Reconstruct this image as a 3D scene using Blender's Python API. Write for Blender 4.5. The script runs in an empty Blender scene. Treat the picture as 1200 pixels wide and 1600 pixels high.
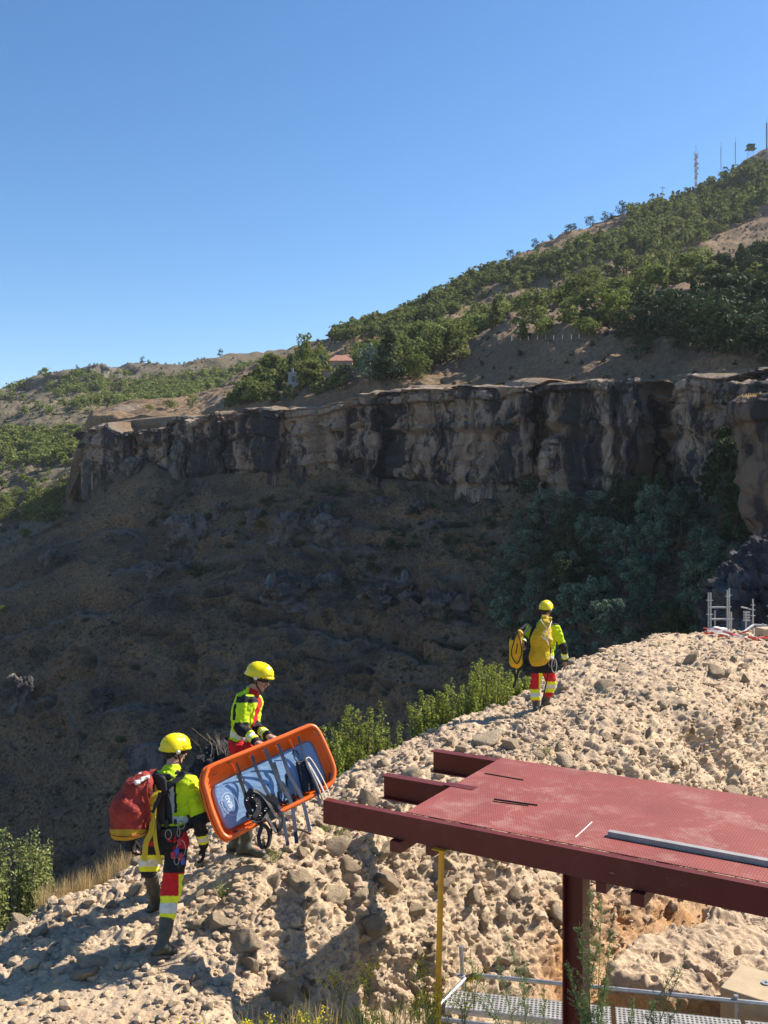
import bpy, math, random
import numpy as np
from mathutils import Vector, Matrix

# ------------------------------------------------------------------ camera, world, sun, exposure
scene = bpy.context.scene
F = 1500.0                      # focal length in pixels of the 1200x1600 photograph
HZ = 775.0                      # image row of the horizon
cam_data = bpy.data.cameras.new("camera")
cam = bpy.data.objects.new("camera", cam_data)
scene.collection.objects.link(cam)
cam.location = (0, 0, 0)
cam.rotation_euler = (math.radians(90), 0, 0)
cam_data.sensor_fit = 'AUTO'
cam_data.sensor_width = 36.0
cam_data.lens = 36.0 * F / 1600.0
cam_data.shift_y = -(800 - HZ) / 1600.0
cam_data.clip_start = 0.1
cam_data.clip_end = 6000
scene.camera = cam

SUN_AZ = 65.0                   # degrees from the viewing direction towards the right
SUN_EL = 41.0
world = bpy.data.worlds.new("World")
scene.world = world
world.use_nodes = True
wn = world.node_tree.nodes
wl = world.node_tree.links
for n_ in list(wn):
    wn.remove(n_)
w_out = wn.new('ShaderNodeOutputWorld')
w_bg = wn.new('ShaderNodeBackground')
w_sky = wn.new('ShaderNodeTexSky')
w_sky.sky_type = 'NISHITA'
w_sky.sun_disc = False
w_sky.sun_elevation = math.radians(SUN_EL)
w_sky.sun_rotation = math.radians(SUN_AZ)
w_sky.altitude = 950
w_sky.air_density = 1.0
w_sky.dust_density = 0.4
w_sky.ozone_density = 2.5
w_hs = wn.new('ShaderNodeHueSaturation')
w_hs.inputs['Saturation'].default_value = 1.22
wl.new(w_sky.outputs[0], w_hs.inputs['Color'])
wl.new(w_hs.outputs[0], w_bg.inputs[0])
w_bg.inputs[1].default_value = 0.088
wl.new(w_bg.outputs[0], w_out.inputs[0])

sd = bpy.data.lights.new("sun", 'SUN')
sd.energy = 5.0
sd.angle = math.radians(0.53)
sd.color = (1.0, 0.91, 0.78)
sun = bpy.data.objects.new("sun", sd)
scene.collection.objects.link(sun)
S = Vector((math.cos(math.radians(SUN_EL)) * math.sin(math.radians(SUN_AZ)),
            math.cos(math.radians(SUN_EL)) * math.cos(math.radians(SUN_AZ)),
            math.sin(math.radians(SUN_EL))))
sun.rotation_euler = S.to_track_quat('Z', 'Y').to_euler()
sun.location = S * 60

vs = scene.view_settings
vs.view_transform = 'Standard'
vs.look = 'None'
vs.exposure = 1.02
vs.gamma = 1.0
vs.use_curve_mapping = False
scene.cycles.max_bounces = 6
scene.cycles.diffuse_bounces = 3
scene.cycles.transparent_max_bounces = 8
scene.cycles.volume_bounces = 0

# ------------------------------------------------------------------ helpers
COL = scene.collection
rng = np.random.default_rng(7)
random.seed(7)


def P(u, v, d):
    """world point seen at photo pixel (u, v) at distance d along the view axis"""
    return np.array([(u - 600.0) * d / F, d, (HZ - v) * d / F])


def px(p):
    p = np.asarray(p, dtype=float)
    return 600 + p[..., 0] / p[..., 1] * F, HZ - p[..., 2] / p[..., 1] * F


def _h(ix, iy, iz, seed):
    h = (ix.astype(np.int64) * 374761393 + iy.astype(np.int64) * 668265263 +
         iz.astype(np.int64) * 2147483647 + seed * 974634777) & 0xFFFFFFFF
    h = ((h ^ (h >> 13)) * 1274126177) & 0xFFFFFFFF
    h = ((h ^ (h >> 16)) * 2246822519) & 0xFFFFFFFF
    h = h ^ (h >> 15)
    return (h & 0xFFFFFF) / float(0x1000000)


def vnoise(p, seed=0):
    i = np.floor(p).astype(np.int64)
    f = p - i
    f = f * f * f * (f * (f * 6 - 15) + 10)
    r = 0
    for dx in (0, 1):
        wx = f[:, 0] if dx else 1 - f[:, 0]
        for dy in (0, 1):
            wy = f[:, 1] if dy else 1 - f[:, 1]
            for dz in (0, 1):
                wz = f[:, 2] if dz else 1 - f[:, 2]
                r = r + wx * wy * wz * _h(i[:, 0] + dx, i[:, 1] + dy, i[:, 2] + dz, seed)
    return r * 2 - 1


def fbm(p, octs=4, seed=0, gain=0.5, lac=2.03):
    a, s, r = 1.0, 1.0, 0
    for o in range(octs):
        r = r + a * vnoise(p * s + 17.3 * o, seed + o)
        a *= gain
        s *= lac
    return r


def ridged(p, octs=4, seed=0):
    a, s, r = 1.0, 1.0, 0
    for o in range(octs):
        r = r + a * (1 - 2 * np.abs(vnoise(p * s + 9.1 * o, seed + o)))
        a *= 0.5
        s *= 2.1
    return r


def worley(p, seed=0):
    """F1, F2 and a random number of the nearest cell"""
    i = np.floor(p).astype(np.int64)
    f1 = np.full(len(p), 9.0)
    f2 = np.full(len(p), 9.0)
    cid = np.zeros(len(p))
    for dx in (-1, 0, 1):
        for dy in (-1, 0, 1):
            for dz in (-1, 0, 1):
                cx, cy, cz = i[:, 0] + dx, i[:, 1] + dy, i[:, 2] + dz
                q0 = cx + _h(cx, cy, cz, seed + 1)
                q1 = cy + _h(cx, cy, cz, seed + 2)
                q2 = cz + _h(cx, cy, cz, seed + 3)
                d = np.sqrt((p[:, 0] - q0) ** 2 + (p[:, 1] - q1) ** 2 + (p[:, 2] - q2) ** 2)
                near = d < f1
                f2 = np.where(near, f1, np.minimum(f2, d))
                cid = np.where(near, _h(cx, cy, cz, seed + 4), cid)
                f1 = np.where(near, d, f1)
    return f1, f2, cid


def shards(p, seed=0):
    """cells whose surface is a randomly tilted plane: tilt height, edge distance, cell number"""
    i = np.floor(p).astype(np.int64)
    f1 = np.full(len(p), 9.0)
    f2 = np.full(len(p), 9.0)
    cid = np.zeros(len(p))
    til = np.zeros(len(p))
    for dx in (-1, 0, 1):
        for dy in (-1, 0, 1):
            for dz in (-1, 0, 1):
                cx, cy, cz = i[:, 0] + dx, i[:, 1] + dy, i[:, 2] + dz
                v0 = p[:, 0] - cx - _h(cx, cy, cz, seed + 1)
                v1 = p[:, 1] - cy - _h(cx, cy, cz, seed + 2)
                v2 = p[:, 2] - cz - _h(cx, cy, cz, seed + 3)
                d = np.sqrt(v0 * v0 + v1 * v1 + v2 * v2)
                c = _h(cx, cy, cz, seed + 4)
                t = v0 * (_h(cx, cy, cz, seed + 5) - 0.5) + v1 * (_h(cx, cy, cz, seed + 6) - 0.5) + v2 * (_h(cx, cy, cz, seed + 7) - 0.5)
                near = d < f1
                f2 = np.where(near, f1, np.minimum(f2, d))
                cid = np.where(near, c, cid)
                til = np.where(near, t, til)
                f1 = np.where(near, d, f1)
    return til * 2, f2 - f1, cid


def sstep(a, b, x):
    t = np.clip((x - a) / (b - a), 0, 1)
    return t * t * (3 - 2 * t)


def mk_mesh(name, verts, faces, mats=(), midx=None, smooth=False, attrs=None):
    """faces: one (n,k) array or a list of such arrays"""
    me = bpy.data.meshes.new(name)
    verts = np.asarray(verts, dtype=np.float32)
    fl = faces if isinstance(faces, (list, tuple)) and len(faces) and isinstance(faces[0], np.ndarray) and faces[0].ndim == 2 else None
    if fl is None and isinstance(faces, np.ndarray):
        fl = [faces]
    if fl is None:                      # python list of lists
        tot = np.array([len(f) for f in faces], dtype=np.int32)
        loops = np.array([i for f in faces for i in f], dtype=np.int32)
    else:
        fl = [f for f in fl if len(f)]
        tot = np.concatenate([np.full(len(f), f.shape[1], dtype=np.int32) for f in fl])
        loops = np.concatenate([f.ravel() for f in fl]).astype(np.int32)
    start = np.concatenate([[0], np.cumsum(tot)[:-1]]).astype(np.int32)
    me.vertices.add(len(verts))
    me.vertices.foreach_set('co', verts.ravel())
    me.loops.add(len(loops))
    me.loops.foreach_set('vertex_index', loops)
    me.polygons.add(len(tot))
    me.polygons.foreach_set('loop_start', start)
    me.polygons.foreach_set('loop_total', tot)
    for m in mats:
        me.materials.append(m)
    if midx is not None:
        me.polygons.foreach_set('material_index', np.asarray(midx, dtype=np.int32))
    me.polygons.foreach_set('use_smooth', np.full(len(tot), bool(smooth)))
    if attrs:
        for k, a in attrs.items():
            at = me.attributes.new(k, 'FLOAT', 'POINT')
            at.data.foreach_set('value', np.asarray(a, dtype=np.float32))
    me.update()
    me.validate()
    return me


def link(name, me, parent=None, loc=None):
    o = bpy.data.objects.new(name, me)
    COL.objects.link(o)
    if parent is not None:
        o.parent = parent
    if loc is not None:
        o.location = loc
    return o


def tag(o, label=None, cat=None, group=None, kind=None):
    if label:
        o['label'] = label
    if cat:
        o['category'] = cat
    if group:
        o['group'] = group
    if kind:
        o['kind'] = kind
    return o


def thing(name, label, cat, loc=(0, 0, 0), group=None):
    o = bpy.data.objects.new(name, None)
    COL.objects.link(o)
    o.location = loc
    o.empty_display_size = 0.2
    return tag(o, label, cat, group)


def dup(root, loc=None, rotz=None, scale=None, label=None):
    r = root.copy()
    COL.objects.link(r)
    if loc is not None:
        r.location = loc
    if rotz is not None:
        r.rotation_euler = (0, 0, rotz)
    if scale is not None:
        r.scale = scale
    if label:
        r['label'] = label
    for ch in list(root.children):
        c = ch.copy()
        COL.objects.link(c)
        c.parent = r
        for g in list(ch.children):
            e = g.copy()
            COL.objects.link(e)
            e.parent = c
    return r


class MB:
    """collects simple shapes for one mesh"""
    def __init__(self):
        self.v, self.f, self.m, self.sm = [], [], [], False

    def add(self, vs, fs, m=0):
        b = len(self.v)
        self.v += [tuple(map(float, p)) for p in vs]
        for f in fs:
            self.f.append([i + b for i in f])
            self.m.append(m)
        return self

    def box(self, c, size, m=0, ax=None):
        """ax: 3 unit axes"""
        c = np.array(c, float)
        if ax is None:
            ax = np.eye(3)
        ax = [np.array(a, float) for a in ax]
        vs = []
        for sz in (-1, 1):
            for sy in (-1, 1):
                for sx in (-1, 1):
                    vs.append(c + ax[0] * sx * size[0] / 2 + ax[1] * sy * size[1] / 2 + ax[2] * sz * size[2] / 2)
        fs = [(0, 2, 3, 1), (4, 5, 7, 6), (0, 1, 5, 4), (2, 6, 7, 3), (0, 4, 6, 2), (1, 3, 7, 5)]
        return self.add(vs, fs, m)

    def prism(self, prof, c, ax, length, m=0):
        """closed profile (list of 2D) in ax[0],ax[1], extruded along ax[2] from c by length"""
        c = np.array(c, float)
        ax = [np.array(a, float) for a in ax]
        n = len(prof)
        a_ = [c + ax[0] * p[0] + ax[1] * p[1] for p in prof]
        b_ = [q + ax[2] * length for q in a_]
        fs = [[i, (i + 1) % n, n + (i + 1) % n, n + i] for i in range(n)]
        fs += [list(range(n))[::-1], list(range(n, 2 * n))]
        return self.add(a_ + b_, fs, m)

    def tube(self, pts, r, n=8, m=0, cap=True, flat=1.0, up=None):
        pts = [np.array(p, float) for p in pts]
        rs = r if hasattr(r, '__len__') else [r] * len(pts)
        ring = []
        prev = None
        b = len(self.v)
        for i, p in enumerate(pts):
            t = (pts[min(i + 1, len(pts) - 1)] - pts[max(i - 1, 0)])
            t = t / (np.linalg.norm(t) + 1e-9)
            if prev is None:
                h = np.array(up if up is not None else (0, 0, 1.0), float)
                if abs(t @ h) > 0.95:
                    h = np.array([1.0, 0, 0])
                x = np.cross(h, t)
            else:
                x = prev - t * (prev @ t)
            x /= np.linalg.norm(x) + 1e-9
            prev = x
            y = np.cross(t, x)
            for k in range(n):
                a = 2 * math.pi * k / n
                self.v.append(tuple(p + rs[i] * (x * math.cos(a) + y * math.sin(a) * flat)))
        for i in range(len(pts) - 1):
            for k in range(n):
                self.f.append([b + i * n + k, b + i * n + (k + 1) % n, b + (i + 1) * n + (k + 1) % n, b + (i + 1) * n + k])
                self.m.append(m)
        if cap:
            self.f.append([b + k for k in range(n)][::-1])
            self.m.append(m)
            e = b + (len(pts) - 1) * n
            self.f.append([e + k for k in range(n)])
            self.m.append(m)
        return self

    def ribbon(self, pts, w, side, th=0.003, m=0):
        """flat strap of width w; side = width direction (one vector or a list)"""
        pts = [np.array(p, float) for p in pts]
        sides = side if isinstance(side, list) else [side] * len(pts)
        b = len(self.v)
        for i, p in enumerate(pts):
            t = (pts[min(i + 1, len(pts) - 1)] - pts[max(i - 1, 0)])
            t /= np.linalg.norm(t) + 1e-9
            s = np.array(sides[i], float)
            s = s - t * (s @ t)
            s /= np.linalg.norm(s) + 1e-9
            nn = np.cross(t, s)
            for a, c in ((-1, -1), (1, -1), (1, 1), (-1, 1)):
                self.v.append(tuple(p + s * a * w / 2 + nn * c * th / 2))
        for i in range(len(pts) - 1):
            for k in range(4):
                self.f.append([b + i * 4 + k, b + i * 4 + (k + 1) % 4, b + (i + 1) * 4 + (k + 1) % 4, b + (i + 1) * 4 + k])
                self.m.append(m)
        e = b + (len(pts) - 1) * 4
        self.f += [[b + 3, b + 2, b + 1, b], [e, e + 1, e + 2, e + 3]]
        self.m += [m, m]
        return self

    def build(self, name, mats, parent=None, loc=None, smooth=False):
        if not isinstance(mats, (list, tuple)):
            mats = [mats]
        v = np.array(self.v)
        if parent is not None and loc is None:      # world coordinates given: make them local to the parent chain
            o_ = np.zeros(3)
            q = parent
            while q is not None:
                o_ = o_ + np.array(q.location)
                q = q.parent
            v = v - o_
        elif loc is not None:
            v = v - np.array(loc)
        me = mk_mesh(name, v, self.f, mats, self.m, smooth)
        return link(name, me, parent, loc if parent is None else None)


def curve(pts, n=12):
    """Catmull-Rom through points"""
    pts = [np.array(p, float) for p in pts]
    q = [2 * pts[0] - pts[1]] + pts + [2 * pts[-1] - pts[-2]]
    out = []
    for i in range(1, len(q) - 2):
        for k in range(n):
            t = k / n
            out.append(0.5 * ((2 * q[i]) + (q[i + 1] - q[i - 1]) * t + (2 * q[i - 1] - 5 * q[i] + 4 * q[i + 1] - q[i + 2]) * t * t +
                              (-q[i - 1] + 3 * q[i] - 3 * q[i + 1] + q[i + 2]) * t ** 3))
    out.append(pts[-1])
    return out


def loft(C, nr, nc):
    """C: (R, K, 3) control grid; nr / nc: samples per row / column segment. Catmull-Rom both ways."""
    def interp(A, ns):
        A = np.concatenate([2 * A[:1] - A[1:2], A, 2 * A[-1:] - A[-2:-1]])
        out = []
        for i in range(1, len(A) - 2):
            n = ns[i - 1]
            t = (np.arange(n) / n)[:, None, None]
            a, b, c, d = A[i - 1], A[i], A[i + 1], A[i + 2]
            # monotone-ish tangents limited to avoid overshoot
            m1 = (c - a) / 2
            m2 = (d - b) / 2
            dl = c - b
            lim = np.abs(dl) * 1.5 + 1e-6
            m1 = np.clip(m1, -lim, lim)
            m2 = np.clip(m2, -lim, lim)
            h = (2 * t ** 3 - 3 * t ** 2 + 1) * b + (t ** 3 - 2 * t ** 2 + t) * m1 + (-2 * t ** 3 + 3 * t ** 2) * c + (t ** 3 - t ** 2) * m2
            out.append(h)
        out.append(A[-2][None])
        return np.concatenate(out)
    G = interp(C, nr)
    G = interp(G.transpose(1, 0, 2), nc).transpose(1, 0, 2)
    return G


def grid_normals(G):
    gr = np.gradient(G, axis=0)
    gc = np.gradient(G, axis=1)
    n = np.cross(gc, gr)
    n /= np.linalg.norm(n, axis=2, keepdims=True) + 1e-9
    return n


def grid_faces(R, K):
    a = (np.arange(R - 1)[:, None] * K + np.arange(K - 1)[None, :]).ravel()
    return np.stack([a, a + K, a + K + 1, a + 1], 1)


# ------------------------------------------------------------------ materials
def new_mat(name):
    m = bpy.data.materials.new(name)
    m.use_nodes = True
    nt = m.node_tree
    for n in list(nt.nodes):
        nt.nodes.remove(n)
    out = nt.nodes.new('ShaderNodeOutputMaterial')
    bs = nt.nodes.new('ShaderNodeBsdfPrincipled')
    nt.links.new(bs.outputs[0], out.inputs[0])
    return m, nt, bs, out


def c4(c):
    return (c[0], c[1], c[2], 1.0)


class NT:
    """tiny wrapper for building node graphs"""
    def __init__(self, nt):
        self.nt = nt
        self.co = None

    def n(self, t, **kw):
        nd = self.nt.nodes.new(t)
        for k, v in kw.items():
            setattr(nd, k, v)
        return nd

    def l(self, a, b):
        self.nt.links.new(a, b)

    def coord(self, scale=(1, 1, 1), rot=(0, 0, 0)):
        if self.co is None:
            self.co = self.n('ShaderNodeTexCoord').outputs['Object']
        mp = self.n('ShaderNodeMapping')
        self.l(self.co, mp.inputs[0])
        mp.inputs['Scale'].default_value = scale
        mp.inputs['Rotation'].default_value = rot
        return mp.outputs[0]

    def noise(self, scale, detail=5, rough=0.6, stretch=(1, 1, 1), dist=0.0, rot=(0, 0, 0)):
        t = self.n('ShaderNodeTexNoise')
        self.l(self.coord(stretch, rot), t.inputs['Vector'])
        t.inputs['Scale'].default_value = scale
        t.inputs['Detail'].default_value = detail
        t.inputs['Roughness'].default_value = rough
        t.inputs['Distortion'].default_value = dist
        return t.outputs[0]

    def voro(self, scale, feature='F1', stretch=(1, 1, 1), out='Distance'):
        t = self.n('ShaderNodeTexVoronoi', feature=feature)
        self.l(self.coord(stretch), t.inputs['Vector'])
        t.inputs['Scale'].default_value = scale
        return t.outputs[out]

    def ramp(self, src, stops):
        r = self.n('ShaderNodeValToRGB')
        e = r.color_ramp.elements
        while len(e) > len(stops):
            e.remove(e[-1])
        while len(e) < len(stops):
            e.new(0.5)
        for i, (p, c) in enumerate(stops):
            e[i].position = p
            e[i].color = c4(c) if hasattr(c, '__len__') else (c, c, c, 1)
        self.l(src, r.inputs[0])
        return r.outputs[0]

    def mix(self, f, a, b, mode='MIX'):
        m = self.n('ShaderNodeMix', data_type='RGBA', blend_type=mode)
        for s, v in ((0, f), (6, a), (7, b)):
            if hasattr(v, 'is_linked') or hasattr(v, 'links'):
                self.l(v, m.inputs[s])
            elif s == 0:
                m.inputs[0].default_value = v
            else:
                m.inputs[s].default_value = c4(v)
        return m.outputs[2]

    def math(self, op, a, b=0.0):
        m = self.n('ShaderNodeMath', operation=op)
        for i, v in enumerate((a, b)):
            if hasattr(v, 'links'):
                self.l(v, m.inputs[i])
            else:
                m.inputs[i].default_value = v
        return m.outputs[0]

    def attr(self, name):
        a = self.n('ShaderNodeAttribute', attribute_name=name)
        return a.outputs['Fac']

    def bump(self, h, strength, dist, bs, prev=None):
        b = self.n('ShaderNodeBump')
        b.inputs['Strength'].default_value = strength
        b.inputs['Distance'].default_value = dist
        self.l(h, b.inputs['Height'])
        if prev is not None:
            self.l(prev, b.inputs['Normal'])
        self.l(b.outputs[0], bs.inputs['Normal'])
        return b.outputs[0]


def simple_mat(name, col, rough=0.6, metal=0.0, var=0.25, vscale=8.0, bump=0.0, bscale=40.0, spec=0.5, obj_var=0.0, bdist=0.01):
    m, nt, bs, out = new_mat(name)
    g = NT(nt)
    nz = g.noise(vscale, 5, 0.65)
    lo = tuple(max(0, x * (1 - var)) for x in col)
    hi = tuple(min(1, x * (1 + var)) for x in col)
    c = g.ramp(nz, [(0.3, lo), (0.7, hi)])
    if obj_var:
        oi = g.n('ShaderNodeObjectInfo').outputs['Random']
        k = g.math('ADD', g.math('MULTIPLY', oi, obj_var), 1 - obj_var / 2)
        cb = g.n('ShaderNodeCombineColor')
        for i in range(3):
            g.l(k, cb.inputs[i])
        c = g.mix(1.0, c, cb.outputs[0], 'MULTIPLY')
    g.l(c, bs.inputs['Base Color'])
    bs.inputs['Roughness'].default_value = rough
    bs.inputs['Metallic'].default_value = metal
    bs.inputs['Specular IOR Level'].default_value = spec
    if bump:
        g.bump(g.noise(bscale, 4, 0.6), bump, bdist, bs)
    return m


def leaf_mat(name, c1, c2, c3=None, vscale=0.6, trans=0.3, obj_var=0.35, rough=0.75):
    m, nt, bs, out = new_mat(name)
    g = NT(nt)
    geo = g.n('ShaderNodeNewGeometry')
    nz = g.noise(vscale, 3, 0.6)
    f = g.math('ADD', g.math('MULTIPLY', nz, 0.6), g.math('MULTIPLY', geo.outputs['Random Per Island'], 0.45))
    stops = [(0.3, c1), (0.75, c2)] if c3 is None else [(0.25, c1), (0.55, c2), (0.85, c3)]
    c = g.ramp(f, stops)
    oi = g.n('ShaderNodeObjectInfo').outputs['Random']
    k = g.math('ADD', g.math('MULTIPLY', oi, obj_var), 1 - obj_var / 2)
    cb = g.n('ShaderNodeCombineColor')
    for i in range(3):
        g.l(k, cb.inputs[i])
    c = g.mix(1.0, c, cb.outputs[0], 'MULTIPLY')
    g.l(c, bs.inputs['Base Color'])
    bs.inputs['Roughness'].default_value = rough
    bs.inputs['Specular IOR Level'].default_value = 0.12
    if trans:
        tr = g.n('ShaderNodeBsdfTranslucent')
        g.l(c, tr.inputs[0])
        mx = g.n('ShaderNodeMixShader')
        mx.inputs[0].default_value = trans
        g.l(bs.outputs[0], mx.inputs[1])
        g.l(tr.outputs[0], mx.inputs[2])
        g.l(mx.outputs[0], out.inputs[0])
    return m
# ------------------------------------------------------------------ terrain materials
def rock_mat(name, tan, pink, dark, dark_amt=0.5, s=1.0, streak=True, bump=0.7):
    m, nt, bs, out = new_mat(name)
    g = NT(nt)
    big = g.noise(0.035 * s, 6, 0.62)
    base = g.ramp(big, [(0.35, tan), (0.62, pink)])
    fine = g.noise(0.9 * s, 8, 0.7)
    base = g.mix(g.ramp(fine, [(0.35, 0.0), (0.75, 0.55)]), base, tuple(x * 0.55 for x in tan))
    st = g.noise(0.17 * s, 8, 0.72, stretch=(1, 1, 0.16 if streak else 0.7), dist=0.6)
    st2 = g.noise(0.045 * s, 5, 0.6, stretch=(1, 1, 0.55), dist=0.3)
    k = g.math('ADD', g.math('MULTIPLY', st, 0.55), g.math('MULTIPLY', st2, 0.55))
    a = 0.62 - dark_amt * 0.2
    f = g.ramp(k, [(a - 0.03, 0.0), (a + 0.035, 1.0)])
    col = g.mix(f, base, dark)
    g.l(col, bs.inputs['Base Color'])
    bs.inputs['Roughness'].default_value = 0.95
    bs.inputs['Specular IOR Level'].default_value = 0.2
    h = g.math('ADD', g.noise(0.5 * s, 9, 0.7, stretch=(1, 1, 0.8)), g.math('MULTIPLY', g.noise(2.2 * s, 8, 0.7), 0.35))
    g.bump(h, bump, 1.6 / s, bs)
    return m


def slope_mat(name, soil, grass, dark, s=1.0, rock=(0.20, 0.18, 0.16)):
    m, nt, bs, out = new_mat(name)
    g = NT(nt)
    big = g.noise(0.03 * s, 6, 0.6)
    base = g.ramp(big, [(0.38, soil), (0.6, grass)])
    tuft = g.noise(1.1 * s, 7, 0.72)
    base = g.mix(g.ramp(tuft, [(0.42, 0.0), (0.62, 0.8)]), base, dark)
    pale = g.noise(0.45 * s, 8, 0.75)
    base = g.mix(g.ramp(pale, [(0.62, 0.0), (0.72, 0.8)]), base, tuple(x * 1.7 for x in grass))
    rk = g.attr('rock')
    base = g.mix(rk, base, g.ramp(g.noise(0.5 * s, 8, 0.7), [(0.35, tuple(x * 0.5 for x in rock)), (0.7, rock)]))
    g.l(base, bs.inputs['Base Color'])
    bs.inputs['Roughness'].default_value = 0.95
    bs.inputs['Specular IOR Level'].default_value = 0.15
    h = g.math('ADD', tuft, g.math('MULTIPLY', g.noise(3.0 * s, 5, 0.7), 0.4))
    g.bump(h, 0.8, 1.1 / s, bs)
    return m


M_cliff = rock_mat('cliff_rock', (0.46, 0.35, 0.26), (0.36, 0.25, 0.185), (0.055, 0.051, 0.053), 0.42)
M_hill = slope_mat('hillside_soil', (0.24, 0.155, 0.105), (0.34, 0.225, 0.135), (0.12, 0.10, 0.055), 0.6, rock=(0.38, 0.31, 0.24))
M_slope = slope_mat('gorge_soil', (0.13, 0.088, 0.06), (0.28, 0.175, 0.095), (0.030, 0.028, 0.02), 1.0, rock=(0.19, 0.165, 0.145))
M_far = slope_mat('far_hill_soil', (0.19, 0.15, 0.105), (0.26, 0.20, 0.13), (0.07, 0.075, 0.04), 0.35, rock=(0.24, 0.21, 0.175))


def ctl(rows):
    return np.array([[P(*c) for c in r] for r in rows])


def ipl(tab, u):
    t = np.array(tab, float)
    return np.interp(u, t[:, 0], t[:, 1])


# ---- cliff outline tables (u, value)
TOPV = [(100, 785), (118, 700), (123, 674), (140, 668), (150, 665), (165, 663), (185, 676), (215, 670), (252, 668), (262, 676), (268, 655), (280, 649),
        (300, 660), (318, 652), (335, 641), (347, 655), (372, 642), (400, 633), (430, 640), (470, 637), (520, 632), (570, 616),
        (590, 612), (640, 605), (700, 604), (760, 600), (800, 604), (830, 598), (843, 601), (930, 592), (1010, 594), (1030, 606),
        (1045, 600), (1052, 590), (1065, 584), (1100, 583), (1130, 590), (1200, 575), (1300, 570), (1450, 560), (1600, 550)]
BASV = [(120, 735), (140, 742), (165, 752), (200, 742), (262, 712), (272, 715), (285, 752), (340, 747), (400, 749), (430, 741), (500, 730),
        (578, 720), (588, 752), (640, 753), (720, 767), (800, 767), (835, 748), (846, 776), (930, 781), (975, 784), (1000, 768),
        (1040, 792), (1090, 797), (1120, 775), (1200, 800), (1300, 815), (1450, 830), (1600, 840)]
CD = [(120, 495), (140, 485), (260, 455), (270, 450), (400, 395), (500, 370), (580, 352), (590, 345), (840, 280), (1010, 250), (1120, 225),
      (1200, 215), (1450, 185), (1600, 170)]

# ---- hill above the cliffs
HU = [104, 146, 280, 345, 430, 500, 560, 640, 720, 800, 840, 930, 1010, 1100, 1200, 1300, 1450, 1600]
R0 = dict(zip(HU, [(775, 560), (646, 600), (632, 620), (600, 640), (557, 680), (535, 700), (519, 725), (488, 750), (446, 775), (402, 800), (384, 815),
                   (350, 840), (325, 865), (292, 905), (236, 935), (178, 950), (100, 950), (30, 930)]))
R1 = dict(zip(HU, [(777, 540), (652, 560), (640, 560), (615, 570), (585, 580), (562, 600), (547, 610), (528, 620), (500, 625), (470, 630), (462, 635),
                   (440, 640), (425, 650), (405, 660), (375, 670), (335, 670), (290, 660), (240, 640)]))
R2 = dict(zip(HU, [(779, 510), (660, 515), (648, 500), (632, 490), (618, 465), (602, 450), (592, 430), (577, 410), (560, 395), (535, 372), (528, 362),
                   (522, 345), (520, 325), (515, 305), (505, 290), (495, 280), (465, 265), (430, 250)]))


def hillrows():
    rows = []
    rows.append([P(u, R0[u][0], R0[u][1]) + np.array([20, 60, -30]) for u in HU])
    rows.append([P(u, R0[u][0] + 1, R0[u][1]) + np.array([3, 10, -1.0]) for u in HU])
    rows.append([P(u, *R0[u]) for u in HU])
    rows.append([P(u, *R1[u]) for u in HU])
    rows.append([P(u, *R2[u]) for u in HU])
    rows.append([P(u, ipl(TOPV, u) - 1.5, ipl(CD, u) + 34) for u in HU])
    rows.append([P(u, ipl(TOPV, u) + 1, ipl(CD, u) + 26) for u in HU])
    rows.append([P(u, ipl(TOPV, u) + 3, ipl(CD, u) + 30) - np.array([0, 0, 14.0]) for u in HU])
    return np.array(rows)


Gh = loft(hillrows(), [2, 2, 70, 60, 70, 10, 3], [34] * (len(HU) - 1))
Nh = grid_normals(Gh)
ph = Gh.reshape(-1, 3)
amp = np.ones(Gh.shape[0])
amp[:4] = 0.25
amp[-14:] = 0.1
amp[-22:-14] = np.linspace(1, 0.1, 8)
dsp = (fbm(ph * 0.012, 5, 3) * 7.0 + fbm(ph * 0.09, 4, 8) * 1.6 + fbm(ph * 0.5, 2, 18) * 0.45).reshape(Gh.shape[:2])
Gh = Gh + Nh * (dsp * amp[:, None])[..., None] * np.array([0.4, 0.4, 1.0])
rockh = sstep(0.55, 0.9, fbm(ph * np.array([0.02, 0.02, 0.05]), 4, 31)) * 0.7
edge = np.zeros(Gh.shape[:2])
edge[-14:] = np.linspace(0, 0.7, 14)[:, None]
me = mk_mesh('hillside', Gh.reshape(-1, 3), grid_faces(*Gh.shape[:2]), [M_hill], smooth=True, attrs={'rock': np.maximum(rockh, edge.ravel() * (fbm(ph * 0.2, 3, 5) > -0.2))})
hill = tag(link('hillside', me), 'dry hillside rising to the right above the cliffs', kind='structure')

# ---- the long cliff band: many columns in u, an explicit vertical profile
nu, ntv = 1250, 190
uu = np.linspace(122, 1560, nu)
tt = np.linspace(0, 1, ntv)
D = ipl(CD, uu)
zt = (HZ - ipl(TOPV, uu)) * D / F
zb = (HZ - ipl(BASV, uu)) * D / F
X0 = (uu - 600) / F * D
tang = np.stack([np.gradient(X0), np.gradient(D)], 1)
# smooth the tangent so the wall normal is steady
kk = np.ones(61) / 61
tang = np.stack([np.convolve(np.pad(tang[:, i], 30, mode='edge'), kk, 'valid') for i in (0, 1)], 1)
tang /= np.linalg.norm(tang, axis=1, keepdims=True)
nrm = np.stack([tang[:, 1], -tang[:, 0]], 1)        # faces the camera side
nrm *= -np.sign((nrm * np.stack([X0, D], 1)).sum(1))[:, None]


def dent(u, c, w, a):
    return a * np.exp(-((u - c) / w) ** 2)


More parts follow.
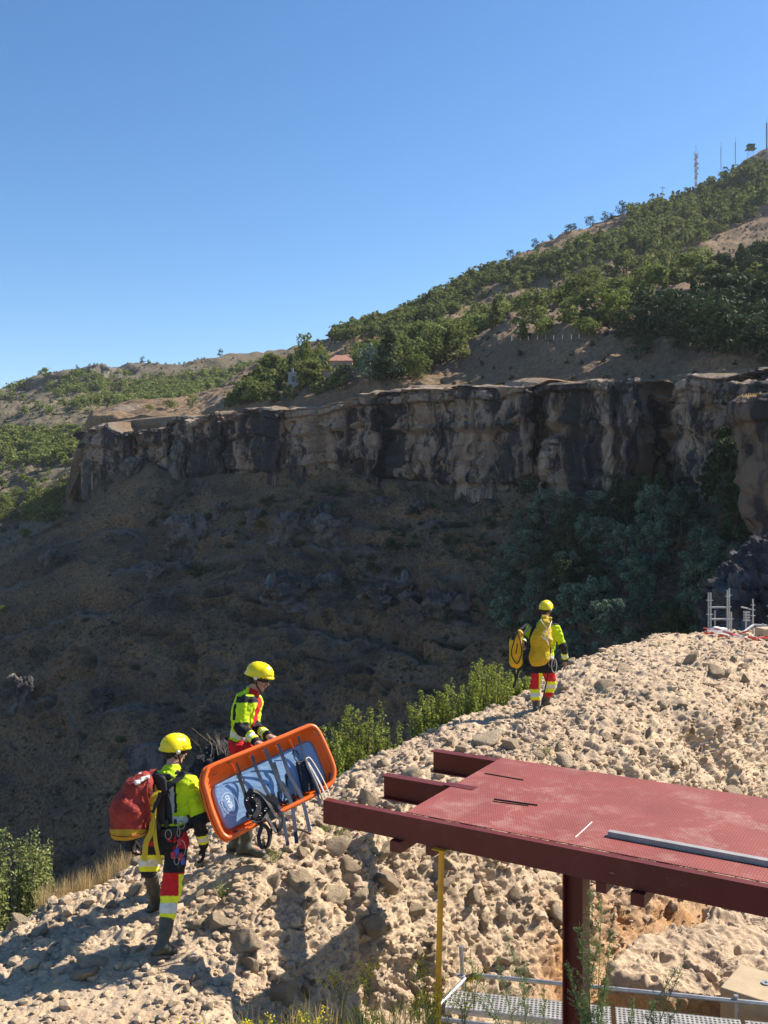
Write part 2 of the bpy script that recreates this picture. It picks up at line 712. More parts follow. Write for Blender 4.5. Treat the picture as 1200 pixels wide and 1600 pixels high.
rec = (dent(uu, 265, 9, 20) + dent(uu, 345, 6, 10) + dent(uu, 447, 9, 9) + dent(uu, 545, 9, 5) + dent(uu, 602, 5, 12) + dent(uu, 838, 12, 20) +
       dent(uu, 1024, 21, 28) + dent(uu, 1146, 18, 20) + dent(uu, 206, 5, 7) + dent(uu, 745, 5, 3) + dent(uu, 690, 3, 2.5) + dent(uu, 500, 6, 3) +
       dent(uu, 372, 5, 4) + dent(uu, 918, 4, 2.0) + dent(uu, 965, 4, 2.5) + dent(uu, 640, 4, 2.5))
arc = np.concatenate([[0], np.cumsum(np.hypot(np.diff(X0), np.diff(D)))])
ST, TT = np.meshgrid(arc, tt, indexing='xy')
UU = np.broadcast_to(uu, ST.shape)
H = zt - zb
zz = zt[None, :] - TT * H[None, :]
q = np.stack([ST.ravel(), (TT * 30).ravel(), np.zeros(ST.size)], 1)
bw = worley(q * np.array([0.038, 0.0, 0.0]) + np.array([0.3, 0.5, 0.5]) + np.stack([fbm(q * np.array([0.02, 0.05, 1]), 2, 40) * 0.12] + [q[:, 0] * 0] * 2, 1), 43)
gap = 1 - sstep(0.0, 0.16, bw[1] - bw[0])
butt = ((bw[2] - 0.5) * 5.5 - gap * 3.2 + fbm(q * np.array([0.045, 0.012, 1]), 3, 41) * 2.0 + ridged(q * np.array([0.10, 0.02, 1]), 2, 42) * 0.5).reshape(ST.shape)
strat = fbm(q * np.array([0.012, 0.45, 1]), 3, 44).reshape(ST.shape) * 0.8
strat = np.sign(strat) * np.abs(strat) ** 0.6 * 0.45
fine = fbm(q * np.array([0.22, 0.18, 1]), 5, 47).reshape(ST.shape) * 1.1
qw = q + np.stack([fbm(q * np.array([0.15, 0.15, 1]), 2, 52) * 2.0, fbm(q * np.array([0.15, 0.15, 1]), 2, 53) * 1.5, q[:, 0] * 0], 1)
ch1 = shards(qw * np.array([0.13, 0.06, 1]), 51)
ch2 = shards(qw * np.array([0.34, 0.20, 1]), 54)
chunk = (ch1[0] * 3.0 - 1.4 * (1 - sstep(0.0, 0.10, ch1[1])) + ch2[0] * 1.3 - 0.6 * (1 - sstep(0.0, 0.12, ch2[1]))).reshape(ST.shape)
tl = np.clip(TT.ravel() + fbm(q * np.array([0.03, 0.0, 1]), 2, 57) * 0.05 * (TT.ravel() > 0.03), 0, 1)
prof = np.interp(tl, [0, 0.02, 0.09, 0.11, 0.3, 0.345, 0.37, 0.42, 0.7, 0.88, 0.93, 1.0], [0.2, 2.2, 2.0, 0.2, 0.4, 1.3, 1.2, -0.7, 0.6, 0.3, -1.2, -1.0]).reshape(ST.shape)
capw = 0.6 + 0.9 * (fbm(q * np.array([0.04, 0, 1]), 2, 55).reshape(ST.shape) + 0.5)
out = butt + strat + fine + chunk + prof * capw
rin = rec[None, :] * np.interp(TT, [0, 0.12, 0.5, 1], [0.75, 1, 1, 0.9])
rdx, rdy = X0 / np.hypot(X0, D), D / np.hypot(X0, D)          # clefts run straight back into the rock
Gx = X0[None, :] + nrm[None, :, 0] * out + rdx[None, :] * rin
Gy = D[None, :] + nrm[None, :, 1] * out + rdy[None, :] * rin
Gz = zz + fbm(q * np.array([0.12, 0.05, 1]), 3, 59).reshape(ST.shape) * 0.5
Gz[0] += fbm(np.stack([arc * 0.06, arc * 0, arc * 0], 1), 4, 60) * 1.0
G = np.stack([Gx, Gy, Gz], 2)
# top folds back into the hill, foot goes down under the slope
back = np.stack([Gx[0] - nrm[:, 0] * 36, Gy[0] - nrm[:, 1] * 36, Gz[0] + 1.6], 1)
mid_ = G[0] * 0.55 + back * 0.45 + np.array([0, 0, 0.5])
foot = np.stack([Gx[-1], Gy[-1], Gz[-1] - 9], 1)
tops = np.stack([back * t + G[0] * (1 - t) for t in (1, .8, .6, .45, .3, .2, .12, .05, 0.0)])
tp = tops.reshape(-1, 3)
tdz = (fbm(tp * 0.12, 4, 64) * 0.9 + 0.3).reshape(tops.shape[:2])
tdz[-1] = -0.35
tdz[-2] = 0.1
tops[..., 2] += tdz
link_top = mk_mesh('cliff_top_ground', tops.reshape(-1, 3), grid_faces(*tops.shape[:2]), [M_hill], smooth=True, attrs={'rock': np.repeat([0, 0, 0, 0, 0, .2, .6, 1, 1], tops.shape[1]).astype(float)})
tag(link('cliff_top_ground', link_top), 'dry grassy rim on top of the cliffs', kind='structure')
G = np.concatenate([G, foot[None]])
me = mk_mesh('cliff', G.reshape(-1, 3), grid_faces(*G.shape[:2]), [M_cliff], smooth=True)
tag(link('cliff', me), 'long rock cliff with dark streaks across the gorge', kind='structure')
Gcl = G

# ---- slope of the gorge below the cliff
SU = [-260, -120, 0, 60, 120, 165, 230, 285, 340, 430, 520, 588, 680, 760, 846, 930, 1040, 1120, 1200, 1450, 1600]


def srow(tab):
    t = np.array(tab, float)
    return [P(u, np.interp(u, t[:, 0], t[:, 1]), np.interp(u, t[:, 0], t[:, 2])) for u in SU]


rowA = []                                   # just behind the cliff foot, or the crest of the slope at the left
for u in SU:
    if u < 130:
        rowA.append(P(u, np.interp(u, [-260, 0, 60, 120], [905, 856, 832, 800]), np.interp(u, [-260, 120], [455, 480])))
    else:
        rowA.append(P(u, ipl(BASV, u) - 6, ipl(CD, u) + 6))
rowA = np.array(rowA)
rowPre = rowA + np.array([6, 30, -22])
rowPre[7:] = rowA[7:] + np.array([5, 14, -6])
SL = [rowPre, rowA]
SL.append(srow([(-260, 915, 440), (0, 862, 455), (60, 838, 455), (120, 806, 460), (165, 775, 455), (230, 765, 440), (285, 768, 425), (340, 765, 405),
                (430, 765, 385), (520, 760, 362), (588, 772, 338), (680, 785, 310), (760, 792, 292), (846, 795, 270), (930, 803, 250), (1040, 815, 228),
                (1120, 820, 212), (1200, 825, 200), (1450, 850, 172), (1600, 860, 155)]))
SL.append(srow([(-260, 990, 400), (0, 905, 415), (120, 860, 420), (230, 835, 405), (340, 830, 375), (430, 820, 358), (520, 825, 330), (588, 835, 313),
                (680, 850, 287), (760, 862, 268), (846, 870, 245), (930, 880, 226), (1040, 890, 205), (1200, 900, 178), (1450, 920, 150), (1600, 930, 135)]))
SL.append(srow([(-260, 1120, 360), (0, 1000, 375), (120, 940, 380), (230, 900, 370), (340, 880, 345), (430, 872, 330), (520, 895, 303), (588, 905, 288),
                (680, 915, 265), (760, 925, 248), (846, 935, 226), (930, 945, 208), (1040, 955, 188), (1200, 965, 162), (1450, 985, 135), (1600, 1000, 120)]))
SL.append(srow([(-260, 1180, 345), (0, 1084, 350), (120, 1004, 358), (230, 925, 352), (340, 895, 333), (430, 888, 318), (520, 925, 292), (588, 945, 275),
                (680, 955, 252), (760, 965, 235), (846, 975, 214), (930, 985, 197), (1040, 995, 178), (1200, 1010, 152), (1450, 1040, 126), (1600, 1060, 112)]))
SL.append(srow([(-260, 1186, 320), (0, 1094, 318), (120, 1012, 325), (230, 935, 328), (340, 905, 318), (430, 905, 308), (520, 960, 280), (588, 985, 262),
                (680, 995, 240), (760, 1010, 223), (846, 1020, 203), (930, 1030, 187), (1040, 1045, 168), (1200, 1065, 143), (1450, 1100, 118), (1600, 1120, 104)]))
SL.append(srow([(-260, 1300, 295), (0, 1200, 290), (120, 1110, 295), (230, 1030, 298), (340, 1000, 290), (430, 1010, 280), (588, 1075, 240),
                (680, 1090, 220), (760, 1105, 205), (846, 1120, 186), (930, 1135, 170), (1040, 1160, 152), (1200, 1190, 130), (1450, 1240, 108), (1600, 1260, 95)]))
SL.append(srow([(-260, 1450, 265), (0, 1340, 262), (120, 1260, 262), (230, 1190, 262), (340, 1180, 250), (430, 1200, 240), (588, 1260, 208),
                (760, 1300, 178), (930, 1340, 148), (1200, 1400, 112), (1450, 1450, 92), (1600, 1470, 82)]))
SL.append(srow([(-260, 1700, 215), (0, 1650, 205), (230, 1550, 195), (588, 1650, 150), (930, 1750, 110), (1200, 1800, 85), (1450, 1850, 70), (1600, 1870, 62)]))
# gorge floor and near bank
last = SL[-1]
SL.append([p + np.array([5, -60, -12]) for p in last])
SL.append([np.array([p[0] * 0.6, max(18, p[1] * 0.25), min(-75, p[2] - 4)]) for p in last])
SL.append([np.array([p[0] * 0.5, 6, -62]) for p in last])
SL.append([np.array([p[0] * 0.5, -40, -58]) for p in last])
SL = np.array([np.array(r) for r in SL])
Gs = loft(SL, [3, 12, 64, 76, 40, 30, 76, 60, 30, 8, 8, 4, 3], [26] * (len(SU) - 1))
Ns = grid_normals(Gs)
ps = Gs.reshape(-1, 3)
# terraces of harder rock running across the slope
pst = ps * np.array([0.010, 0.010, 0.0]) + np.array([0, 0, 0.3])
zw = ps[:, 2] + fbm(ps * 0.012, 3, 71) * 9 + fbm(ps * 0.08, 3, 72) * 1.2
stp = (zw / 11.0) % 1.0
ter = np.interp(stp, [0, 0.62, 0.74, 0.80, 1.0], [0, 1.8, 3.4, 0.2, 0])
tmask = sstep(-0.3, 0.25, fbm(ps * 0.012, 3, 73))
blk = worley(ps * np.array([0.14, 0.14, 0.2]), 76)
blk2 = worley(ps * np.array([0.4, 0.4, 0.5]), 77)
d0 = ter * tmask * 1.9 * sstep(0.2, 0.45, blk[2]) * sstep(0.0, 0.25, blk[1] - blk[0])
bm = sstep(0.1, 0.6, fbm(ps * 0.025, 3, 74))
d1 = (np.maximum(0, 0.55 - blk[0]) * 7.0 * bm + np.maximum(0, 0.4 - blk2[0]) * 2.2 * sstep(0.2, 0.6, fbm(ps * 0.06, 2, 75)))
d2 = fbm(ps * 0.02, 4, 78) * 3.2 + fbm(ps * 0.15, 4, 79) * 0.9 + fbm(ps * 0.7, 2, 80) * 0.3
am = np.ones(Gs.shape[0])
am[:6] = 0.35
# ledges of hard rock that step down the slope, as lines across it
LEDGES = [([(395, 880), (430, 893), (500, 903), (560, 915), (640, 928), (725, 958)], 6.5, 34), ([(255, 872), (300, 862), (360, 852), (415, 835)], 7.0, 26),
          ([(-80, 930), (60, 912), (150, 893), (240, 880)], 5.5, 30), ([(560, 812), (640, 806), (720, 815)], 2.5, 14), ([(430, 850), (520, 838), (590, 842)], 4.0, 22),
          ([(-80, 1010), (40, 985), (150, 955), (260, 925)], 4.0, 26), ([(440, 960), (520, 975), (600, 1000), (680, 1030)], 3.5, 30), ([(-60, 1130), (40, 1098), (120, 1072)], 4.0, 24),
          ([(150, 1110), (260, 1080), (380, 1060)], 2.2, 24), ([(60, 845), (140, 838), (210, 826)], 3.0, 16)]
us_, vs_ = px(ps)
dl = np.zeros(len(ps))
rl = np.zeros(len(ps))
wob = fbm(ps * 0.05, 4, 82)
wob2 = fbm(ps * 0.16, 3, 83)
for ln_, hh_, wd_ in LEDGES:
    la = np.array(ln_, float)
    sv_l = vs_ - np.interp(us_, la[:, 0], la[:, 1]) - wob * 11 - wob2 * 5
    ends = sstep(la[0, 0] - 25, la[0, 0] + 20, us_) * (1 - sstep(la[-1, 0] - 20, la[-1, 0] + 25, us_)) * (ps[:, 1] > 60)
    brk = sstep(-0.75, -0.2, fbm(ps * 0.035, 2, 84))
    dl += hh_ * 1.3 * ends * brk * np.interp(sv_l, [-wd_, -2, 2, 5, 12], [0, 0.9, 1.0, 0.0, 0.0])
    rl = np.maximum(rl, ends * brk * np.interp(sv_l, [-6, -2, 8, 13], [0, 1, 1, 0]))
dsp = (d0 + d1 + d2 + dl).reshape(Gs.shape[:2]) * am[:, None]
Gs = Gs + Ns * dsp[..., None] * np.array([1.0, 1.0, 0.8])
rk = np.clip(sstep(0.55, 0.78, stp) * tmask * 1.0 * (stp < 0.86) * sstep(0.3, 0.55, blk[2]) + sstep(0.2, 0.45, d1 / 3.0) * 0.8, 0, 1)
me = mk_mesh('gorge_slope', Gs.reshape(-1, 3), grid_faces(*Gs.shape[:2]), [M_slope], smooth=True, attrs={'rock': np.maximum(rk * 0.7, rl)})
tag(link('gorge_slope', me), 'shaded slope of the gorge below the cliffs', kind='structure')

# ---- far hills at the left
FU = [-500, -300, -150, 0, 60, 130, 165, 230, 300, 400, 470, 560, 700, 900]
def frow(tab):
    t = np.array(tab, float)
    return [P(u, np.interp(u, t[:, 0], t[:, 1]), np.interp(u, t[:, 0], t[:, 2])) for u in FU]
FR = [frow([(-500, 660, 1500), (0, 640, 1450), (900, 640, 1400)]),
      frow([(-500, 660, 1300), (-300, 640, 1300), (-150, 625, 1300), (0, 612, 1300), (60, 586, 1250), (130, 568, 1220), (165, 560, 1220), (230, 568, 1230), (300, 562, 1250),
            (400, 546, 1280), (470, 536, 1290), (560, 520, 1290), (900, 480, 1290)]),
      frow([(-500, 668, 1200), (0, 618, 1180), (60, 606, 1150), (130, 598, 1120), (165, 596, 1110), (230, 596, 1120), (300, 590, 1130), (400, 580, 1150), (560, 560, 1160), (900, 530, 1160)]),
      frow([(-500, 676, 1120), (0, 628, 1080), (130, 615, 1050), (300, 612, 1040), (470, 600, 1040), (900, 570, 1040)]),
      frow([(-500, 684, 1040), (0, 640, 1000), (130, 632, 960), (300, 632, 950), (900, 610, 950)]),
      frow([(-500, 740, 900), (0, 690, 860), (130, 680, 820), (300, 670, 800), (900, 650, 800)]),
      frow([(-500, 760, 820), (0, 715, 780), (100, 715, 740), (300, 700, 700), (900, 680, 700)]),
      frow([(-500, 830, 690), (0, 780, 650), (60, 772, 620), (130, 760, 600), (300, 740, 600), (900, 720, 600)]),
      frow([(-500, 900, 600), (0, 835, 570), (60, 815, 560), (130, 790, 550), (300, 760, 560), (900, 740, 560)]),
      frow([(-500, 960, 500), (0, 880, 500), (130, 830, 510), (300, 800, 530), (900, 780, 540)]),
      frow([(-500, 1100, 450), (0, 1000, 450), (130, 960, 470), (300, 900, 500), (900, 850, 510)])]
FR = np.array(FR)
Gf = loft(FR, [3, 26, 20, 20, 40, 26, 40, 34, 16, 6], [30] * (len(FU) - 1))
Nf = grid_normals(Gf)
pf = Gf.reshape(-1, 3)
zf = pf[:, 2] + fbm(pf * 0.006, 3, 91) * 14
sf = (zf / 26.0) % 1.0
terf = np.interp(sf, [0, 0.6, 0.78, 0.84, 1.0], [0, 3, 8, 0.5, 0]) * sstep(-0.2, 0.4, fbm(pf * 0.006, 3, 93))
bf = worley(pf * np.array([0.03, 0.03, 0.05]), 94)
d1f = np.maximum(0, 0.6 - bf[0]) * 16 * sstep(0.1, 0.5, fbm(pf * 0.01, 3, 95))
# craggy summit at u 130-200
uf, vf = px(pf)
crag = np.exp(-((uf - 165) / 55) ** 2) * sstep(600, 575, vf)
d3f = crag * (np.maximum(0, 0.6 - worley(pf * np.array([0.04, 0.04, 0.03]), 96)[0]) * 40 + 6)
dsf = (terf + d1f + d3f + fbm(pf * 0.01, 4, 97) * 7 + fbm(pf * 0.06, 3, 98) * 2.2).reshape(Gf.shape[:2])
amf = np.ones(Gf.shape[0])
amf[:2] = 0.2
Gf = Gf + Nf * (dsf * amf[:, None])[..., None]
rkf = np.clip(sstep(0.6, 0.8, sf) * (terf > 3) + crag * 0.9 + (d1f > 4) * 0.6, 0, 1)
me = mk_mesh('far_hill', Gf.reshape(-1, 3), grid_faces(*Gf.shape[:2]), [M_far], smooth=True, attrs={'rock': rkf})
tag(link('far_hill', me), 'distant scrubby hill with rock bands at the left', kind='structure')

# ---- base ground sheet reaching the horizon
bm_ = MB()
bm_.add([(-4000, -900, -150), (4000, -900, -150), (4000, 5000, -150), (-4000, 5000, -150)], [(0, 1, 2, 3)])
tag(bm_.build('ground', M_far), 'low ground beneath everything', kind='structure')
# ------------------------------------------------------------------ the rubble-topped ridge / ruined wall in front
def rubble_mat(name, pale, mid, grey, orange, scale=1.0, bump=0.6):
    m, nt, bs, out = new_mat(name)
    g = NT(nt)
    a = g.noise(1.1, 7, 0.65)
    base = g.ramp(a, [(0.34, mid), (0.66, pale)])
    b = g.noise(5.0, 6, 0.7)
    base = g.mix(g.ramp(b, [(0.5, 0.0), (0.72, 0.75)]), base, grey)
    st = g.attr('stone')
    base = g.mix(g.math('MULTIPLY', st, 0.4), base, g.ramp(g.noise(8, 6, 0.7), [(0.3, tuple(x * 0.8 for x in grey)), (0.7, tuple(x * 1.15 for x in grey))]))
    og = g.attr('orange')
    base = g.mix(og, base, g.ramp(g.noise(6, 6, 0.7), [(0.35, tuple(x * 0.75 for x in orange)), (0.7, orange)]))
    pk = g.ramp(g.noise(38, 6, 0.75), [(0.34, (0.55, 0.52, 0.5)), (0.52, (1, 1, 1)), (0.75, (1.12, 1.1, 1.06))])
    base = g.mix(0.8, base, pk, 'MULTIPLY')
    g.l(base, bs.inputs['Base Color'])
    bs.inputs['Roughness'].default_value = 0.95
    bs.inputs['Specular IOR Level'].default_value = 0.15
    h = g.math('ADD', g.noise(22, 8, 0.72), g.math('MULTIPLY', g.noise(75, 5, 0.7), 0.4))
    g.bump(h, bump, 0.035, bs)
    return m


M_rub = rubble_mat('rubble_stone', (0.56, 0.43, 0.29), (0.46, 0.34, 0.225), (0.37, 0.295, 0.225), (0.46, 0.25, 0.11))

# columns of (u, v, d) control points, from the far edge over the walked top to the near face and the trench floor
RC = [
    [(-160, 1500, 8.2), (-160, 1540, 7.6), (-160, 1610, 6.9), (-160, 1700, 6.2), (-160, 1800, 5.6), (-160, 1950, 5.0), (-160, 2300, 4.2)],
    [(0, 1440, 8.8), (0, 1490, 8.1), (0, 1560, 7.4), (0, 1640, 6.7), (0, 1750, 6.0), (0, 1900, 5.4), (0, 2300, 4.3)],
    [(120, 1392, 9.3), (110, 1440, 8.5), (120, 1530, 7.6), (120, 1610, 6.9), (120, 1710, 6.2), (120, 1870, 5.5), (120, 2300, 4.25)],
    [(212, 1345, 10.0), (225, 1395, 9.0), (245, 1498, 7.9), (250, 1580, 7.15), (255, 1680, 6.5), (260, 1850, 5.6), (260, 2300, 4.3)],
    [(300, 1295, 11.0), (310, 1330, 9.8), (330, 1400, 8.7), (340, 1490, 7.9), (350, 1590, 7.1), (350, 1720, 6.3), (350, 2200, 4.7)],
    [(400, 1250, 11.9), (400, 1290, 10.2), (405, 1350, 9.05), (415, 1430, 8.4), (430, 1520, 7.9), (440, 1620, 7.5), (440, 2150, 5.1)],
    [(530, 1210, 12.4), (540, 1245, 11.0), (550, 1290, 10.0), (560, 1340, 9.4), (580, 1450, 8.9), (590, 1580, 8.5), (600, 2150, 5.5)],
    [(630, 1160, 13.6), (690, 1185, 12.3), (705, 1220, 11.4), (715, 1270, 10.7), (718, 1420, 10.0), (710, 1580, 9.5), (700, 2150, 5.7)],
    [(720, 1117, 15.3), (785, 1133, 13.9), (815, 1160, 12.8), (835, 1215, 12.0), (850, 1370, 11.3), (845, 1540, 10.6), (800, 2150, 5.9)],
    [(805, 1086, 17.6), (840, 1110, 15.2), (890, 1132, 14.1), (950, 1180, 13.3), (970, 1320, 12.7), (965, 1480, 12.0), (930, 2150, 6.1)],
    [(900, 1032, 20.5), (955, 1062, 17.8), (1010, 1085, 16.1), (1065, 1140, 15.1), (1078, 1260, 14.6), (1075, 1400, 14.0), (1080, 2150, 6.5)],
    [(1010, 998, 25.0), (1060, 1022, 21.4), (1105, 1045, 18.9), (1155, 1090, 17.6), (1175, 1190, 17.0), (1175, 1320, 16.2), (1250, 2150, 6.8)],
    [(1110, 988, 30.0), (1150, 1000, 26.5), (1200, 1014, 23.5), (1260, 1045, 21.0), (1290, 1150, 19.8), (1290, 1280, 18.8), (1420, 2150, 7.4)],
    [(1210, 985, 36.0), (1290, 995, 32.0), (1350, 1010, 28.0), (1420, 1035, 25.0), (1460, 1130, 23.0), (1480, 1240, 21.0), (1700, 2100, 8.5)],
    [(1400, 985, 46.0), (1480, 992, 42.0), (1550, 1005, 37.0), (1620, 1020, 33.0), (1680, 1100, 29.0), (1720, 1180, 26.0), (2200, 1950, 10)],
]
for c in RC[7:]:
    for i_, dd in ((4, 0.35), (5, 1.0)):
        c[i_] = (c[i_][0], c[i_][1], c[i_][2] - dd * (0.6 if c is RC[7] else 1.0))
RCw = []
for c in RC:
    pts = [P(*p) for p in c]
    e = pts[0]
    outw = np.array([-0.78, 0.62, 0])
    pre = [e + outw * 16 + np.array([0, 0, -26]), e + outw * 3.2 + np.array([0, 0, -5.5]), e + outw * 0.7 + np.array([0, 0, -1.0])]
    RCw.append(pre + pts)
RCw = np.array(RCw).transpose(1, 0, 2)
colseg = [40, 66, 56, 62, 66, 74, 74, 74, 74, 74, 74, 74, 60, 24]
Gr = loft(RCw, [4, 14, 30, 90, 90, 90, 110, 100, 60], colseg)
Nr = grid_normals(Gr)
pr = Gr.reshape(-1, 3)
R_, K_ = Gr.shape[:2]
rowi = np.repeat(np.arange(R_), K_)
r0, r1, r2, r3, r4, r5, r6 = 48, 138, 228, 318, 428, 528, 588
face = sstep(r3 - 20, r3 + 30, rowi)                      # 1 on the near face
topm = 1 - face
soilm = sstep(0.0, 1.0, np.interp(pr[:, 0], [-2.4, -1.2, -0.4], [1, 0.6, 0]) * sstep(r2 - 70, r2 + 10, rowi))   # smooth dirt at the lower left
# keep the drop behind the edge simple
# warp then cells: embedded stones of three sizes
wp = pr + np.stack([fbm(pr * 2.1 + 5, 3, 101), fbm(pr * 2.1 + 11, 3, 102), fbm(pr * 2.1 + 23, 3, 103)], 1) * 0.10


def stones(scale, seed, flat, w=1.0, asp=(1, 1, 1.25)):
    tl, ed, cid = shards(wp * scale * np.array(asp), seed)
    e = sstep(0.0, flat, ed)
    return e, cid, tl + (cid - 0.5) * 0.5


e1, c1, t1 = stones(3.1, 111, 0.16)
e2, c2, t2 = stones(7.5, 112, 0.18)
e3, c3, t3 = stones(13.0, 113, 0.2)
m1 = (c1 > 0.45) * e1
m2 = (c2 > 0.35) * e2
m3 = e3
big = fbm(pr * 0.55, 4, 120)
med = fbm(pr * 2.2, 4, 121)
fin = fbm(pr * 9.0, 4, 122)
rg = ridged(pr * np.array([4.0, 4.0, 2.2]), 4, 123)
rag = ridged(pr * 5.5 + 3, 5, 128)
disp = (big * 0.08 + med * 0.05 + m1 * (0.01 + 0.068 * t1) + m2 * (0.005 + 0.036 * t2) + m3 * (0.003 + 0.03 * t3) + fin * 0.016 + rag * 0.022 * (1 - face))
rg2 = ridged(pr * np.array([8.5, 8.5, 4.2]), 4, 129)
disp += face * (rg * 0.022 + rg2 * 0.016 + fbm(pr * np.array([1.3, 1.3, 0.8]), 3, 125) * 0.10 - sstep(0.35, 0.8, fbm(pr * 3.1, 3, 126)) * 0.05)
disp *= (1 - 0.72 * soilm)
disp += soilm * fbm(pr * 16, 3, 127) * 0.006
rowamp = np.interp(rowi, [0, 4, 18, 48, 60, 528, 588], [6, 4, 1.2, 0.8, 1.0, 1.0, 0.6])
# feet of the people: calm the ground there and hold its height
ANCH = [(P(256, 1500, 7.9), 0.22), (P(246, 1420, 8.75), 0.25), (P(385, 1340, 9.1), 0.35), (P(838, 1110, 15.2), 0.3), (P(856, 1103, 15.5), 0.25), (P(462, 1325, 9.3), 0.12)]
damp = np.ones(len(pr))
for a, r in ANCH:
    dd = np.hypot(pr[:, 0] - a[0], pr[:, 1] - a[1])
    damp *= 1 - 0.9 * np.exp(-(dd / r) ** 2)
disp *= rowamp * damp
pr2 = pr + Nr.reshape(-1, 3) * disp[:, None]
for a, r in ANCH:
    dd = np.hypot(pr2[:, 0] - a[0], pr2[:, 1] - a[1])
    near = (dd < 0.25) & (rowi > 40)
    k = np.argsort(np.where(rowi > 40, dd, 99))[:12]
    dz = a[2] - pr2[k, 2].mean()
    pr2[:, 2] += dz * np.exp(-(dd / (r * 1.6)) ** 2) * (rowi > 20)
ur, vr = px(pr2)
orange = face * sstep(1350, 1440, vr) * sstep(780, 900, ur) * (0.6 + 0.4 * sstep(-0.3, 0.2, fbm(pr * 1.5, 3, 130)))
stone_a = np.clip(m1 * 0.8 * (c1 > 0.62) + m2 * (c2 > 0.72) * 0.7, 0, 1) * (1 - soilm)
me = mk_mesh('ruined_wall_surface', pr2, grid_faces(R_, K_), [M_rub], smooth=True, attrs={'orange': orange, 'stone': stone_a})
ridge = tag(link('rocky_ridge', me), 'pale rubble ridge with a worn walking path along its top', kind='structure')
ridge_v = pr2
ridge_uv = np.stack([ur, vr], 1)
ridge_n = grid_normals(pr2.reshape(R_, K_, 3)).reshape(-1, 3)
vis_rows = (rowi > 44)
_vi = np.where(vis_rows)[0]
_bx = {}
for i_ in _vi:
    k_ = (int(ur[i_] // 4), int(vr[i_] // 4))
    if k_ not in _bx or ridge_v[_bx[k_], 1] > ridge_v[i_, 1]:
        _bx[k_] = i_


def ground_at(u, v):
    """index of the ridge vertex seen at photo pixel (u, v), or None"""
    a, b = int(u // 4), int(v // 4)
    best = None
    for da in (0, -1, 1, -2, 2):
        for db in (0, -1, 1, -2, 2):
            i = _bx.get((a + da, b + db))
            if i is not None and (best is None or abs(da) + abs(db) < best[0]):
                best = (abs(da) + abs(db), i)
    return None if best is None else best[1]


def ground_z(x, y, top=True):
    m = (np.abs(ridge_v[:, 0] - x) < 0.2) & (np.abs(ridge_v[:, 1] - y) < 0.2) & (rowi > 18)
    k = np.where(m)[0]
    if len(k) == 0:
        return None
    d = np.hypot(ridge_v[k, 0] - x, ridge_v[k, 1] - y)
    k = k[np.argsort(d)[:6]]
    return float(ridge_v[k, 2].mean())


# ---- loose and half-buried stones
def rock_mesh(name, seed, sub=3, squash=(1, 0.8, 0.6), facet=0.35, mats=None, rough=0.06):
    import bmesh
    b = bmesh.new()
    bmesh.ops.create_icosphere(b, subdivisions=sub, radius=1.0)
    v = np.array([x.co[:] for x in b.verts])
    f = np.array([[x.index for x in fa.verts] for fa in b.faces])
    b.free()
    r = np.random.default_rng(seed)
    # cut by random planes for flat faces
    for k in range(15):
        n = r.normal(size=3)
        n /= np.linalg.norm(n)
        d = r.uniform(0.36, 0.66)
        s = v @ n
        v = v - np.outer(np.maximum(0, s - d), n) * (0.9 + 0.1 * facet)
    nrmv = v / (np.linalg.norm(v, axis=1, keepdims=True) + 1e-9)
    v = v * 1.4 + nrmv * (fbm(v * 1.6 + seed, 3, 5) * 0.07 + ridged(v * 3.2 + seed, 3, 6) * rough)[:, None]
    v = v * np.array(squash)
    at = np.full(len(v), r.uniform(0.0, 1.0))
    return mk_mesh(name, v, f, mats or [M_rub], smooth=False if sub < 3 else True, attrs={'stone': at, 'orange': np.zeros(len(v))})


def stone_mat():
    m, nt, bs, out = new_mat('loose_stone')
    g = NT(nt)
    oi = g.n('ShaderNodeObjectInfo').outputs['Random']
    base = g.ramp(oi, [(0.0, (0.58, 0.45, 0.31)), (0.35, (0.49, 0.38, 0.265)), (0.7, (0.62, 0.50, 0.36)), (1.0, (0.47, 0.36, 0.255))])
    n1 = g.ramp(g.noise(2.2, 8, 0.7), [(0.3, (0.75, 0.73, 0.7)), (0.6, (1.08, 1.06, 1.02))])
    base = g.mix(0.85, base, n1, 'MULTIPLY')
    g.l(base, bs.inputs['Base Color'])
    bs.inputs['Roughness'].default_value = 0.95
    bs.inputs['Specular IOR Level'].default_value = 0.15
    g.bump(g.noise(5.5, 9, 0.75), 0.9, 0.16, bs)
    return m


M_stone = stone_mat()
ROCKS = [rock_mesh('stone', 900 + i, 3, ((1, 0.85, 0.65), (1.1, 0.75, 0.55), (0.9, 0.85, 0.8), (1.2, 0.8, 0.5))[i % 4], mats=[M_stone]) for i in range(9)]
srng = np.random.default_rng(42)


def put_stone(u, v, wpx, sink=0.35, var=None, tilt=0.5, mesh=None):
    i = ground_at(u, v)
    if i is None:
        return None
    p = ridge_v[i]
    s = wpx * p[1] / F / 2 * 0.86
    sink += 0.04
    me = mesh or ROCKS[srng.integers(len(ROCKS)) if var is None else var]
    o = bpy.data.objects.new('stone', me)
    COL.objects.link(o)
    n = Vector(ridge_n[i])
    if n.z < 0:
        n = -n
    o.location = Vector(p) + n * s * (0.5 - sink)
    o.rotation_euler = (srng.normal() * tilt, srng.normal() * tilt, srng.uniform(0, 6.3))
    k = srng.uniform(0.85, 1.15)
    o.scale = (s * k, s * srng.uniform(0.85, 1.1), s * srng.uniform(0.8, 1.1))
    o.parent = ridge
    return o


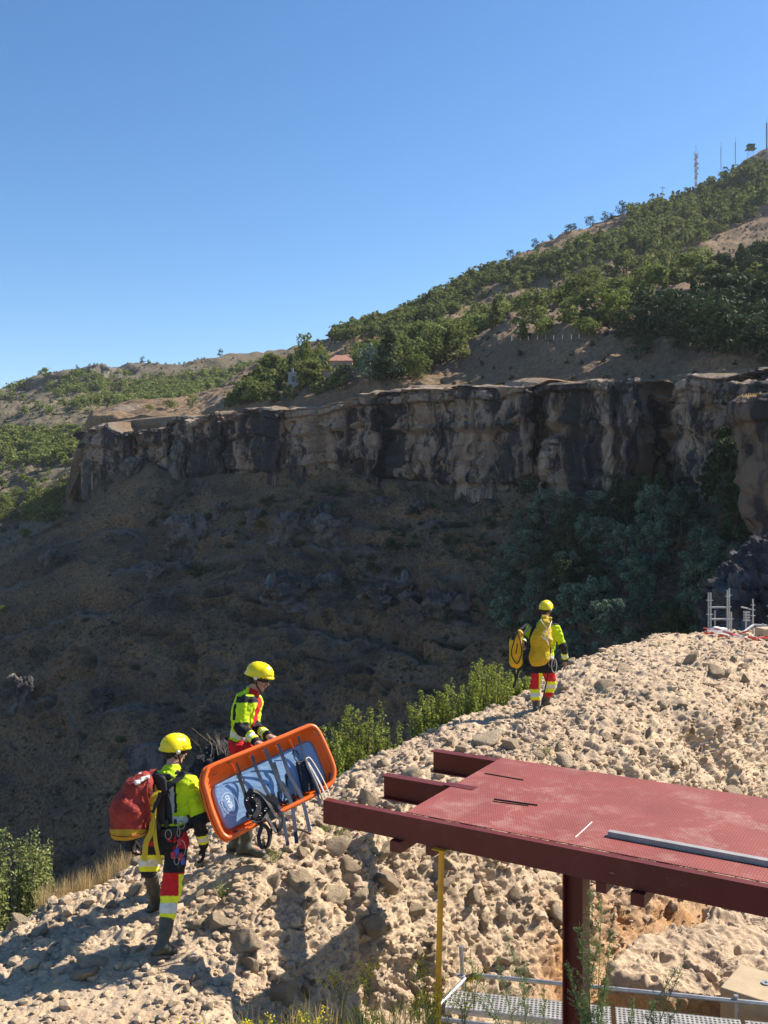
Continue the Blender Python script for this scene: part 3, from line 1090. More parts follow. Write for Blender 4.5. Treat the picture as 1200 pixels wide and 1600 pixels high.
named = [(462, 1372, 58, .25), (212, 1388, 36, .2), (150, 1500, 70, .45), (130, 1520, 62, .5), (560, 1395, 42, .4), (340, 1440, 62, .45), (380, 1470, 60, .45),
         (395, 1510, 48, .4), (440, 1550, 66, .5), (300, 1445, 40, .5), (760, 1158, 60, .35), (798, 1165, 46, .35), (700, 1160, 34, .4), (722, 1172, 30, .3),
         (830, 1090, 26, .3), (1000, 1095, 26, .3), (985, 1100, 24, .3), (940, 1073, 34, .3), (880, 1075, 30, .4), (970, 1045, 28, .4), (1035, 1100, 26, .3),
         (1080, 1028, 34, .4), (1118, 1048, 36, .4), (1135, 1052, 28, .3), (1165, 1060, 24, .4), (640, 1215, 46, .45), (625, 1240, 46, .4), (575, 1250, 40, .4),
         (600, 1195, 34, .5), (550, 1225, 30, .4), (560, 1288, 40, .3), (500, 1290, 34, .4), (480, 1325, 34, .3), (520, 1320, 60, .4), (470, 1335, 36, .3),
         (545, 1350, 46, .4), (600, 1330, 50, .4), (600, 1370, 60, .4), (650, 1420, 44, .4), (520, 1400, 56, .5), (480, 1440, 52, .5), (580, 1440, 60, .5),
         (655, 1485, 24, .2), (668, 1492, 30, .2), (662, 1512, 22, .2), (668, 1470, 24, .3), (690, 1380, 40, .4), (700, 1350, 36, .4), (740, 1400, 36, .5),
         (755, 1440, 36, .5), (870, 1430, 44, .35), (790, 1500, 40, .4), (300, 1530, 26, .2), (290, 1545, 20, .2), (305, 1560, 22, .2), (280, 1538, 16, .2),
         (270, 1570, 18, .2), (320, 1575, 22, .2), (110, 1420, 26, .3), (60, 1455, 46, .45), (20, 1450, 36, .4), (310, 1398, 22, .3), (350, 1405, 24, .4),
         (425, 1405, 30, .4), (250, 1452, 30, .4), (195, 1480, 24, .4), (840, 1180, 30, .4), (880, 1190, 34, .4), (905, 1130, 30, .4), (945, 1150, 28, .4),
         (430, 1375, 34, .4), (500, 1360, 30, .4), (420, 1330, 20, .3), (445, 1300, 24, .3)]
for a in named:
    put_stone(*a)
n_st = len(named)
tries = 0
while n_st < 292 and tries < 5000:
    tries += 1
    u = srng.uniform(-10, 1205)
    v = srng.uniform(985, 1610)
    i = ground_at(u, v)
    if i is None or rowi[i] < 46:
        continue
    if soilm[i] > 0.5 and srng.random() < 0.9:
        continue
    if any(np.hypot(ridge_v[i, 0] - a[0], ridge_v[i, 1] - a[1]) < 0.25 for a, r in ANCH):
        continue
    w = min(60, srng.lognormal(2.78, 0.42)) * np.interp(ridge_v[i, 1], [7, 14, 30], [1.15, 0.9, 0.62])
    if put_stone(u, v, w, srng.uniform(0.34, 0.58)) is not None:
        n_st += 1

# ---- small stones and gravel, far too many to pick apart: one part of kind stuff
gv, gf, gb = [], [], 0
base_r = []
for k in range(6):
    import bmesh
    b = bmesh.new()
    bmesh.ops.create_icosphere(b, subdivisions=1, radius=1.0)
    v_ = np.array([x.co[:] for x in b.verts])
    f_ = np.array([[x.index for x in fa.verts] for fa in b.faces])
    b.free()
    rr = np.random.default_rng(k)
    v_ = v_ * rr.uniform(0.7, 1.15, size=(len(v_), 1)) * np.array([1, 0.8, 0.6])
    base_r.append((v_, f_))
cand = np.where((rowi > 48) & (rowi < 540) & (ur > -60) & (ur < 1260) & (vr < 1650))[0]
wgt = (ridge_v[cand, 1] / 10.0) ** 1.2
cand = srng.choice(cand, 9000, replace=True, p=wgt / wgt.sum())
for i in cand:
    v_, f_ = base_r[srng.integers(6)]
    s = min(0.07, srng.lognormal(-4.05, 0.55)) * (1 + 0.03 * ridge_v[i, 1])
    a = srng.uniform(0, 6.3)
    c_, s_ = math.cos(a), math.sin(a)
    Rm = np.array([[c_, -s_, 0], [s_, c_, 0], [0, 0, 1]])
    gv.append(v_ @ Rm.T * s + ridge_v[i] + ridge_n[i] * s * 0.2 * (1 if ridge_n[i][2] > 0 else -1))
    gf.append(f_ + gb)
    gb += len(v_)
gv = np.concatenate(gv)
me = mk_mesh('gravel', gv, np.concatenate(gf), [M_rub], attrs={'stone': np.repeat(srng.random(len(cand)), 12) * 0.8, 'orange': np.zeros(len(gv))})
tag(link('gravel', me, ridge), kind='stuff')

# ---- the lower right: trench floor, flat-topped bedrock and its steps
def blob_rock(name, pts_top, zb, mat, seed, label, cat, amp_=0.05, res=(60, 260), attrs_=None, parent=None, taper=0.08, kind=None):
    """a rock with a flat uneven top (outline given in world x, y, z) and steep sides down to zb"""
    pts = [np.array(p) for p in pts_top]
    n = len(pts)
    ring = curve(pts + [pts[0]], max(2, res[1] // n))[:-1]
    ring = np.array(ring)
    K = len(ring)
    c = ring.mean(0)
    rows = []
    for t in np.linspace(0.02, 1, 90):
        rows.append(c + (ring - c) * t)
    for t in np.linspace(0.015, 1, 60):
        q_ = c + (ring - c) * (1 + taper * t * 2)
        q_[:, 2] = ring[:, 2] * (1 - t) + zb * t
        rows.append(q_)
    A = np.array(rows)
    A = np.concatenate([A, A[:, :1]], 1)
    N = grid_normals(A)
    if N[5, :, 2].mean() < 0:
        N = -N
    p = A.reshape(-1, 3)
    sh_ = shards(p * np.array([2.6, 2.6, 3.5]) + fbm(p * 3, 2, seed + 9)[:, None] * 0.3, seed + 4)
    d = fbm(p * 1.6, 4, seed) * amp_ * 1.2 + ridged(p * 9, 4, seed + 1) * amp_ * 0.35 + ridged(p * 3.0, 3, seed + 2) * amp_ * 0.35 + sh_[0] * sstep(0, 0.15, sh_[1]) * amp_ * 2.0
    A = A + N * d.reshape(A.shape[:2])[..., None]
    A[:, -1] = A[:, 0]
    A[0] = A[0].mean(0)
    rw = np.repeat(np.arange(A.shape[0]), A.shape[1])
    sd_ = sstep(89, 96, rw)
    f = grid_faces(*A.shape[:2])
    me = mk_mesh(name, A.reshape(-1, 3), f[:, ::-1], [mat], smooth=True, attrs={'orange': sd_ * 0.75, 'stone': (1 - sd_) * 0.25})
    o = link(name, me, parent)
    return tag(o, label, cat, None, kind)


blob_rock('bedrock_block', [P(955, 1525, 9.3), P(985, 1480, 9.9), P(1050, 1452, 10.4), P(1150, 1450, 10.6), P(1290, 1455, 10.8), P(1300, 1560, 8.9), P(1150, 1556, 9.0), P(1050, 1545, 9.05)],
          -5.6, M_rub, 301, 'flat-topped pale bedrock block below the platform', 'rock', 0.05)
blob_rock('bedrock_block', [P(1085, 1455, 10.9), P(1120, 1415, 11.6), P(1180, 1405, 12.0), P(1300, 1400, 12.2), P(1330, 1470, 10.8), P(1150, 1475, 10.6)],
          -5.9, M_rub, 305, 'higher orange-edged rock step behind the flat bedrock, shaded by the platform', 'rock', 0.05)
# ------------------------------------------------------------------ trees and shrubs
M_bark = simple_mat('bark', (0.10, 0.075, 0.055), 0.9, var=0.4, vscale=6, bump=0.4, bscale=12)
M_pine = leaf_mat('pine_foliage', (0.055, 0.075, 0.022), (0.17, 0.20, 0.055), (0.29, 0.31, 0.085), trans=0.35, obj_var=0.5)
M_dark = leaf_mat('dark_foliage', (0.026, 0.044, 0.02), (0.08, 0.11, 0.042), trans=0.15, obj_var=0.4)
M_bright = leaf_mat('bright_foliage', (0.10, 0.13, 0.03), (0.20, 0.23, 0.055), trans=0.3, obj_var=0.3)
M_grey = leaf_mat('grey_green_foliage', (0.07, 0.105, 0.07), (0.20, 0.26, 0.17), trans=0.15, obj_var=0.6, vscale=0.3)
M_shrub = leaf_mat('shrub_leaves', (0.13, 0.17, 0.03), (0.29, 0.33, 0.06), (0.42, 0.44, 0.10), vscale=3, trans=0.4, obj_var=0.2)
M_scrub = leaf_mat('scrub_leaves', (0.03, 0.036, 0.022), (0.075, 0.082, 0.045), vscale=0.4, trans=0.1)
M_stem = simple_mat('green_stem', (0.16, 0.19, 0.07), 0.7, var=0.3, vscale=20)
M_dry = leaf_mat('dry_grass_blades', (0.38, 0.26, 0.12), (0.60, 0.45, 0.22), vscale=4, trans=0.4, obj_var=0.1)


def leaf_quads(r, pos, nrm, size, asp=0.6):
    n = len(pos)
    nrm = nrm / (np.linalg.norm(nrm, axis=1, keepdims=True) + 1e-9)
    a = r.normal(size=(n, 3))
    t = np.cross(nrm, a)
    t /= np.linalg.norm(t, axis=1, keepdims=True) + 1e-9
    b = np.cross(nrm, t)
    s = np.broadcast_to(np.asarray(size, float), (n,))[:, None]
    v = np.stack([pos - t * s, pos - b * s * asp + nrm * s * 0.15, pos + t * s, pos + b * s * asp + nrm * s * 0.15], 1).reshape(-1, 3)
    f = np.arange(4 * n).reshape(n, 4)
    return v, f


def crown_leaves(r, clumps, n, size, jit=0.5, asp=0.7, inner=0.7):
    c = np.array([k[0] for k in clumps], float)
    rad = np.array([k[1] if hasattr(k[1], '__len__') else (k[1],) * 3 for k in clumps], float)
    w = (rad.prod(1)) ** (2 / 3)
    idx = r.choice(len(c), n, p=w / w.sum())
    d = r.normal(size=(n, 3))
    d[:, 2] += 0.25
    d /= np.linalg.norm(d, axis=1, keepdims=True)
    rr = r.uniform(inner, 1.06, (n, 1)) ** 0.7
    pos = c[idx] + d * rad[idx] * rr
    return leaf_quads(r, pos, d + r.normal(size=(n, 3)) * jit, size * r.uniform(0.6, 1.3, n), asp)


def tree_parts(kind, seed, n, size):
    """crown vertices/faces and trunk MB for a tree of unit height"""
    r = np.random.default_rng(seed)
    cl = []
    tk = MB()
    if kind == 'pine':                     # broad rounded, clumpy
        for k in range(20):
            z = r.uniform(0.16, 0.92)
            R = 0.36 * math.sqrt(max(0.05, 1 - ((z - 0.52) / 0.5) ** 2))
            a = r.uniform(0, 6.3)
            q_ = r.uniform(0.25, 1) * R
            cl.append(((math.cos(a) * q_, math.sin(a) * q_, z), (r.uniform(0.12, 0.20), r.uniform(0.12, 0.20), r.uniform(0.09, 0.14))))
    elif kind == 'umbrella':
        for k in range(12):
            a = r.uniform(0, 6.3)
            q_ = r.uniform(0.0, 0.30)
            cl.append(((math.cos(a) * q_, math.sin(a) * q_, r.uniform(0.5, 0.9)), (r.uniform(0.13, 0.2), r.uniform(0.13, 0.2), r.uniform(0.08, 0.13))))
    elif kind == 'conifer':
        for k in range(20):
            z = 0.15 + 0.82 * (k / 19)
            R = 0.24 * (1 - z) + 0.02
            a = r.uniform(0, 6.3)
            q_ = R * r.uniform(0.2, 0.9)
            cl.append(((math.cos(a) * q_, math.sin(a) * q_, z), (0.05 + 0.11 * (1 - z), 0.05 + 0.11 * (1 - z), 0.055)))
    elif kind == 'cypress':
        for k in range(14):
            z = 0.08 + 0.9 * (k / 13)
            w_ = 0.085 * math.sin(math.pi * min(1, (z * 0.8 + 0.18))) + 0.01
            cl.append(((r.normal() * 0.01, r.normal() * 0.01, z), (w_, w_, 0.07)))
    elif kind == 'broad':                  # poplar / willow, airy
        for k in range(26):
            z = r.uniform(0.18, 0.95)
            R = 0.33 * math.sqrt(max(0.04, 1 - ((z - 0.5) / 0.52) ** 2))
            a = r.uniform(0, 6.3)
            q_ = r.uniform(0.3, 1) * R
            cl.append(((math.cos(a) * q_, math.sin(a) * q_, z), (r.uniform(0.05, 0.12), r.uniform(0.05, 0.12), r.uniform(0.05, 0.10))))
    elif kind == 'bush':
        for k in range(11):
            a = r.uniform(0, 6.3)
            q_ = r.uniform(0.0, 0.42)
            cl.append(((math.cos(a) * q_, math.sin(a) * q_, r.uniform(0.25, 0.72) - q_ * 0.4), (r.uniform(0.15, 0.25), r.uniform(0.15, 0.25), r.uniform(0.14, 0.24))))
    v, f = crown_leaves(r, cl, n, size)
    v[:, 2] = np.maximum(v[:, 2], 0.01)
    top = 0.75 if kind != 'bush' else 0.4
    tk.tube([(0, 0, -0.06), (r.normal() * 0.01, r.normal() * 0.01, top * 0.5), (r.normal() * 0.015, r.normal() * 0.015, top)], [0.022, 0.016, 0.008], 6)
    for k in cl[::3]:
        c = np.array(k[0])
        tk.tube([(0, 0, max(0.1, c[2] - 0.22)), c * np.array([0.5, 0.5, 1]) - np.array([0, 0, 0.06]), c], [0.010, 0.007, 0.004], 4)
    return v, f, tk


PROTO = {}


def proto(kind, seed, n, size, mat):
    key = (kind, seed, n, mat.name)
    if key not in PROTO:
        v, f, tk = tree_parts(kind, seed, n, size)
        cm = mk_mesh('crown', v, f, [mat])
        tm = mk_mesh('trunk', np.array(tk.v), tk.f, [M_bark])
        PROTO[key] = (cm, tm)
    return PROTO[key]


trng = np.random.default_rng(99)


def tree(name, kind, loc, h, mat, label, cat='tree', group=None, seed=0, n=260, size=0.045, wide=1.0):
    cm, tm = proto(kind, seed, n, size, mat)
    t = thing(name, label, cat, tuple(loc), group)
    t.scale = (h * wide * trng.uniform(0.9, 1.1), h * wide * trng.uniform(0.9, 1.1), h)
    t.rotation_euler = (0, 0, trng.uniform(0, 6.3))
    link('crown', cm, t)
    link('trunk', tm, t)
    return t


def inpoly(u, v, poly):
    poly = np.array(poly, float)
    x, y = poly[:, 0], poly[:, 1]
    c = np.zeros(len(u), bool)
    j = len(poly) - 1
    for i in range(len(poly)):
        m = ((y[i] > v) != (y[j] > v)) & (u < (x[j] - x[i]) * (v - y[i]) / (y[j] - y[i] + 1e-9) + x[i])
        c ^= m
        j = i
    return c


def areas(G):
    a = np.linalg.norm(np.cross(np.gradient(G, axis=0), np.gradient(G, axis=1)), axis=2).ravel()
    return a


hp = Gh.reshape(-1, 3)
hu, hv = px(hp)
ha = areas(Gh)


def pick(pts, u, v, area, poly, n, dens=None, minr=None, sd=1):
    m = np.where(inpoly(u, v, poly))[0]
    if len(m) == 0:
        return []
    w = area[m] * (dens[m] if dens is not None else 1)
    w = np.maximum(w, 1e-9)
    r = np.random.default_rng(sd)
    ch = r.choice(m, min(n * 4, len(m)), replace=False, p=w / w.sum())
    out = []
    for i in ch:
        if minr:
            if any((pts[i] - pts[j]) @ (pts[i] - pts[j]) < minr * minr for j in out):
                continue
        out.append(i)
        if len(out) >= n:
            break
    return out


cl1 = np.clip(fbm(hp * 0.012, 3, 201) * 0.8 + 0.9, 0.03, 2)
# zone: polygon, count, height range, kind list, material, spacing, label, how many as objects
ZONES = [
    ([(520, 540), (520, 522), (600, 494), (690, 448), (745, 424), (745, 470), (690, 500), (620, 530)], 330, (6.5, 9.5), M_pine, 3.6, 'round green pine in the dense belt along the left shoulder of the hill skyline'),
    ([(745, 470), (745, 430), (830, 412), (900, 385), (960, 368), (1000, 340), (1000, 395), (900, 425), (800, 460)], 260, (6.5, 9.5), M_pine, 3.6, 'round pine in the belt between the bare crest and the bare shaded band'),
    ([(985, 400), (985, 322), (1095, 284), (1150, 258), (1210, 262), (1210, 325), (1110, 375), (1060, 400)], 420, (7, 10), M_pine, 4.0, 'pine in the dense belt on the upper slope under the masts'),
    ([(610, 545), (700, 520), (765, 495), (860, 462), (1000, 420), (1090, 415), (1130, 440), (1130, 470), (1060, 490), (960, 515), (860, 522), (790, 530), (740, 552), (660, 585), (600, 595)], 230, (8.5, 12.5), M_pine, 5.6,
     'sunlit rounded pine on the bench above the cliff'),
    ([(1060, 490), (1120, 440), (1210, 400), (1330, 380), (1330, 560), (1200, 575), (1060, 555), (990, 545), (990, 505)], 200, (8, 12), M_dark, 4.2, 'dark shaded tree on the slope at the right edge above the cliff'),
    ([(345, 645), (400, 600), (480, 560), (505, 550), (505, 618), (440, 628)], 170, (6, 9.5), M_pine, 3.6, 'small green tree among the grove left of the tiled house'),
    ([(560, 560), (620, 540), (700, 520), (740, 545), (700, 585), (640, 603), (560, 614), (510, 622), (510, 604), (556, 596)], 150, (7, 11), M_pine, 4.0, 'green tree in the grove right of the tiled house'),
    ([(480, 550), (520, 520), (700, 462), (820, 430), (1000, 380), (1060, 420), (900, 470), (740, 510), (560, 550)], 16, (4, 6), M_dark, 14, 'lone dark bush on the bare shaded band of the hillside'),
]
small_v, small_f, small_n = [], [], 0
lowp = {}
for kd in ('pine', 'umbrella', 'conifer'):
    for s_ in range(3):
        v_, f_, _ = tree_parts(kd, 700 + s_, 150, 0.095)
        lowp[(kd, s_)] = (v_, f_)
stuffbag = {}


def to_stuff(key, p, h, kd='pine'):
    v_, f_ = lowp[(kd, trng.integers(3))]
    a = trng.uniform(0, 6.3)
    c_, s_ = math.cos(a), math.sin(a)
    Rm = np.array([[c_, -s_, 0], [s_, c_, 0], [0, 0, 1]])
    w = trng.uniform(1.05, 1.4)
    b = stuffbag.setdefault(key, [[], [], 0])
    b[0].append(v_ @ Rm.T * np.array([h * w, h * w, h]) + p)
    b[1].append(f_ + b[2])
    b[2] += len(v_)


cands = []
for zi, (poly, n, hr, mt, sp, lab) in enumerate(ZONES):
    idx = pick(hp, hu, hv, ha * cl1, None or ha, poly, n, None, sp, 300 + zi) if False else pick(hp, hu, hv, ha, poly, n, cl1, sp, 300 + zi)
    for i in idx:
        h = trng.uniform(*hr) * trng.choice([0.75, 1.1, 1.35], p=[.25, .5, .25])
        cands.append((h / hp[i][1], i, h, zi))
cands.sort(reverse=True)
obj_n = 215
for k, (s_, i, h, zi) in enumerate(cands):
    poly, n, hr, mt, sp, lab = ZONES[zi]
    if k < obj_n:
        kd = trng.choice(['pine', 'pine', 'umbrella', 'conifer'], p=[.5, .2, .2, .1])
        tree('pine_tree', kd, hp[i] - np.array([0, 0, 0.3]), h, mt if trng.random() > 0.15 or mt is M_dark else M_bright, lab, 'tree', 'hillside trees of zone: ' + lab.split(' ', 1)[1], int(trng.integers(4)), 950, 0.042, 1.25)
    else:
        to_stuff('hill', hp[i], h, 'pine' if trng.random() < 0.85 else 'conifer')
# trees standing along the bare skyline, one by one
for (u, v0, h) in [(798, 388, 8), (833, 373, 8), (860, 362, 6), (888, 352, 9), (898, 348, 8), (921, 335, 10), (944, 330, 9), (955, 330, 6), (972, 322, 13), (997, 318, 9), (1004, 322, 7)]:
    k = np.argmin((hu - u) ** 2 + ((hv - ipl([(c, R0[c][0]) for c in HU], u)) * 2) ** 2)
    tree('pine_tree', 'pine', hp[k] - np.array([0, 0, 0.5]), h, M_dark, 'small dark round tree standing alone on the bare crest of the hill', 'tree', 'single trees on the bare crest', int(trng.integers(4)), 420, 0.045, 1.1)

# the trees around the house, each told apart in the photograph
def hill_at(u, v):
    m = np.where(np.abs(hu - u) + np.abs(hv - v) < 14)[0]
    if len(m) == 0:
        m = np.arange(len(hu))
    k = m[np.argmin((hu[m] - u) ** 2 + (hv[m] - v) ** 2 + (hp[m, 1] - hp[m, 1].min()) * 0.02)]
    return hp[k]


for (u, v, hpx, kd, mt, w, lab) in [
    (480, 596, 76, 'pine', M_bright, 0.62, 'tall bright green tree just left of the tiled house'),
    (425, 602, 52, 'umbrella', M_pine, 0.9, 'flat-topped pine left of the grey monument'),
    (455, 604, 50, 'cypress', M_dark, 1.0, 'slim dark cypress beside the grey monument'),
    (423, 606, 34, 'cypress', M_dark, 1.0, 'short dark cypress under the flat-topped pine'),
    (442, 606, 30, 'cypress', M_dark, 1.1, 'short dark cypress between the pine and the monument'),
    (608, 600, 84, 'conifer', M_dark, 1.2, 'tall dark conifer right of the tiled house'),
    (577, 600, 60, 'pine', M_grey, 0.8, 'grey-green rounded tree between the house and the tall conifer'),
    (502, 598, 44, 'conifer', M_grey, 0.9, 'thin grey conifer right beside the tall bright tree'),
    (536, 606, 40, 'pine', M_dark, 1.0, 'low dark tree in front of the tiled house'),
    (675, 570, 66, 'pine', M_pine, 0.9, 'big rounded pine in the cluster right of the tall conifer'),
    (650, 578, 50, 'pine', M_pine, 1.0, 'rounded pine beside the big pine cluster'),
    (700, 560, 58, 'umbrella', M_pine, 0.9, 'open-crowned pine at the right of the big pine cluster'),
    (917, 526, 42, 'bush', M_bright, 1.15, 'bright yellow-green round tree on the bench edge'),
    (817, 532, 34, 'conifer', M_pine, 1.6, 'conical green tree at the left end of the bench'),
    (850, 530, 32, 'pine', M_pine, 1.1, 'round green tree next to the conical one on the bench'),
    (972, 530, 46, 'pine', M_dark, 0.9, 'dark green tree right of the bright round tree'),
    (1030, 478, 70, 'umbrella', M_pine, 0.8, 'tall open sunlit pine at the right end of the bench belt'),
    (1065, 470, 66, 'umbrella', M_bright, 0.8, 'tall bright sunlit pine nearest the shaded right edge'),
    (1000, 560, 40, 'pine', M_dark, 1.2, 'dark bush on the shaded end of the bare bench'),
    (232, 642, 16, 'bush', M_bright, 1.2, 'small round bush on the lit ground left of the second cliff'),
    (265, 640, 22, 'bush', M_bright, 1.2, 'bigger round bush on the lit ground left of the second cliff'),
    (300, 636, 20, 'pine', M_pine, 1.2, 'small green tree on the cliff rim above the left cliff'),
]:
    p = hill_at(u, v)
    h = hpx * p[1] / F
    tree('tree', kd, p - np.array([0, 0, 0.3]), h, mt, lab, 'tree', None, int(trng.integers(4)), 1400 if hpx > 40 else 700, 0.036, w * 1.1)

# far hill: forest read as masses
fu_, fv_ = px(Gf.reshape(-1, 3))
fpt = Gf.reshape(-1, 3)
fa_ = areas(Gf)
cl2 = np.clip(fbm(fpt * 0.009, 3, 221) + 0.55, 0.02, 2)
FZ = [([(0, 618), (60, 588), (300, 590), (470, 560), (560, 545), (560, 600), (400, 640), (200, 640), (0, 632)], 900, (7, 11), 5),
      ([(-60, 632), (0, 632), (400, 636), (400, 660), (140, 650), (-60, 650)], 60, (5, 8), 8),
      ([(-60, 676), (140, 676), (145, 728), (60, 730), (-60, 715)], 260, (7, 10), 4.6),
      ([(-60, 805), (0, 785), (60, 770), (110, 750), (150, 725), (170, 770), (100, 790), (60, 812), (0, 820)], 120, (6, 9), 4.0),
      ([(-60, 730), (0, 728), (120, 735), (120, 760), (-60, 770)], 20, (4, 6), 8)]
for zi, (poly, n, hr, sp) in enumerate(FZ):
    for i in pick(fpt, fu_, fv_, fa_, poly, n, cl2, sp, 330 + zi):
        h = trng.uniform(*hr)
        if zi == 3 and h > 7.0:
            tree('pine_tree', 'pine', fpt[i], h, M_pine, 'rounded tree in the row climbing beside the far left cliff', 'tree', 'trees in the row below the far left cliff', int(trng.integers(4)), 420, 0.04, 1.1)
        else:
            to_stuff('far', fpt[i], h * 1.05)
for (u, v, h) in [(224, 567, 9), (343, 556, 10), (232, 568, 5), (120, 572, 5)]:
    k = np.argmin((fu_ - u) ** 2 + (fv_ - v) ** 2)
    tree('pine_tree', 'pine', fpt[k] - np.array([0, 0, 0.6]), h, M_dark, 'tiny lone tree on the skyline of the distant left hill', 'tree', 'lone trees on the distant skyline', 1, 300, 0.05, 1.1)
# low scrub on the hillside and far hill
for key, pts_, ar_, n, hr in (('scrubfar', fpt, fa_ * (fv_ > 560) * (fu_ > -120) * (fu_ < 700), 2600, (1.5, 3.8)), ('scrubhill', hp, ha * (hv > 150) * (hv < 610) * (hu > 100) * (hu < 1300), 2600, (0.9, 2.6))):
    w = ar_ / ar_.sum()
    for i in trng.choice(len(pts_), n, replace=False, p=w):
        to_stuff(key, pts_[i] - np.array([0, 0, 0.6]), trng.uniform(*hr))
for key, nm, mt, lab in (('hill', 'hillside_forest', M_pine, 'mass of small pines covering the hill'), ('far', 'distant_forest', M_pine, 'mass of trees on the distant left hill'),
                         ('scrubfar', 'distant_scrub', M_scrub, 'low scrub dotted over the distant left hill'), ('scrubhill', 'hillside_scrub', M_scrub, 'low scrub dotted over the bare hillside')):
    b = stuffbag[key]
    me = mk_mesh(nm, np.concatenate(b[0]), np.concatenate(b[1]), [mt])
    tag(link(nm, me), lab, kind='stuff')

# ---- shaded broadleaf wood at the foot of the cliffs, right
su_, sv_ = px(Gs.reshape(-1, 3))
spt = Gs.reshape(-1, 3)
sa_ = areas(Gs)
rr_ = np.repeat(np.arange(Gs.shape[0]), Gs.shape[1])
vis_s = (rr_ > 8)
sarea = sa_ * vis_s * (spt[:, 1] > 60)
WP = [(790, 900), (800, 850), (860, 812), (960, 800), (1040, 820), (1110, 815), (1180, 850), (1300, 850), (1300, 1000), (1140, 1080), (980, 1110), (900, 1120), (820, 1060), (770, 980)]
for i in pick(spt, su_, sv_, sarea, WP, 80, None, 5.2, 350):
    h = trng.uniform(8, 13)
    g_ = trng.random() < 0.55
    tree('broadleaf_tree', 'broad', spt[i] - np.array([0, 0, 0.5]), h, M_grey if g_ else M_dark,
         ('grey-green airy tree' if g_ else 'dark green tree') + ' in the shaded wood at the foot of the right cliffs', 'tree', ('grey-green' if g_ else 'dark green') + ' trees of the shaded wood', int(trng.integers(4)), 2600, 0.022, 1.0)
WP2 = [(1100, 700), (1150, 640), (1150, 800), (1100, 830), (1060, 800)]
for (u, v, d, h) in [(1125, 800, 205, 12), (1140, 770, 200, 12), (1110, 790, 212, 9), (1000, 795, 250, 9), (985, 800, 245, 8), (1150, 830, 180, 11), (1135, 745, 205, 11), (830, 775, 278, 6), (818, 782, 280, 5)]:
    tree('broadleaf_tree', 'broad', P(u, v, d), h, M_dark, 'dark tree growing in a cleft between the right cliffs', 'tree', 'trees in the cliff clefts', int(trng.integers(4)), 1600, 0.03, 1.1)
# slope shrubs
SP = [(0, 870), (300, 770), (600, 780), (850, 800), (900, 960), (800, 1150), (0, 1300)]
cl3 = np.clip(fbm(spt * 0.03, 3, 231) + 0.5, 0.03, 2)
for i in pick(spt, su_, sv_, sarea, [(230, 850), (240, 780), (420, 770), (600, 770), (780, 800), (790, 1000), (700, 1090), (600, 960), (440, 900)], 90, cl3, 3.0, 351):
    tree('slope_shrub', 'bush', spt[i] - np.array([0, 0, 0.3]), trng.uniform(1.8, 4.2), M_dark, 'dark round shrub on the shaded slope under the cliffs', 'shrub', 'dark shrubs on the shaded slope', int(trng.integers(3)), 420, 0.05, 1.5)
for i in pick(spt, su_, sv_, sarea, [(0, 890), (200, 800), (440, 880), (700, 960), (760, 1100), (600, 1250), (0, 1350)], 34, None, 6.0, 352):
    tree('slope_shrub', 'bush', spt[i] - np.array([0, 0, 0.3]), trng.uniform(1.0, 2.4), M_dark, 'small dark shrub scattered on the lower gorge slope', 'shrub', 'small shrubs on the lower slope', int(trng.integers(3)), 300, 0.06, 1.4)


def slope_at(u, v):
    m = np.where(rr_ > 8)[0]
    k = m[np.argmin((su_[m] - u) ** 2 + (sv_[m] - v) ** 2 + spt[m, 1] * 0.05)]
    return spt[k]


for (u, v, hpx, mt, w, lab) in [(80, 812, 44, M_pine, 1.6, 'big sunlit bush mass beside the lit path at the left'), (30, 805, 18, M_bright, 1.4, 'small bright bush left of the big sunlit bush'),
                                (408, 826, 16, M_bright, 1.3, 'tiny bright yellow-green bush catching the sun on the ledge'), (534, 768, 18, M_bright, 1.0, 'small lit shrub just under the middle of the cliff'),
                                (492, 800, 20, M_pine, 1.1, 'lit shrub on the ridge of boulders under the cliff'), (312, 905, 34, M_dark, 1.2, 'dark shrub beside the rock ledge on the slope'),
                                (190, 1165, 18, M_dark, 1.3, 'single dark shrub low on the open slope'), (6, 958, 16, M_bright, 1.2, 'bright tuft at the left edge of the slope')]:
    p = slope_at(u, v)
    tree('slope_shrub', 'bush', p - np.array([0, 0, 0.3]), hpx * p[1] / F, mt, lab, 'shrub', None, int(trng.integers(3)), 600, 0.045, w)

# fine scrub and tussocks over the slope: stuff
b = [[], [], 0]
w = sarea * (su_ > -60) * (su_ < 1250) * (sv_ > 740) * (sv_ < 1420) * np.clip(cl3 + 0.3, 0.1, 2)
w = w / spt[:, 1].clip(60) ** 1.0
w /= w.sum()
lt = []
for s_ in range(4):
    r_ = np.random.default_rng(60 + s_)
    lt.append(crown_leaves(r_, [((0, 0, 0.25), (0.5, 0.5, 0.4))], 16, 0.24))
for i in trng.choice(len(spt), 6500, replace=False, p=w):
    v_, f_ = lt[trng.integers(4)]
    s_ = trng.uniform(0.35, 1.2)
    b[0].append(v_ * s_ + spt[i])
    b[1].append(f_ + b[2])
    b[2] += len(v_)
me = mk_mesh('slope_tussocks', np.concatenate(b[0]), np.concatenate(b[1]), [M_scrub])
tag(link('slope_tussocks', me), 'dry tussocks and scrub over the gorge slope', kind='stuff')


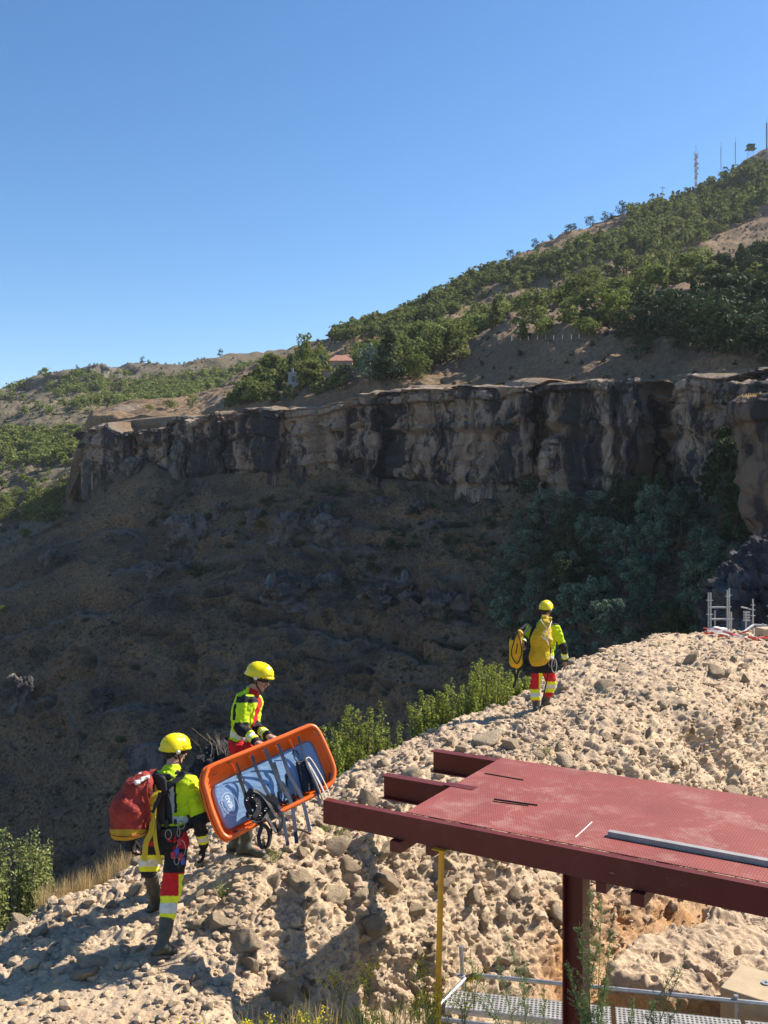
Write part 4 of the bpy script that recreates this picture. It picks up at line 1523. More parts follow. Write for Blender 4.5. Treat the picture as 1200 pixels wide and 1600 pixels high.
# ---- leafy shrubs just beyond the ridge edge
def leafy_shrub(name, base, height, spread, nst, leaves, lsize, label, seed, mat=None, lean=(0, 0), cat='shrub'):
    r = np.random.default_rng(seed)
    t = thing(name, label, cat, tuple(base))
    st = MB()
    pos, nr_ = [], []
    for k in range(nst):
        a = r.uniform(0, 6.3)
        q_ = math.sqrt(r.uniform(0, 1))
        b0 = np.array([math.cos(a) * q_ * spread[0] * 0.75, math.sin(a) * q_ * spread[1] * 0.75, -0.4])
        h = height * r.uniform(0.55, 1.0) * (1 - 0.35 * q_)
        tip = b0 + np.array([math.cos(a) * spread[0] * 0.35 * r.uniform(0, 1) + lean[0], math.sin(a) * spread[1] * 0.3 + lean[1], h + 0.4])
        mid = (b0 + tip) / 2 + r.normal(size=3) * 0.05 * height
        c = curve([b0, mid, tip], 8)
        st.tube(c, list(np.linspace(0.012, 0.003, len(c)) * height), 5)
        n_ = leaves // nst
        tt_ = r.uniform(0.18, 1.0, n_) ** 0.8
        cc = np.array(c)
        ii = tt_ * (len(c) - 1.001)
        i0 = ii.astype(int)
        pp = cc[i0] + (cc[i0 + 1] - cc[i0]) * (ii - i0)[:, None]
        d = r.normal(size=(n_, 3))
        d /= np.linalg.norm(d, axis=1, keepdims=True)
        rad = height * 0.13 * (1.15 - tt_) * r.uniform(0.2, 1.0, n_) + lsize
        pos.append(pp + d * rad[:, None])
        nr_.append(d * 0.6 + np.array([0, 0, 0.5]) + r.normal(size=(n_, 3)) * 0.4)
    st.build('stems', M_bark, t, loc=(0, 0, 0))
    v, f = leaf_quads(r, np.concatenate(pos), np.concatenate(nr_), lsize * r.uniform(0.6, 1.25, sum(map(len, pos))), 0.5)
    link('foliage', mk_mesh('foliage', v, f, [mat or M_shrub]), t)
    return t


leafy_shrub('leafy_shrub', P(562, 1238, 14.6), 1.55, (0.62, 0.5), 42, 7500, 0.024, 'upright yellow-green shrub behind the ridge just right of the orange stretcher', 1)
leafy_shrub('leafy_shrub', P(520, 1225, 14.2), 1.05, (0.4, 0.4), 20, 3000, 0.024, 'lower shrub hugging the right end of the stretcher', 2)
leafy_shrub('leafy_shrub', P(672, 1172, 16.8), 1.2, (0.5, 0.4), 26, 4000, 0.026, 'leftmost small shrub in the row before the far rescuer', 3)
leafy_shrub('leafy_shrub', P(722, 1150, 17.2), 1.35, (0.5, 0.5), 26, 4000, 0.026, 'middle shrub in the row left of the far rescuer', 4)
leafy_shrub('leafy_shrub', P(772, 1142, 17.8), 1.7, (0.62, 0.5), 40, 7200, 0.026, 'tallest bright shrub in the row, beside the far rescuer', 5)
leafy_shrub('leafy_shrub', P(812, 1115, 18.5), 1.1, (0.4, 0.5), 18, 2600, 0.026, 'shrub directly behind the yellow backpack of the far rescuer', 6)
leafy_shrub('leafy_shrub', P(18, 1455, 10.6), 1.35, (0.45, 0.6), 44, 9000, 0.022, 'large pale green shrub at the left edge below the path', 7, mat=leaf_mat('pale_shrub_leaves', (0.12, 0.15, 0.045), (0.24, 0.27, 0.09), (0.36, 0.37, 0.15), vscale=3, trans=0.35))
leafy_shrub('leafy_shrub', P(-60, 1440, 11.4), 1.5, (0.6, 0.6), 30, 4500, 0.024, 'shrub cut by the left edge of the view behind the large pale one', 8)


def grass_tuft(name, bases, h, n, label, mat, seed, kind=None, w=0.004, cat=None, spread=0.06, droop=0.35):
    r = np.random.default_rng(seed)
    V, Fc, b = [], [], 0
    for bs_ in bases:
        for k in range(n):
            a = r.uniform(0, 6.3)
            p0 = np.array(bs_) + np.array([math.cos(a), math.sin(a), 0]) * r.uniform(0, spread) - np.array([0, 0, 0.03])
            hh = h * r.uniform(0.45, 1.1)
            dr = np.array([math.cos(a), math.sin(a), 0]) * hh * r.uniform(0.05, droop)
            s = np.array([-math.sin(a + 1), math.cos(a + 1), 0]) * w
            p1 = p0 + dr * 0.35 + np.array([0, 0, hh * 0.6])
            p2 = p0 + dr + np.array([0, 0, hh])
            V += [p0 - s, p0 + s, p1 + s * 0.8, p1 - s * 0.8, p2 + s * 0.25, p2 - s * 0.25]
            Fc += [[b, b + 1, b + 2, b + 3], [b + 3, b + 2, b + 4, b + 5]]
            b += 6
    me = mk_mesh(name, np.array(V), np.array(Fc), [mat])
    o = link(name, me)
    return tag(o, label, cat, None, kind)


gb_ = []
r_ = np.random.default_rng(5)
for k in range(70):
    u = r_.uniform(66, 215)
    v = np.interp(u, [60, 120, 200, 215], [1425, 1402, 1362, 1352]) + r_.uniform(-6, 8)
    d = np.interp(u, [60, 215], [9.3, 10.4]) + r_.uniform(-0.1, 0.5)
    gb_.append(P(u, v + 6, d))
grass_tuft('dry_grass', gb_, 0.30, 22, 'straw-coloured dry grass along the ridge edge by the red bag', M_dry, 11, 'stuff', w=0.0022)
gb_ = []
for k in range(40):
    u = r_.uniform(330, 470)
    gb_.append(P(u, np.interp(u, [330, 470], [1165, 1150]) + r_.uniform(0, 30), r_.uniform(13.5, 15)))

# small green tufts on the path
gb_ = []
M_green = leaf_mat('green_grass_blades', (0.12, 0.16, 0.04), (0.24, 0.28, 0.08), vscale=4, trans=0.4)
for (u, v) in [(425, 1338), (435, 1332), (340, 1390), (345, 1384), (852, 1168), (856, 1172), (515, 1295), (560, 1255), (530, 1300), (700, 1190), (1035, 1005)]:
    i = ground_at(u, v)
    if i is not None:
        for q_ in range(3):
            gb_.append(ridge_v[i] + np.array([r_.normal() * 0.05, r_.normal() * 0.05, 0]))
grass_tuft('grass_tufts', gb_, 0.10, 16, 'little green grass tufts between the stones', M_green, 12, 'stuff', w=0.003, spread=0.05, droop=0.8)
# weedy verge at the very bottom: green and straw blades, yellow flowers
gb_ = []
for k in range(330):
    u = r_.uniform(300, 700)
    lo = np.interp(u, [300, 420, 560, 700], [1600, 1570, 1545, 1530])
    d = r_.uniform(6.4, 7.6)
    gb_.append(P(u, r_.uniform(lo + 30, 1720), d))
grass_tuft('verge_grass', gb_[:150], 0.17, 9, 'straw grass at the bottom of the picture', M_dry, 13, 'stuff', w=0.0018, spread=0.10)
grass_tuft('verge_weeds', gb_[190:290], 0.16, 10, 'green weeds at the bottom of the picture', M_green, 14, 'stuff', w=0.003, spread=0.10, droop=0.7)
M_yellow = leaf_mat('yellow_petals', (0.70, 0.56, 0.02), (0.85, 0.72, 0.05), vscale=5, trans=0.3)


def flower_plant(u, v, d, h, seed, label):
    r = np.random.default_rng(seed)
    t = thing('yellow_flower_plant', label, 'wildflower', tuple(P(u, v, d)), 'yellow flowering weeds along the bottom edge')
    st = MB()
    fp, lp = [], []
    for k in range(5):
        tip = np.array([r.normal() * 0.10, r.normal() * 0.10, h * r.uniform(0.75, 1.05)])
        c = curve([(0, 0, -0.1), tip * np.array([0.3, 0.3, 0.5]), tip], 5)
        st.tube(c, 0.0022, 4)
        for q_ in range(5):
            b_ = c[-1 - q_] + r.normal(size=3) * 0.02
            for j in range(7):
                fp.append(b_ + r.normal(size=3) * 0.013)
        for q_ in range(22):
            lp.append(c[r.integers(2, len(c) - 2)] + r.normal(size=3) * 0.025)
    st.build('stem', M_stem, t, loc=(0, 0, 0))
    v_, f_ = leaf_quads(r, np.array(fp), r.normal(size=(len(fp), 3)) + np.array([0, 0, 1.0]), 0.008, 0.8)
    tag(link('flowers', mk_mesh('flowers', v_, f_, [M_yellow]), t), kind='stuff')
    v_, f_ = leaf_quads(r, np.array(lp), r.normal(size=(len(lp), 3)), 0.013, 0.3)
    link('leaves', mk_mesh('leaves', v_, f_, [M_green]), t)


for k, (u, v, d, h) in enumerate([(290, 1660, 6.5, .26), (450, 1640, 7.0, .25), (545, 1635, 7.2, .22), (575, 1625, 7.4, .2), (600, 1650, 7.0, .24),
                                  (535, 1560, 7.9, .25), (575, 1555, 8.0, .27), (665, 1560, 7.9, .3), (672, 1600, 7.4, .3), (680, 1630, 7.1, .34), (740, 1560, 8.2, .3), (725, 1600, 7.2, .3), (640, 1600, 7.6, .2), (505, 1640, 6.6, .26), (400, 1640, 6.6, .24)]):
    flower_plant(u, v, d, h, 500 + k, 'spindly weed with small yellow flowers at the bottom edge')


# tall feathery weed in front of the red column
def feathery_weed(base, tips, label, seed, leaves=70):
    r = np.random.default_rng(seed)
    t = thing('feathery_weed', label, 'weed', tuple(base))
    st = MB()
    lp, ln = [], []
    base = np.array(base)
    for tp in tips:
        tp = np.array(tp) - base
        mid = tp * 0.5 + np.array([r.normal() * 0.03, r.normal() * 0.03, 0.05])
        c = curve([(r.normal() * 0.02, r.normal() * 0.02, -0.1), mid, tp], 9)
        L = np.linalg.norm(tp)
        st.tube(c, list(np.linspace(0.0045, 0.0015, len(c))), 5)
        cc = np.array(c)
        for k in range(5, len(cc) - 1):
            for j in range(4):
                d = r.normal(size=3)
                d[2] = abs(d[2]) * 0.8 + 0.3
                d /= np.linalg.norm(d)
                ln_ = L * 0.13 * (1.25 - k / len(cc)) * r.uniform(0.5, 1.2)
                e = cc[k] + d * ln_
                st.tube([cc[k], e], [0.0016, 0.0008], 3, cap=False)
                m_ = int(leaves / 6)
                q_ = cc[k] + np.outer(r.uniform(0.2, 1.0, m_), d * ln_)
                lp.append(q_ + r.normal(size=(m_, 3)) * 0.007)
    st.build('stem', M_stem, t, loc=(0, 0, 0))
    lp = np.concatenate(lp)
    v_, f_ = leaf_quads(r, lp, r.normal(size=(len(lp), 3)), 0.0065 * r.uniform(0.6, 1.3, len(lp)), 0.4)
    link('leaves', mk_mesh('leaves', v_, f_, [leaf_mat('feathery_leaves', (0.12, 0.18, 0.06), (0.24, 0.32, 0.12), vscale=5, trans=0.4)]), t)


feathery_weed(P(925, 1690, 6.0), [P(922, 1385, 6.1), P(905, 1440, 6.1), P(935, 1470, 6.05), P(955, 1450, 6.1), P(885, 1500, 6.0), P(940, 1400, 6.2), P(900, 1560, 6.0), P(950, 1530, 6.0)], 'tall feathery green weed in front of the red column', 31, 90)
feathery_weed(P(840, 1720, 6.1), [P(790, 1455, 6.3), P(775, 1490, 6.3), P(730, 1495, 6.4), P(820, 1500, 6.2), P(850, 1540, 6.2), P(745, 1560, 6.3)], 'sparse feathery weed between the yellow prop and the red column', 32, 60)
feathery_weed(P(980, 1720, 6.1), [P(1075, 1490, 6.4), P(1060, 1510, 6.3), P(1020, 1560, 6.2), P(990, 1560, 6.2), P(1065, 1560, 6.2), P(1020, 1610, 6.1)], 'leaning feathery weed right of the red column', 33, 55)
# ------------------------------------------------------------------ rocks standing by themselves
def ring_rock(name, cu, cd, rings, mat, seed, label, cat='rock', amp_=0.3, fs=0.25, n=120, asp=1.0, kind=None, ws=0.0, rock_attr=1.0, sub=8):
    """rings: (v, radius in m, shift u px) from the top down; uneven rock body"""
    t_ = np.array([[r[0], r[1], r[2] if len(r) > 2 else 0] for r in rings], float)
    L = np.linspace(0, len(t_) - 1, (len(t_) - 1) * sub + 1)
    V = np.stack([np.interp(L, np.arange(len(t_)), t_[:, k]) for k in range(3)], 1)
    th = np.linspace(0, 2 * math.pi, n, endpoint=False)
    rows = []
    top = P(cu + V[0, 2], V[0, 0], cd)
    for f in np.linspace(0.01, 0.95, 10):
        rows.append(np.stack([top[0] + np.cos(th) * V[0, 1] * f, top[1] + np.sin(th) * V[0, 1] * f * asp, np.full(n, top[2] + (1 - f * f) * 0.04 * V[0, 1])], 1))
    for v, r, s in V:
        c = P(cu + s, v, cd)
        rows.append(np.stack([c[0] + np.cos(th) * r, c[1] + np.sin(th) * r * asp, np.full(n, c[2])], 1))
    A = np.array(rows)
    A = np.concatenate([A, A[:, :1]], 1)
    N = grid_normals(A)
    N[:, 0] = N[:, -1] = (N[:, 0] + N[:, -1]) / 2
    cc = A.reshape(-1, 3).mean(0)
    if ((A - cc) * N).sum(2).mean() < 0:
        N = -N
    p = A.reshape(-1, 3)
    d = fbm(p * fs, 5, seed) * amp_ + fbm(p * fs * 0.3, 2, seed + 3) * amp_ * 1.5
    if ws:
        pw = p + fbm(p * ws * 2, 2, seed + 5)[:, None] * 0.3 / ws
        w = shards(pw * ws * np.array([1, 1, 1.6]), seed + 1)
        d += w[0] * amp_ * 3.0 - (1 - sstep(0.0, 0.12, w[1])) * amp_ * 0.9
        w = shards(pw * ws * 2.7 * np.array([1, 1, 1.6]), seed + 2)
        d += w[0] * amp_ * 1.2
    A = A + N * d.reshape(A.shape[:2])[..., None]
    A[:, -1] = A[:, 0]
    f = grid_faces(*A.shape[:2])
    me = mk_mesh(name, A.reshape(-1, 3), f, [mat], smooth=True, attrs={'rock': np.full(len(p), rock_attr), 'stone': np.ones(len(p)) * 0.5, 'orange': np.zeros(len(p))})
    return tag(link(name, me), label, cat, None, kind)


M_pillar = rock_mat('pillar_rock', (0.24, 0.17, 0.12), (0.20, 0.13, 0.10), (0.05, 0.045, 0.045), 0.35, 1.6)
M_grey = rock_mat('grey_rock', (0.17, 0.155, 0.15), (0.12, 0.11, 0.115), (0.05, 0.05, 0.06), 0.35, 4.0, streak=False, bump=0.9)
ring_rock('rock_pillar', 1262, 158, [(624, 10.6), (632, 12.0), (650, 12.3), (657, 12.0), (664, 11.0), (700, 10.7), (760, 10.9), (800, 10.4), (812, 9.6), (830, 8.8), (850, 8.6), (900, 8.8)], M_pillar, 401,
          'tall tan rock pillar with an overhanging cap at the right edge', amp_=0.35, fs=0.25, ws=0.12)
ring_rock('rock_ledge', 1235, 182, [(600, 9.5), (606, 11.6), (620, 11.4), (640, 9.0), (700, 8.0)], M_cliff, 405, 'mossy rounded rock ledge behind the cap of the right pillar', amp_=0.5, fs=0.3, ws=0.15)
ring_rock('rock_outcrop', 1236, 84, [(826, 2.4), (838, 3.5), (862, 4.4), (888, 5.6), (905, 7.0), (930, 7.5), (980, 7.6), (1080, 7.8)], M_grey, 411, 'dark grey rounded rock outcrop behind the scaffolding at the right', amp_=0.5, fs=0.45, ws=0.45, n=180)
# grass on top of the pillar
gb_ = []
r_ = np.random.default_rng(77)
for k in range(260):
    a, q_ = r_.uniform(0, 6.3), math.sqrt(r_.random()) * 10.4
    c = P(1262, 624, 158)
    gb_.append(c + np.array([math.cos(a) * q_, math.sin(a) * q_, 0.3]))
grass_tuft('dry_grass', gb_, 0.7, 10, 'dry grass on top of the right rock pillar', M_dry, 15, 'stuff', w=0.05, spread=0.8)

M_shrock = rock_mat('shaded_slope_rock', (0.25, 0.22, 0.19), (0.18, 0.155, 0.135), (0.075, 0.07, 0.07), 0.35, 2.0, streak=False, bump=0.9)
for (u, v, wpx, hpx, lab) in [
    (300, 852, 96, 60, 'flat-topped rock ledge catching the sun in the middle of the slope'), (455, 838, 66, 44, 'big dark boulder at the end of the lit path'),
    (448, 812, 24, 16, 'small pale boulder glowing in the sun above the big dark one'), (520, 835, 60, 34, 'dark boulder right of the lit ledge'), (498, 815, 40, 26, 'boulder between the shrub and the dark boulders'),
    (325, 838, 16, 9, 'small lit stone at the start of the lit path'), (345, 836, 20, 10, 'second small lit stone on the lit path'),
    (158, 1098, 36, 32, 'dark boulder on the open slope above the slab-sided one'),
    (30, 1085, 50, 40, 'rock outcrop with a lit top at the left edge of the slope'), (245, 905, 34, 26, 'rock stub under the flat ledge'),
    (620, 935, 120, 42, 'long grey rock band on the shaded slope'), (480, 925, 130, 36, 'grey rock band left of the long one'), (700, 955, 90, 40, 'grey rock band below the cliff wood'),
    (280, 700, 22, 60, 'rock stub between the two left cliffs'), (272, 678, 12, 30, 'slender rock pinnacle behind the left cliff'), (135, 720, 12, 40, 'free-standing rock pinnacle at the end of the left cliff'),
    (210, 725, 34, 20, 'rounded boulder at the foot of the left cliff'), (345, 800, 30, 16, 'boulder in the scree below the second cliff'), (398, 812, 26, 18, 'boulder in the scree above the bright bush'),
    (600, 790, 40, 10, 'pale slab in the scree under the cliff'), (660, 795, 50, 12, 'pale slab right of the scree slab'), (90, 880, 50, 20, 'low rock beside the lit patch at the left')]:
    p = slope_at(u, min(v + hpx * 0.3, 1300))
    d = p[1]
    r = wpx * d / F / 2
    vb = HZ - p[2] * F / d
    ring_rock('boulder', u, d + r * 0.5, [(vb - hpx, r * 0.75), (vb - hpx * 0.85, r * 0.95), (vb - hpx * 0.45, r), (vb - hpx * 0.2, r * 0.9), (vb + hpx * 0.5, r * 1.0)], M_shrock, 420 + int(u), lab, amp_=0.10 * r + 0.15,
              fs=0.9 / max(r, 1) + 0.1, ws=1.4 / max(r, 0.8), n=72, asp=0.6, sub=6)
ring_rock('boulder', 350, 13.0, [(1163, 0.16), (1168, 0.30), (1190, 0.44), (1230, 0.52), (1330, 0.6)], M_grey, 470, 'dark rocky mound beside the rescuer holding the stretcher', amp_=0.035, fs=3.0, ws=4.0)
# the angular dark slab standing low on the slope
sb0 = slope_at(225, 1215)
sdp = sb0[1] - 3
pg = [P(u, v, sdp + k_) for u, v, k_ in [(189, 1168, 3), (218, 1163, 2), (247, 1164, 0), (258, 1182, 0), (250, 1216, -1), (222, 1240, -1), (205, 1212, 1)]]
m_ = MB()
n_ = len(pg)
m_.add(pg + [p + np.array([1.5, 6.0, -1.0]) for p in pg], [list(range(n_))[::-1], list(range(n_, 2 * n_))] + [[i, (i + 1) % n_, n_ + (i + 1) % n_, n_ + i] for i in range(n_)])
so2 = m_.build('boulder', M_grey, loc=tuple(pg[4]))
bv = so2.modifiers.new('b', 'BEVEL')
bv.width = 0.5
bv.segments = 3
tag(so2, 'dark angular rock slab low on the slope above the red bag', 'rock')
# dry twigs on the mound
tw = MB()
r_ = np.random.default_rng(8)
for k in range(46):
    b0 = P(r_.uniform(312, 470), 1180, r_.uniform(12.6, 13.4))
    a = r_.uniform(0, 6.3)
    e = b0 + np.array([math.cos(a) * 0.16, math.sin(a) * 0.1, r_.uniform(0.1, 0.3)])
    tw.tube([b0, (b0 + e) / 2 + r_.normal(size=3) * 0.02, e], [0.004, 0.003, 0.0015], 4)
    tw.tube([(b0 + e) / 2, e + r_.normal(size=3) * 0.07], [0.0025, 0.001], 3)
tag(tw.build('dry_twigs', simple_mat('dry_twig', (0.30, 0.24, 0.17), 0.9)), 'dry branching twigs on the dark mound behind the ridge', kind='stuff')

# ------------------------------------------------------------------ red steel platform
def red_steel(name, col, dust, plate=False):
    m, nt, bs, out = new_mat(name)
    g = NT(nt)
    base = g.ramp(g.noise(1.7, 6, 0.6), [(0.3, tuple(x * 0.82 for x in col)), (0.7, tuple(x * 1.12 for x in col))])
    d = g.noise(2.6, 9, 0.75, dist=0.4)
    d2 = g.noise(0.9, 3, 0.5)
    k = g.math('MULTIPLY', g.ramp(d, [(0.5, 0.0), (0.75, 1.0)]), g.ramp(d2, [(0.38, 0.15), (0.62, 1.0)]))
    base = g.mix(g.math('MULTIPLY', k, dust), base, (0.52, 0.38, 0.31))
    g.l(base, bs.inputs['Base Color'])
    bs.inputs['Roughness'].default_value = 0.5 if not plate else 0.55
    bs.inputs['Specular IOR Level'].default_value = 0.4
    if plate:
        # tear-plate pattern: two families of short lozenges
        hs = []
        for sgn in (1, -1):
            t = g.n('ShaderNodeTexVoronoi', feature='F1')
            t.voronoi_dimensions = '2D'
            t.inputs['Randomness'].default_value = 0.0
            t.inputs['Scale'].default_value = 1.0
            mp = g.coord((52, 19, 1), (0, 0, math.radians(45) * sgn - 0.54))
            g.l(mp, t.inputs['Vector'])
            hs.append(g.ramp(t.outputs['Distance'], [(0.12, 1.0), (0.30, 0.0)]))
        h = g.math('MAXIMUM', hs[0], hs[1])
        base2 = g.mix(g.math('MULTIPLY', h, 0.16), base, tuple(min(1, x * 1.7) for x in col))
        g.l(base2, bs.inputs['Base Color'])
        g.bump(h, 0.6, 0.003, bs)
    else:
        g.bump(g.noise(30, 4, 0.6), 0.12, 0.004, bs)
    return m


M_red = red_steel('red_painted_steel', (0.115, 0.014, 0.011), 0.12)
M_plate = red_steel('red_tear_plate', (0.235, 0.056, 0.042), 0.62, plate=True)
M_steel = simple_mat('galvanised_steel', (0.42, 0.43, 0.45), 0.42, 0.75, var=0.25, vscale=12, bump=0.1)
M_greybar = simple_mat('grey_aluminium', (0.27, 0.265, 0.26), 0.6, 0.1, var=0.2, vscale=8)
M_yel = simple_mat('yellow_orange_paint', (0.80, 0.34, 0.012), 0.5, var=0.18, vscale=10)
M_blacksteel = simple_mat('dark_steel', (0.03, 0.027, 0.027), 0.6, 0.3)
M_white = simple_mat('white_paint', (0.75, 0.73, 0.7), 0.6)

pa = np.array([-0.857, 0.515, 0.0])
pa /= np.linalg.norm(pa)
pb = np.array([-pa[1] * -1, -pa[0], 0.0])
pb = np.array([pa[1], -pa[0], 0.0])
pz = np.array([0, 0, 1.0])
PO = P(505, 1250, 8.3)
plat = thing('steel_platform', 'dark red steel platform with projecting beams at the lower right', 'platform', tuple(PO))


def PP(a, b, z=0):
    return PO + pa * a + pb * b + pz * z


def channel(b0, h, w, tw_, tf, a0, a1, open_back=True):
    m = MB()
    s = 1 if open_back else -1
    prof = [(0, 0), (w * s, 0), (w * s, -tf), (tw_ * s, -tf * 1.2), (tw_ * s, -h + tf * 1.2), (w * s, -h + tf), (w * s, -h), (0, -h)]
    m.prism(prof, PP(a0, b0), (pb, pz, pa), a1 - a0)
    return m


def ibeam(b0, h, w, tw_, tf, a0, a1):
    m = MB()
    c = tw_ / 2
    prof = [(-w / 2, 0), (w / 2, 0), (w / 2, -tf), (c, -tf), (c, -h + tf), (w / 2, -h + tf), (w / 2, -h), (-w / 2, -h), (-w / 2, -h + tf), (-c, -h + tf), (-c, -tf), (-w / 2, -tf)]
    m.prism(prof, PP(a0, b0), (pb, pz, pa), a1 - a0)
    return m


channel(0, 0.2, 0.075, 0.009, 0.012, -6.2, 0).build('edge_beam', M_red, plat)
ibeam(0.94, 0.22, 0.11, 0.008, 0.011, -6.2, -0.05).build('beam', M_red, plat)
ibeam(1.94, 0.22, 0.11, 0.008, 0.011, -6.2, -0.045).build('beam', M_red, plat)
m_ = MB()
m_.box((PP(-0.78, 0.08) + PP(-6.2, 2.0)) / 2 + pz * 0.0045, (5.42, 1.92, 0.006), ax=(pa, pb, pz))
me_o = m_.build('deck_plate', M_plate, plat)
m_ = MB()
m_.box((PP(-0.72, 0.94) + PP(-0.98, 0.94)) / 2 + pz * 0.0085, (0.30, 0.10, 0.008), ax=(pa, pb, pz))
m_.build('flange_tab', M_red, plat)
for (a0, b0) in [(-1.05, 0.02), (-3.05, 0.02)]:
    m_ = MB()
    m_.box(PP(a0 + 0.30, 0.35, -0.25), (0.10, 0.8, 0.09), ax=(pa, pb, pz))
    m_.build('cross_bearer', M_red, plat)
for a0 in (-1.02, -2.45):
    for b0 in (0.94,):
        m_ = MB()
        m_.box(PP(a0, 1.0, -0.262), (0.08, 1.9, 0.075), ax=(pa, pb, pz))
        m_.build('cross_bearer', M_red, plat)
# weld marks, holes and drips on the edge beam
for (a0, z0, l_) in [(-2.55, -0.115, 0.035), (-3.65, -0.105, 0.05), (-2.95, -0.07, 0.008), (-3.05, -0.10, 0.006), (-4.1, -0.12, 0.05)]:
    m_ = MB()
    m_.box(PP(a0, -0.002, z0), (l_, 0.004, 0.009), ax=(pa, pb, pz))
    m_.build('weld_mark', simple_mat('scuffed_paint', (0.30, 0.10, 0.08), 0.6), plat)
# column: H section under the edge beam
cx = P(901, 1400, 7.28)
colt = MB()
hw, tf = 0.08, 0.011
cc0 = np.array([cx[0], cx[1] + 0.02, PO[2] - 0.2])
L_ = 3.0
for s_ in (-1, 1):
    colt.box(cc0 + pa * s_ * (hw - tf / 2) - pz * L_ / 2, (tf, 0.16, L_), ax=(pa, pb, pz))
colt.box(cc0 - pz * L_ / 2, (2 * hw - 2 * tf - 0.002, 0.008, L_), ax=(pa, pb, pz))
colt.build('column', M_red, plat)
# braced far column, hidden mostly behind the deck
c2 = PP(-4.6, 1.0, -0.22)
colt = MB()
for s_ in (-1, 1):
    colt.box(c2 + pa * s_ * (hw - tf / 2) - pz * L_ / 2, (tf, 0.16, L_), ax=(pa, pb, pz))
colt.box(c2 - pz * L_ / 2, (2 * hw - 2 * tf - 0.002, 0.008, L_), ax=(pa, pb, pz))
colt.build('column', M_red, plat)

# things lying on the deck
dz = 0.0075
m_ = MB()
b0 = P(949.6, 1308.7, 7.386)
e_ = b0 - pa * 3.0
m_.box((b0 + e_) / 2 + pz * (0.024 + 0.0) + pb * 0.028, (3.0, 0.055, 0.045), ax=(pa, pb, pz))
gb = m_.build('metal_bar', M_greybar, loc=tuple((b0 + e_) / 2))
tag(gb, 'long grey metal bar lying along the red deck plate', 'bar')


def deck_pt(u, v):
    zt_ = PO[2] + dz
    d = -zt_ * F / (v - HZ)
    return np.array([(u - 600) * d / F, d, zt_])


for (p0, p1, w_, mt, lab) in [((758, 1209), (818, 1219.5), 0.010, M_blacksteel, 'thin dark rod lying near the far corner of the red deck'),
                              ((772, 1249.5), (840, 1259), 0.012, M_blacksteel, 'upper of two thin dark rods lying side by side on the deck'),
                              ((770, 1252.5), (826, 1259.5), 0.008, M_blacksteel, 'lower of two thin dark rods lying side by side on the deck'),
                              ((899, 1309), (925, 1285), 0.007, M_white, 'thin white stick lying across the red deck')]:
    a_, b_ = deck_pt(*p0), deck_pt(*p1)
    m_ = MB()
    m_.tube([a_ + pz * w_ / 2, b_ + pz * w_ / 2], w_ / 2, 8)
    tag(m_.build('rod', mt, loc=tuple(a_)), lab, 'rod')

# yellow prop
m_ = MB()
pt, pbm = P(690, 1326, 7.72), P(682.5, 1640, 7.45)
dirp = (pbm - pt) / np.linalg.norm(pbm - pt)
prop = thing('steel_prop', 'yellow-orange steel prop standing under the edge of the red platform', 'prop', tuple(pbm))
m_.tube([pt, pt + dirp * 1.1], 0.0235, 14)
m_.build('inner_tube', M_yel, prop)
m_ = MB()
m_.tube([pt + dirp * 1.1, pbm], 0.026, 14)
m_.build('outer_tube', M_yel, prop)
m_ = MB()
m_.box(pt + pz * 0.002, (0.12, 0.12, 0.006), ax=(pa, pb, pz))
m_.build('head_plate', M_yel, prop)
m_ = MB()
m_.tube([pt + dirp * 1.02, pt + dirp * 1.12], 0.031, 14)
m_.build('collar', M_yel, prop)

# scaffold walkway at the bottom
wz = 8.6 * (HZ - 1575) / F
w0 = P(687, 1575, 8.6)
wd = np.array([0.98, -0.2, 0])
wd /= np.linalg.norm(wd)
wn_ = np.array([-wd[1], wd[0], 0])
walk = thing('scaffold_walkway', 'galvanised scaffold walkway of perforated planks at the bottom', 'scaffold', tuple(w0))
m, nt, bs, out_ = new_mat('perforated_steel')
g = NT(nt)
v1 = g.n('ShaderNodeTexVoronoi', feature='F1')
v1.voronoi_dimensions = '2D'
v1.inputs['Randomness'].default_value = 0.0
v1.inputs['Scale'].default_value = 1.0
g.l(g.coord((26, 26, 26), (0, 0, math.atan2(wd[1], wd[0]) * -1)), v1.inputs['Vector'])
hole = g.ramp(v1.outputs['Distance'], [(0.30, 1.0), (0.36, 0.0)])
cm_ = g.mix(hole, g.ramp(g.noise(9, 5, 0.6), [(0.3, (0.27, 0.27, 0.27)), (0.7, (0.42, 0.41, 0.39))]), (0.05, 0.045, 0.04))
g.l(cm_, bs.inputs['Base Color'])
bs.inputs['Roughness'].default_value = 0.5
bs.inputs['Metallic'].default_value = 0.2
g.bump(hole, 0.8, 0.004, bs)
M_perf = m
for k, (l0, l1) in enumerate([(0.05, 1.50), (1.54, 2.6), (2.64, 4.9)]):
    m_ = MB()
    c = w0 + wd * (l0 + l1) / 2 + wn_ * 0.15
    m_.box(c, (l1 - l0, 0.30, 0.03), ax=(wd, wn_, pz))
    pl_ = m_.build('plank', M_perf, walk)
    for s_ in (-1, 1):
        m_ = MB()
        m_.box(c + wn_ * s_ * 0.154 - pz * 0.012, (l1 - l0, 0.006, 0.055), ax=(wd, wn_, pz))
        m_.build('plank_edge', M_steel, pl_)
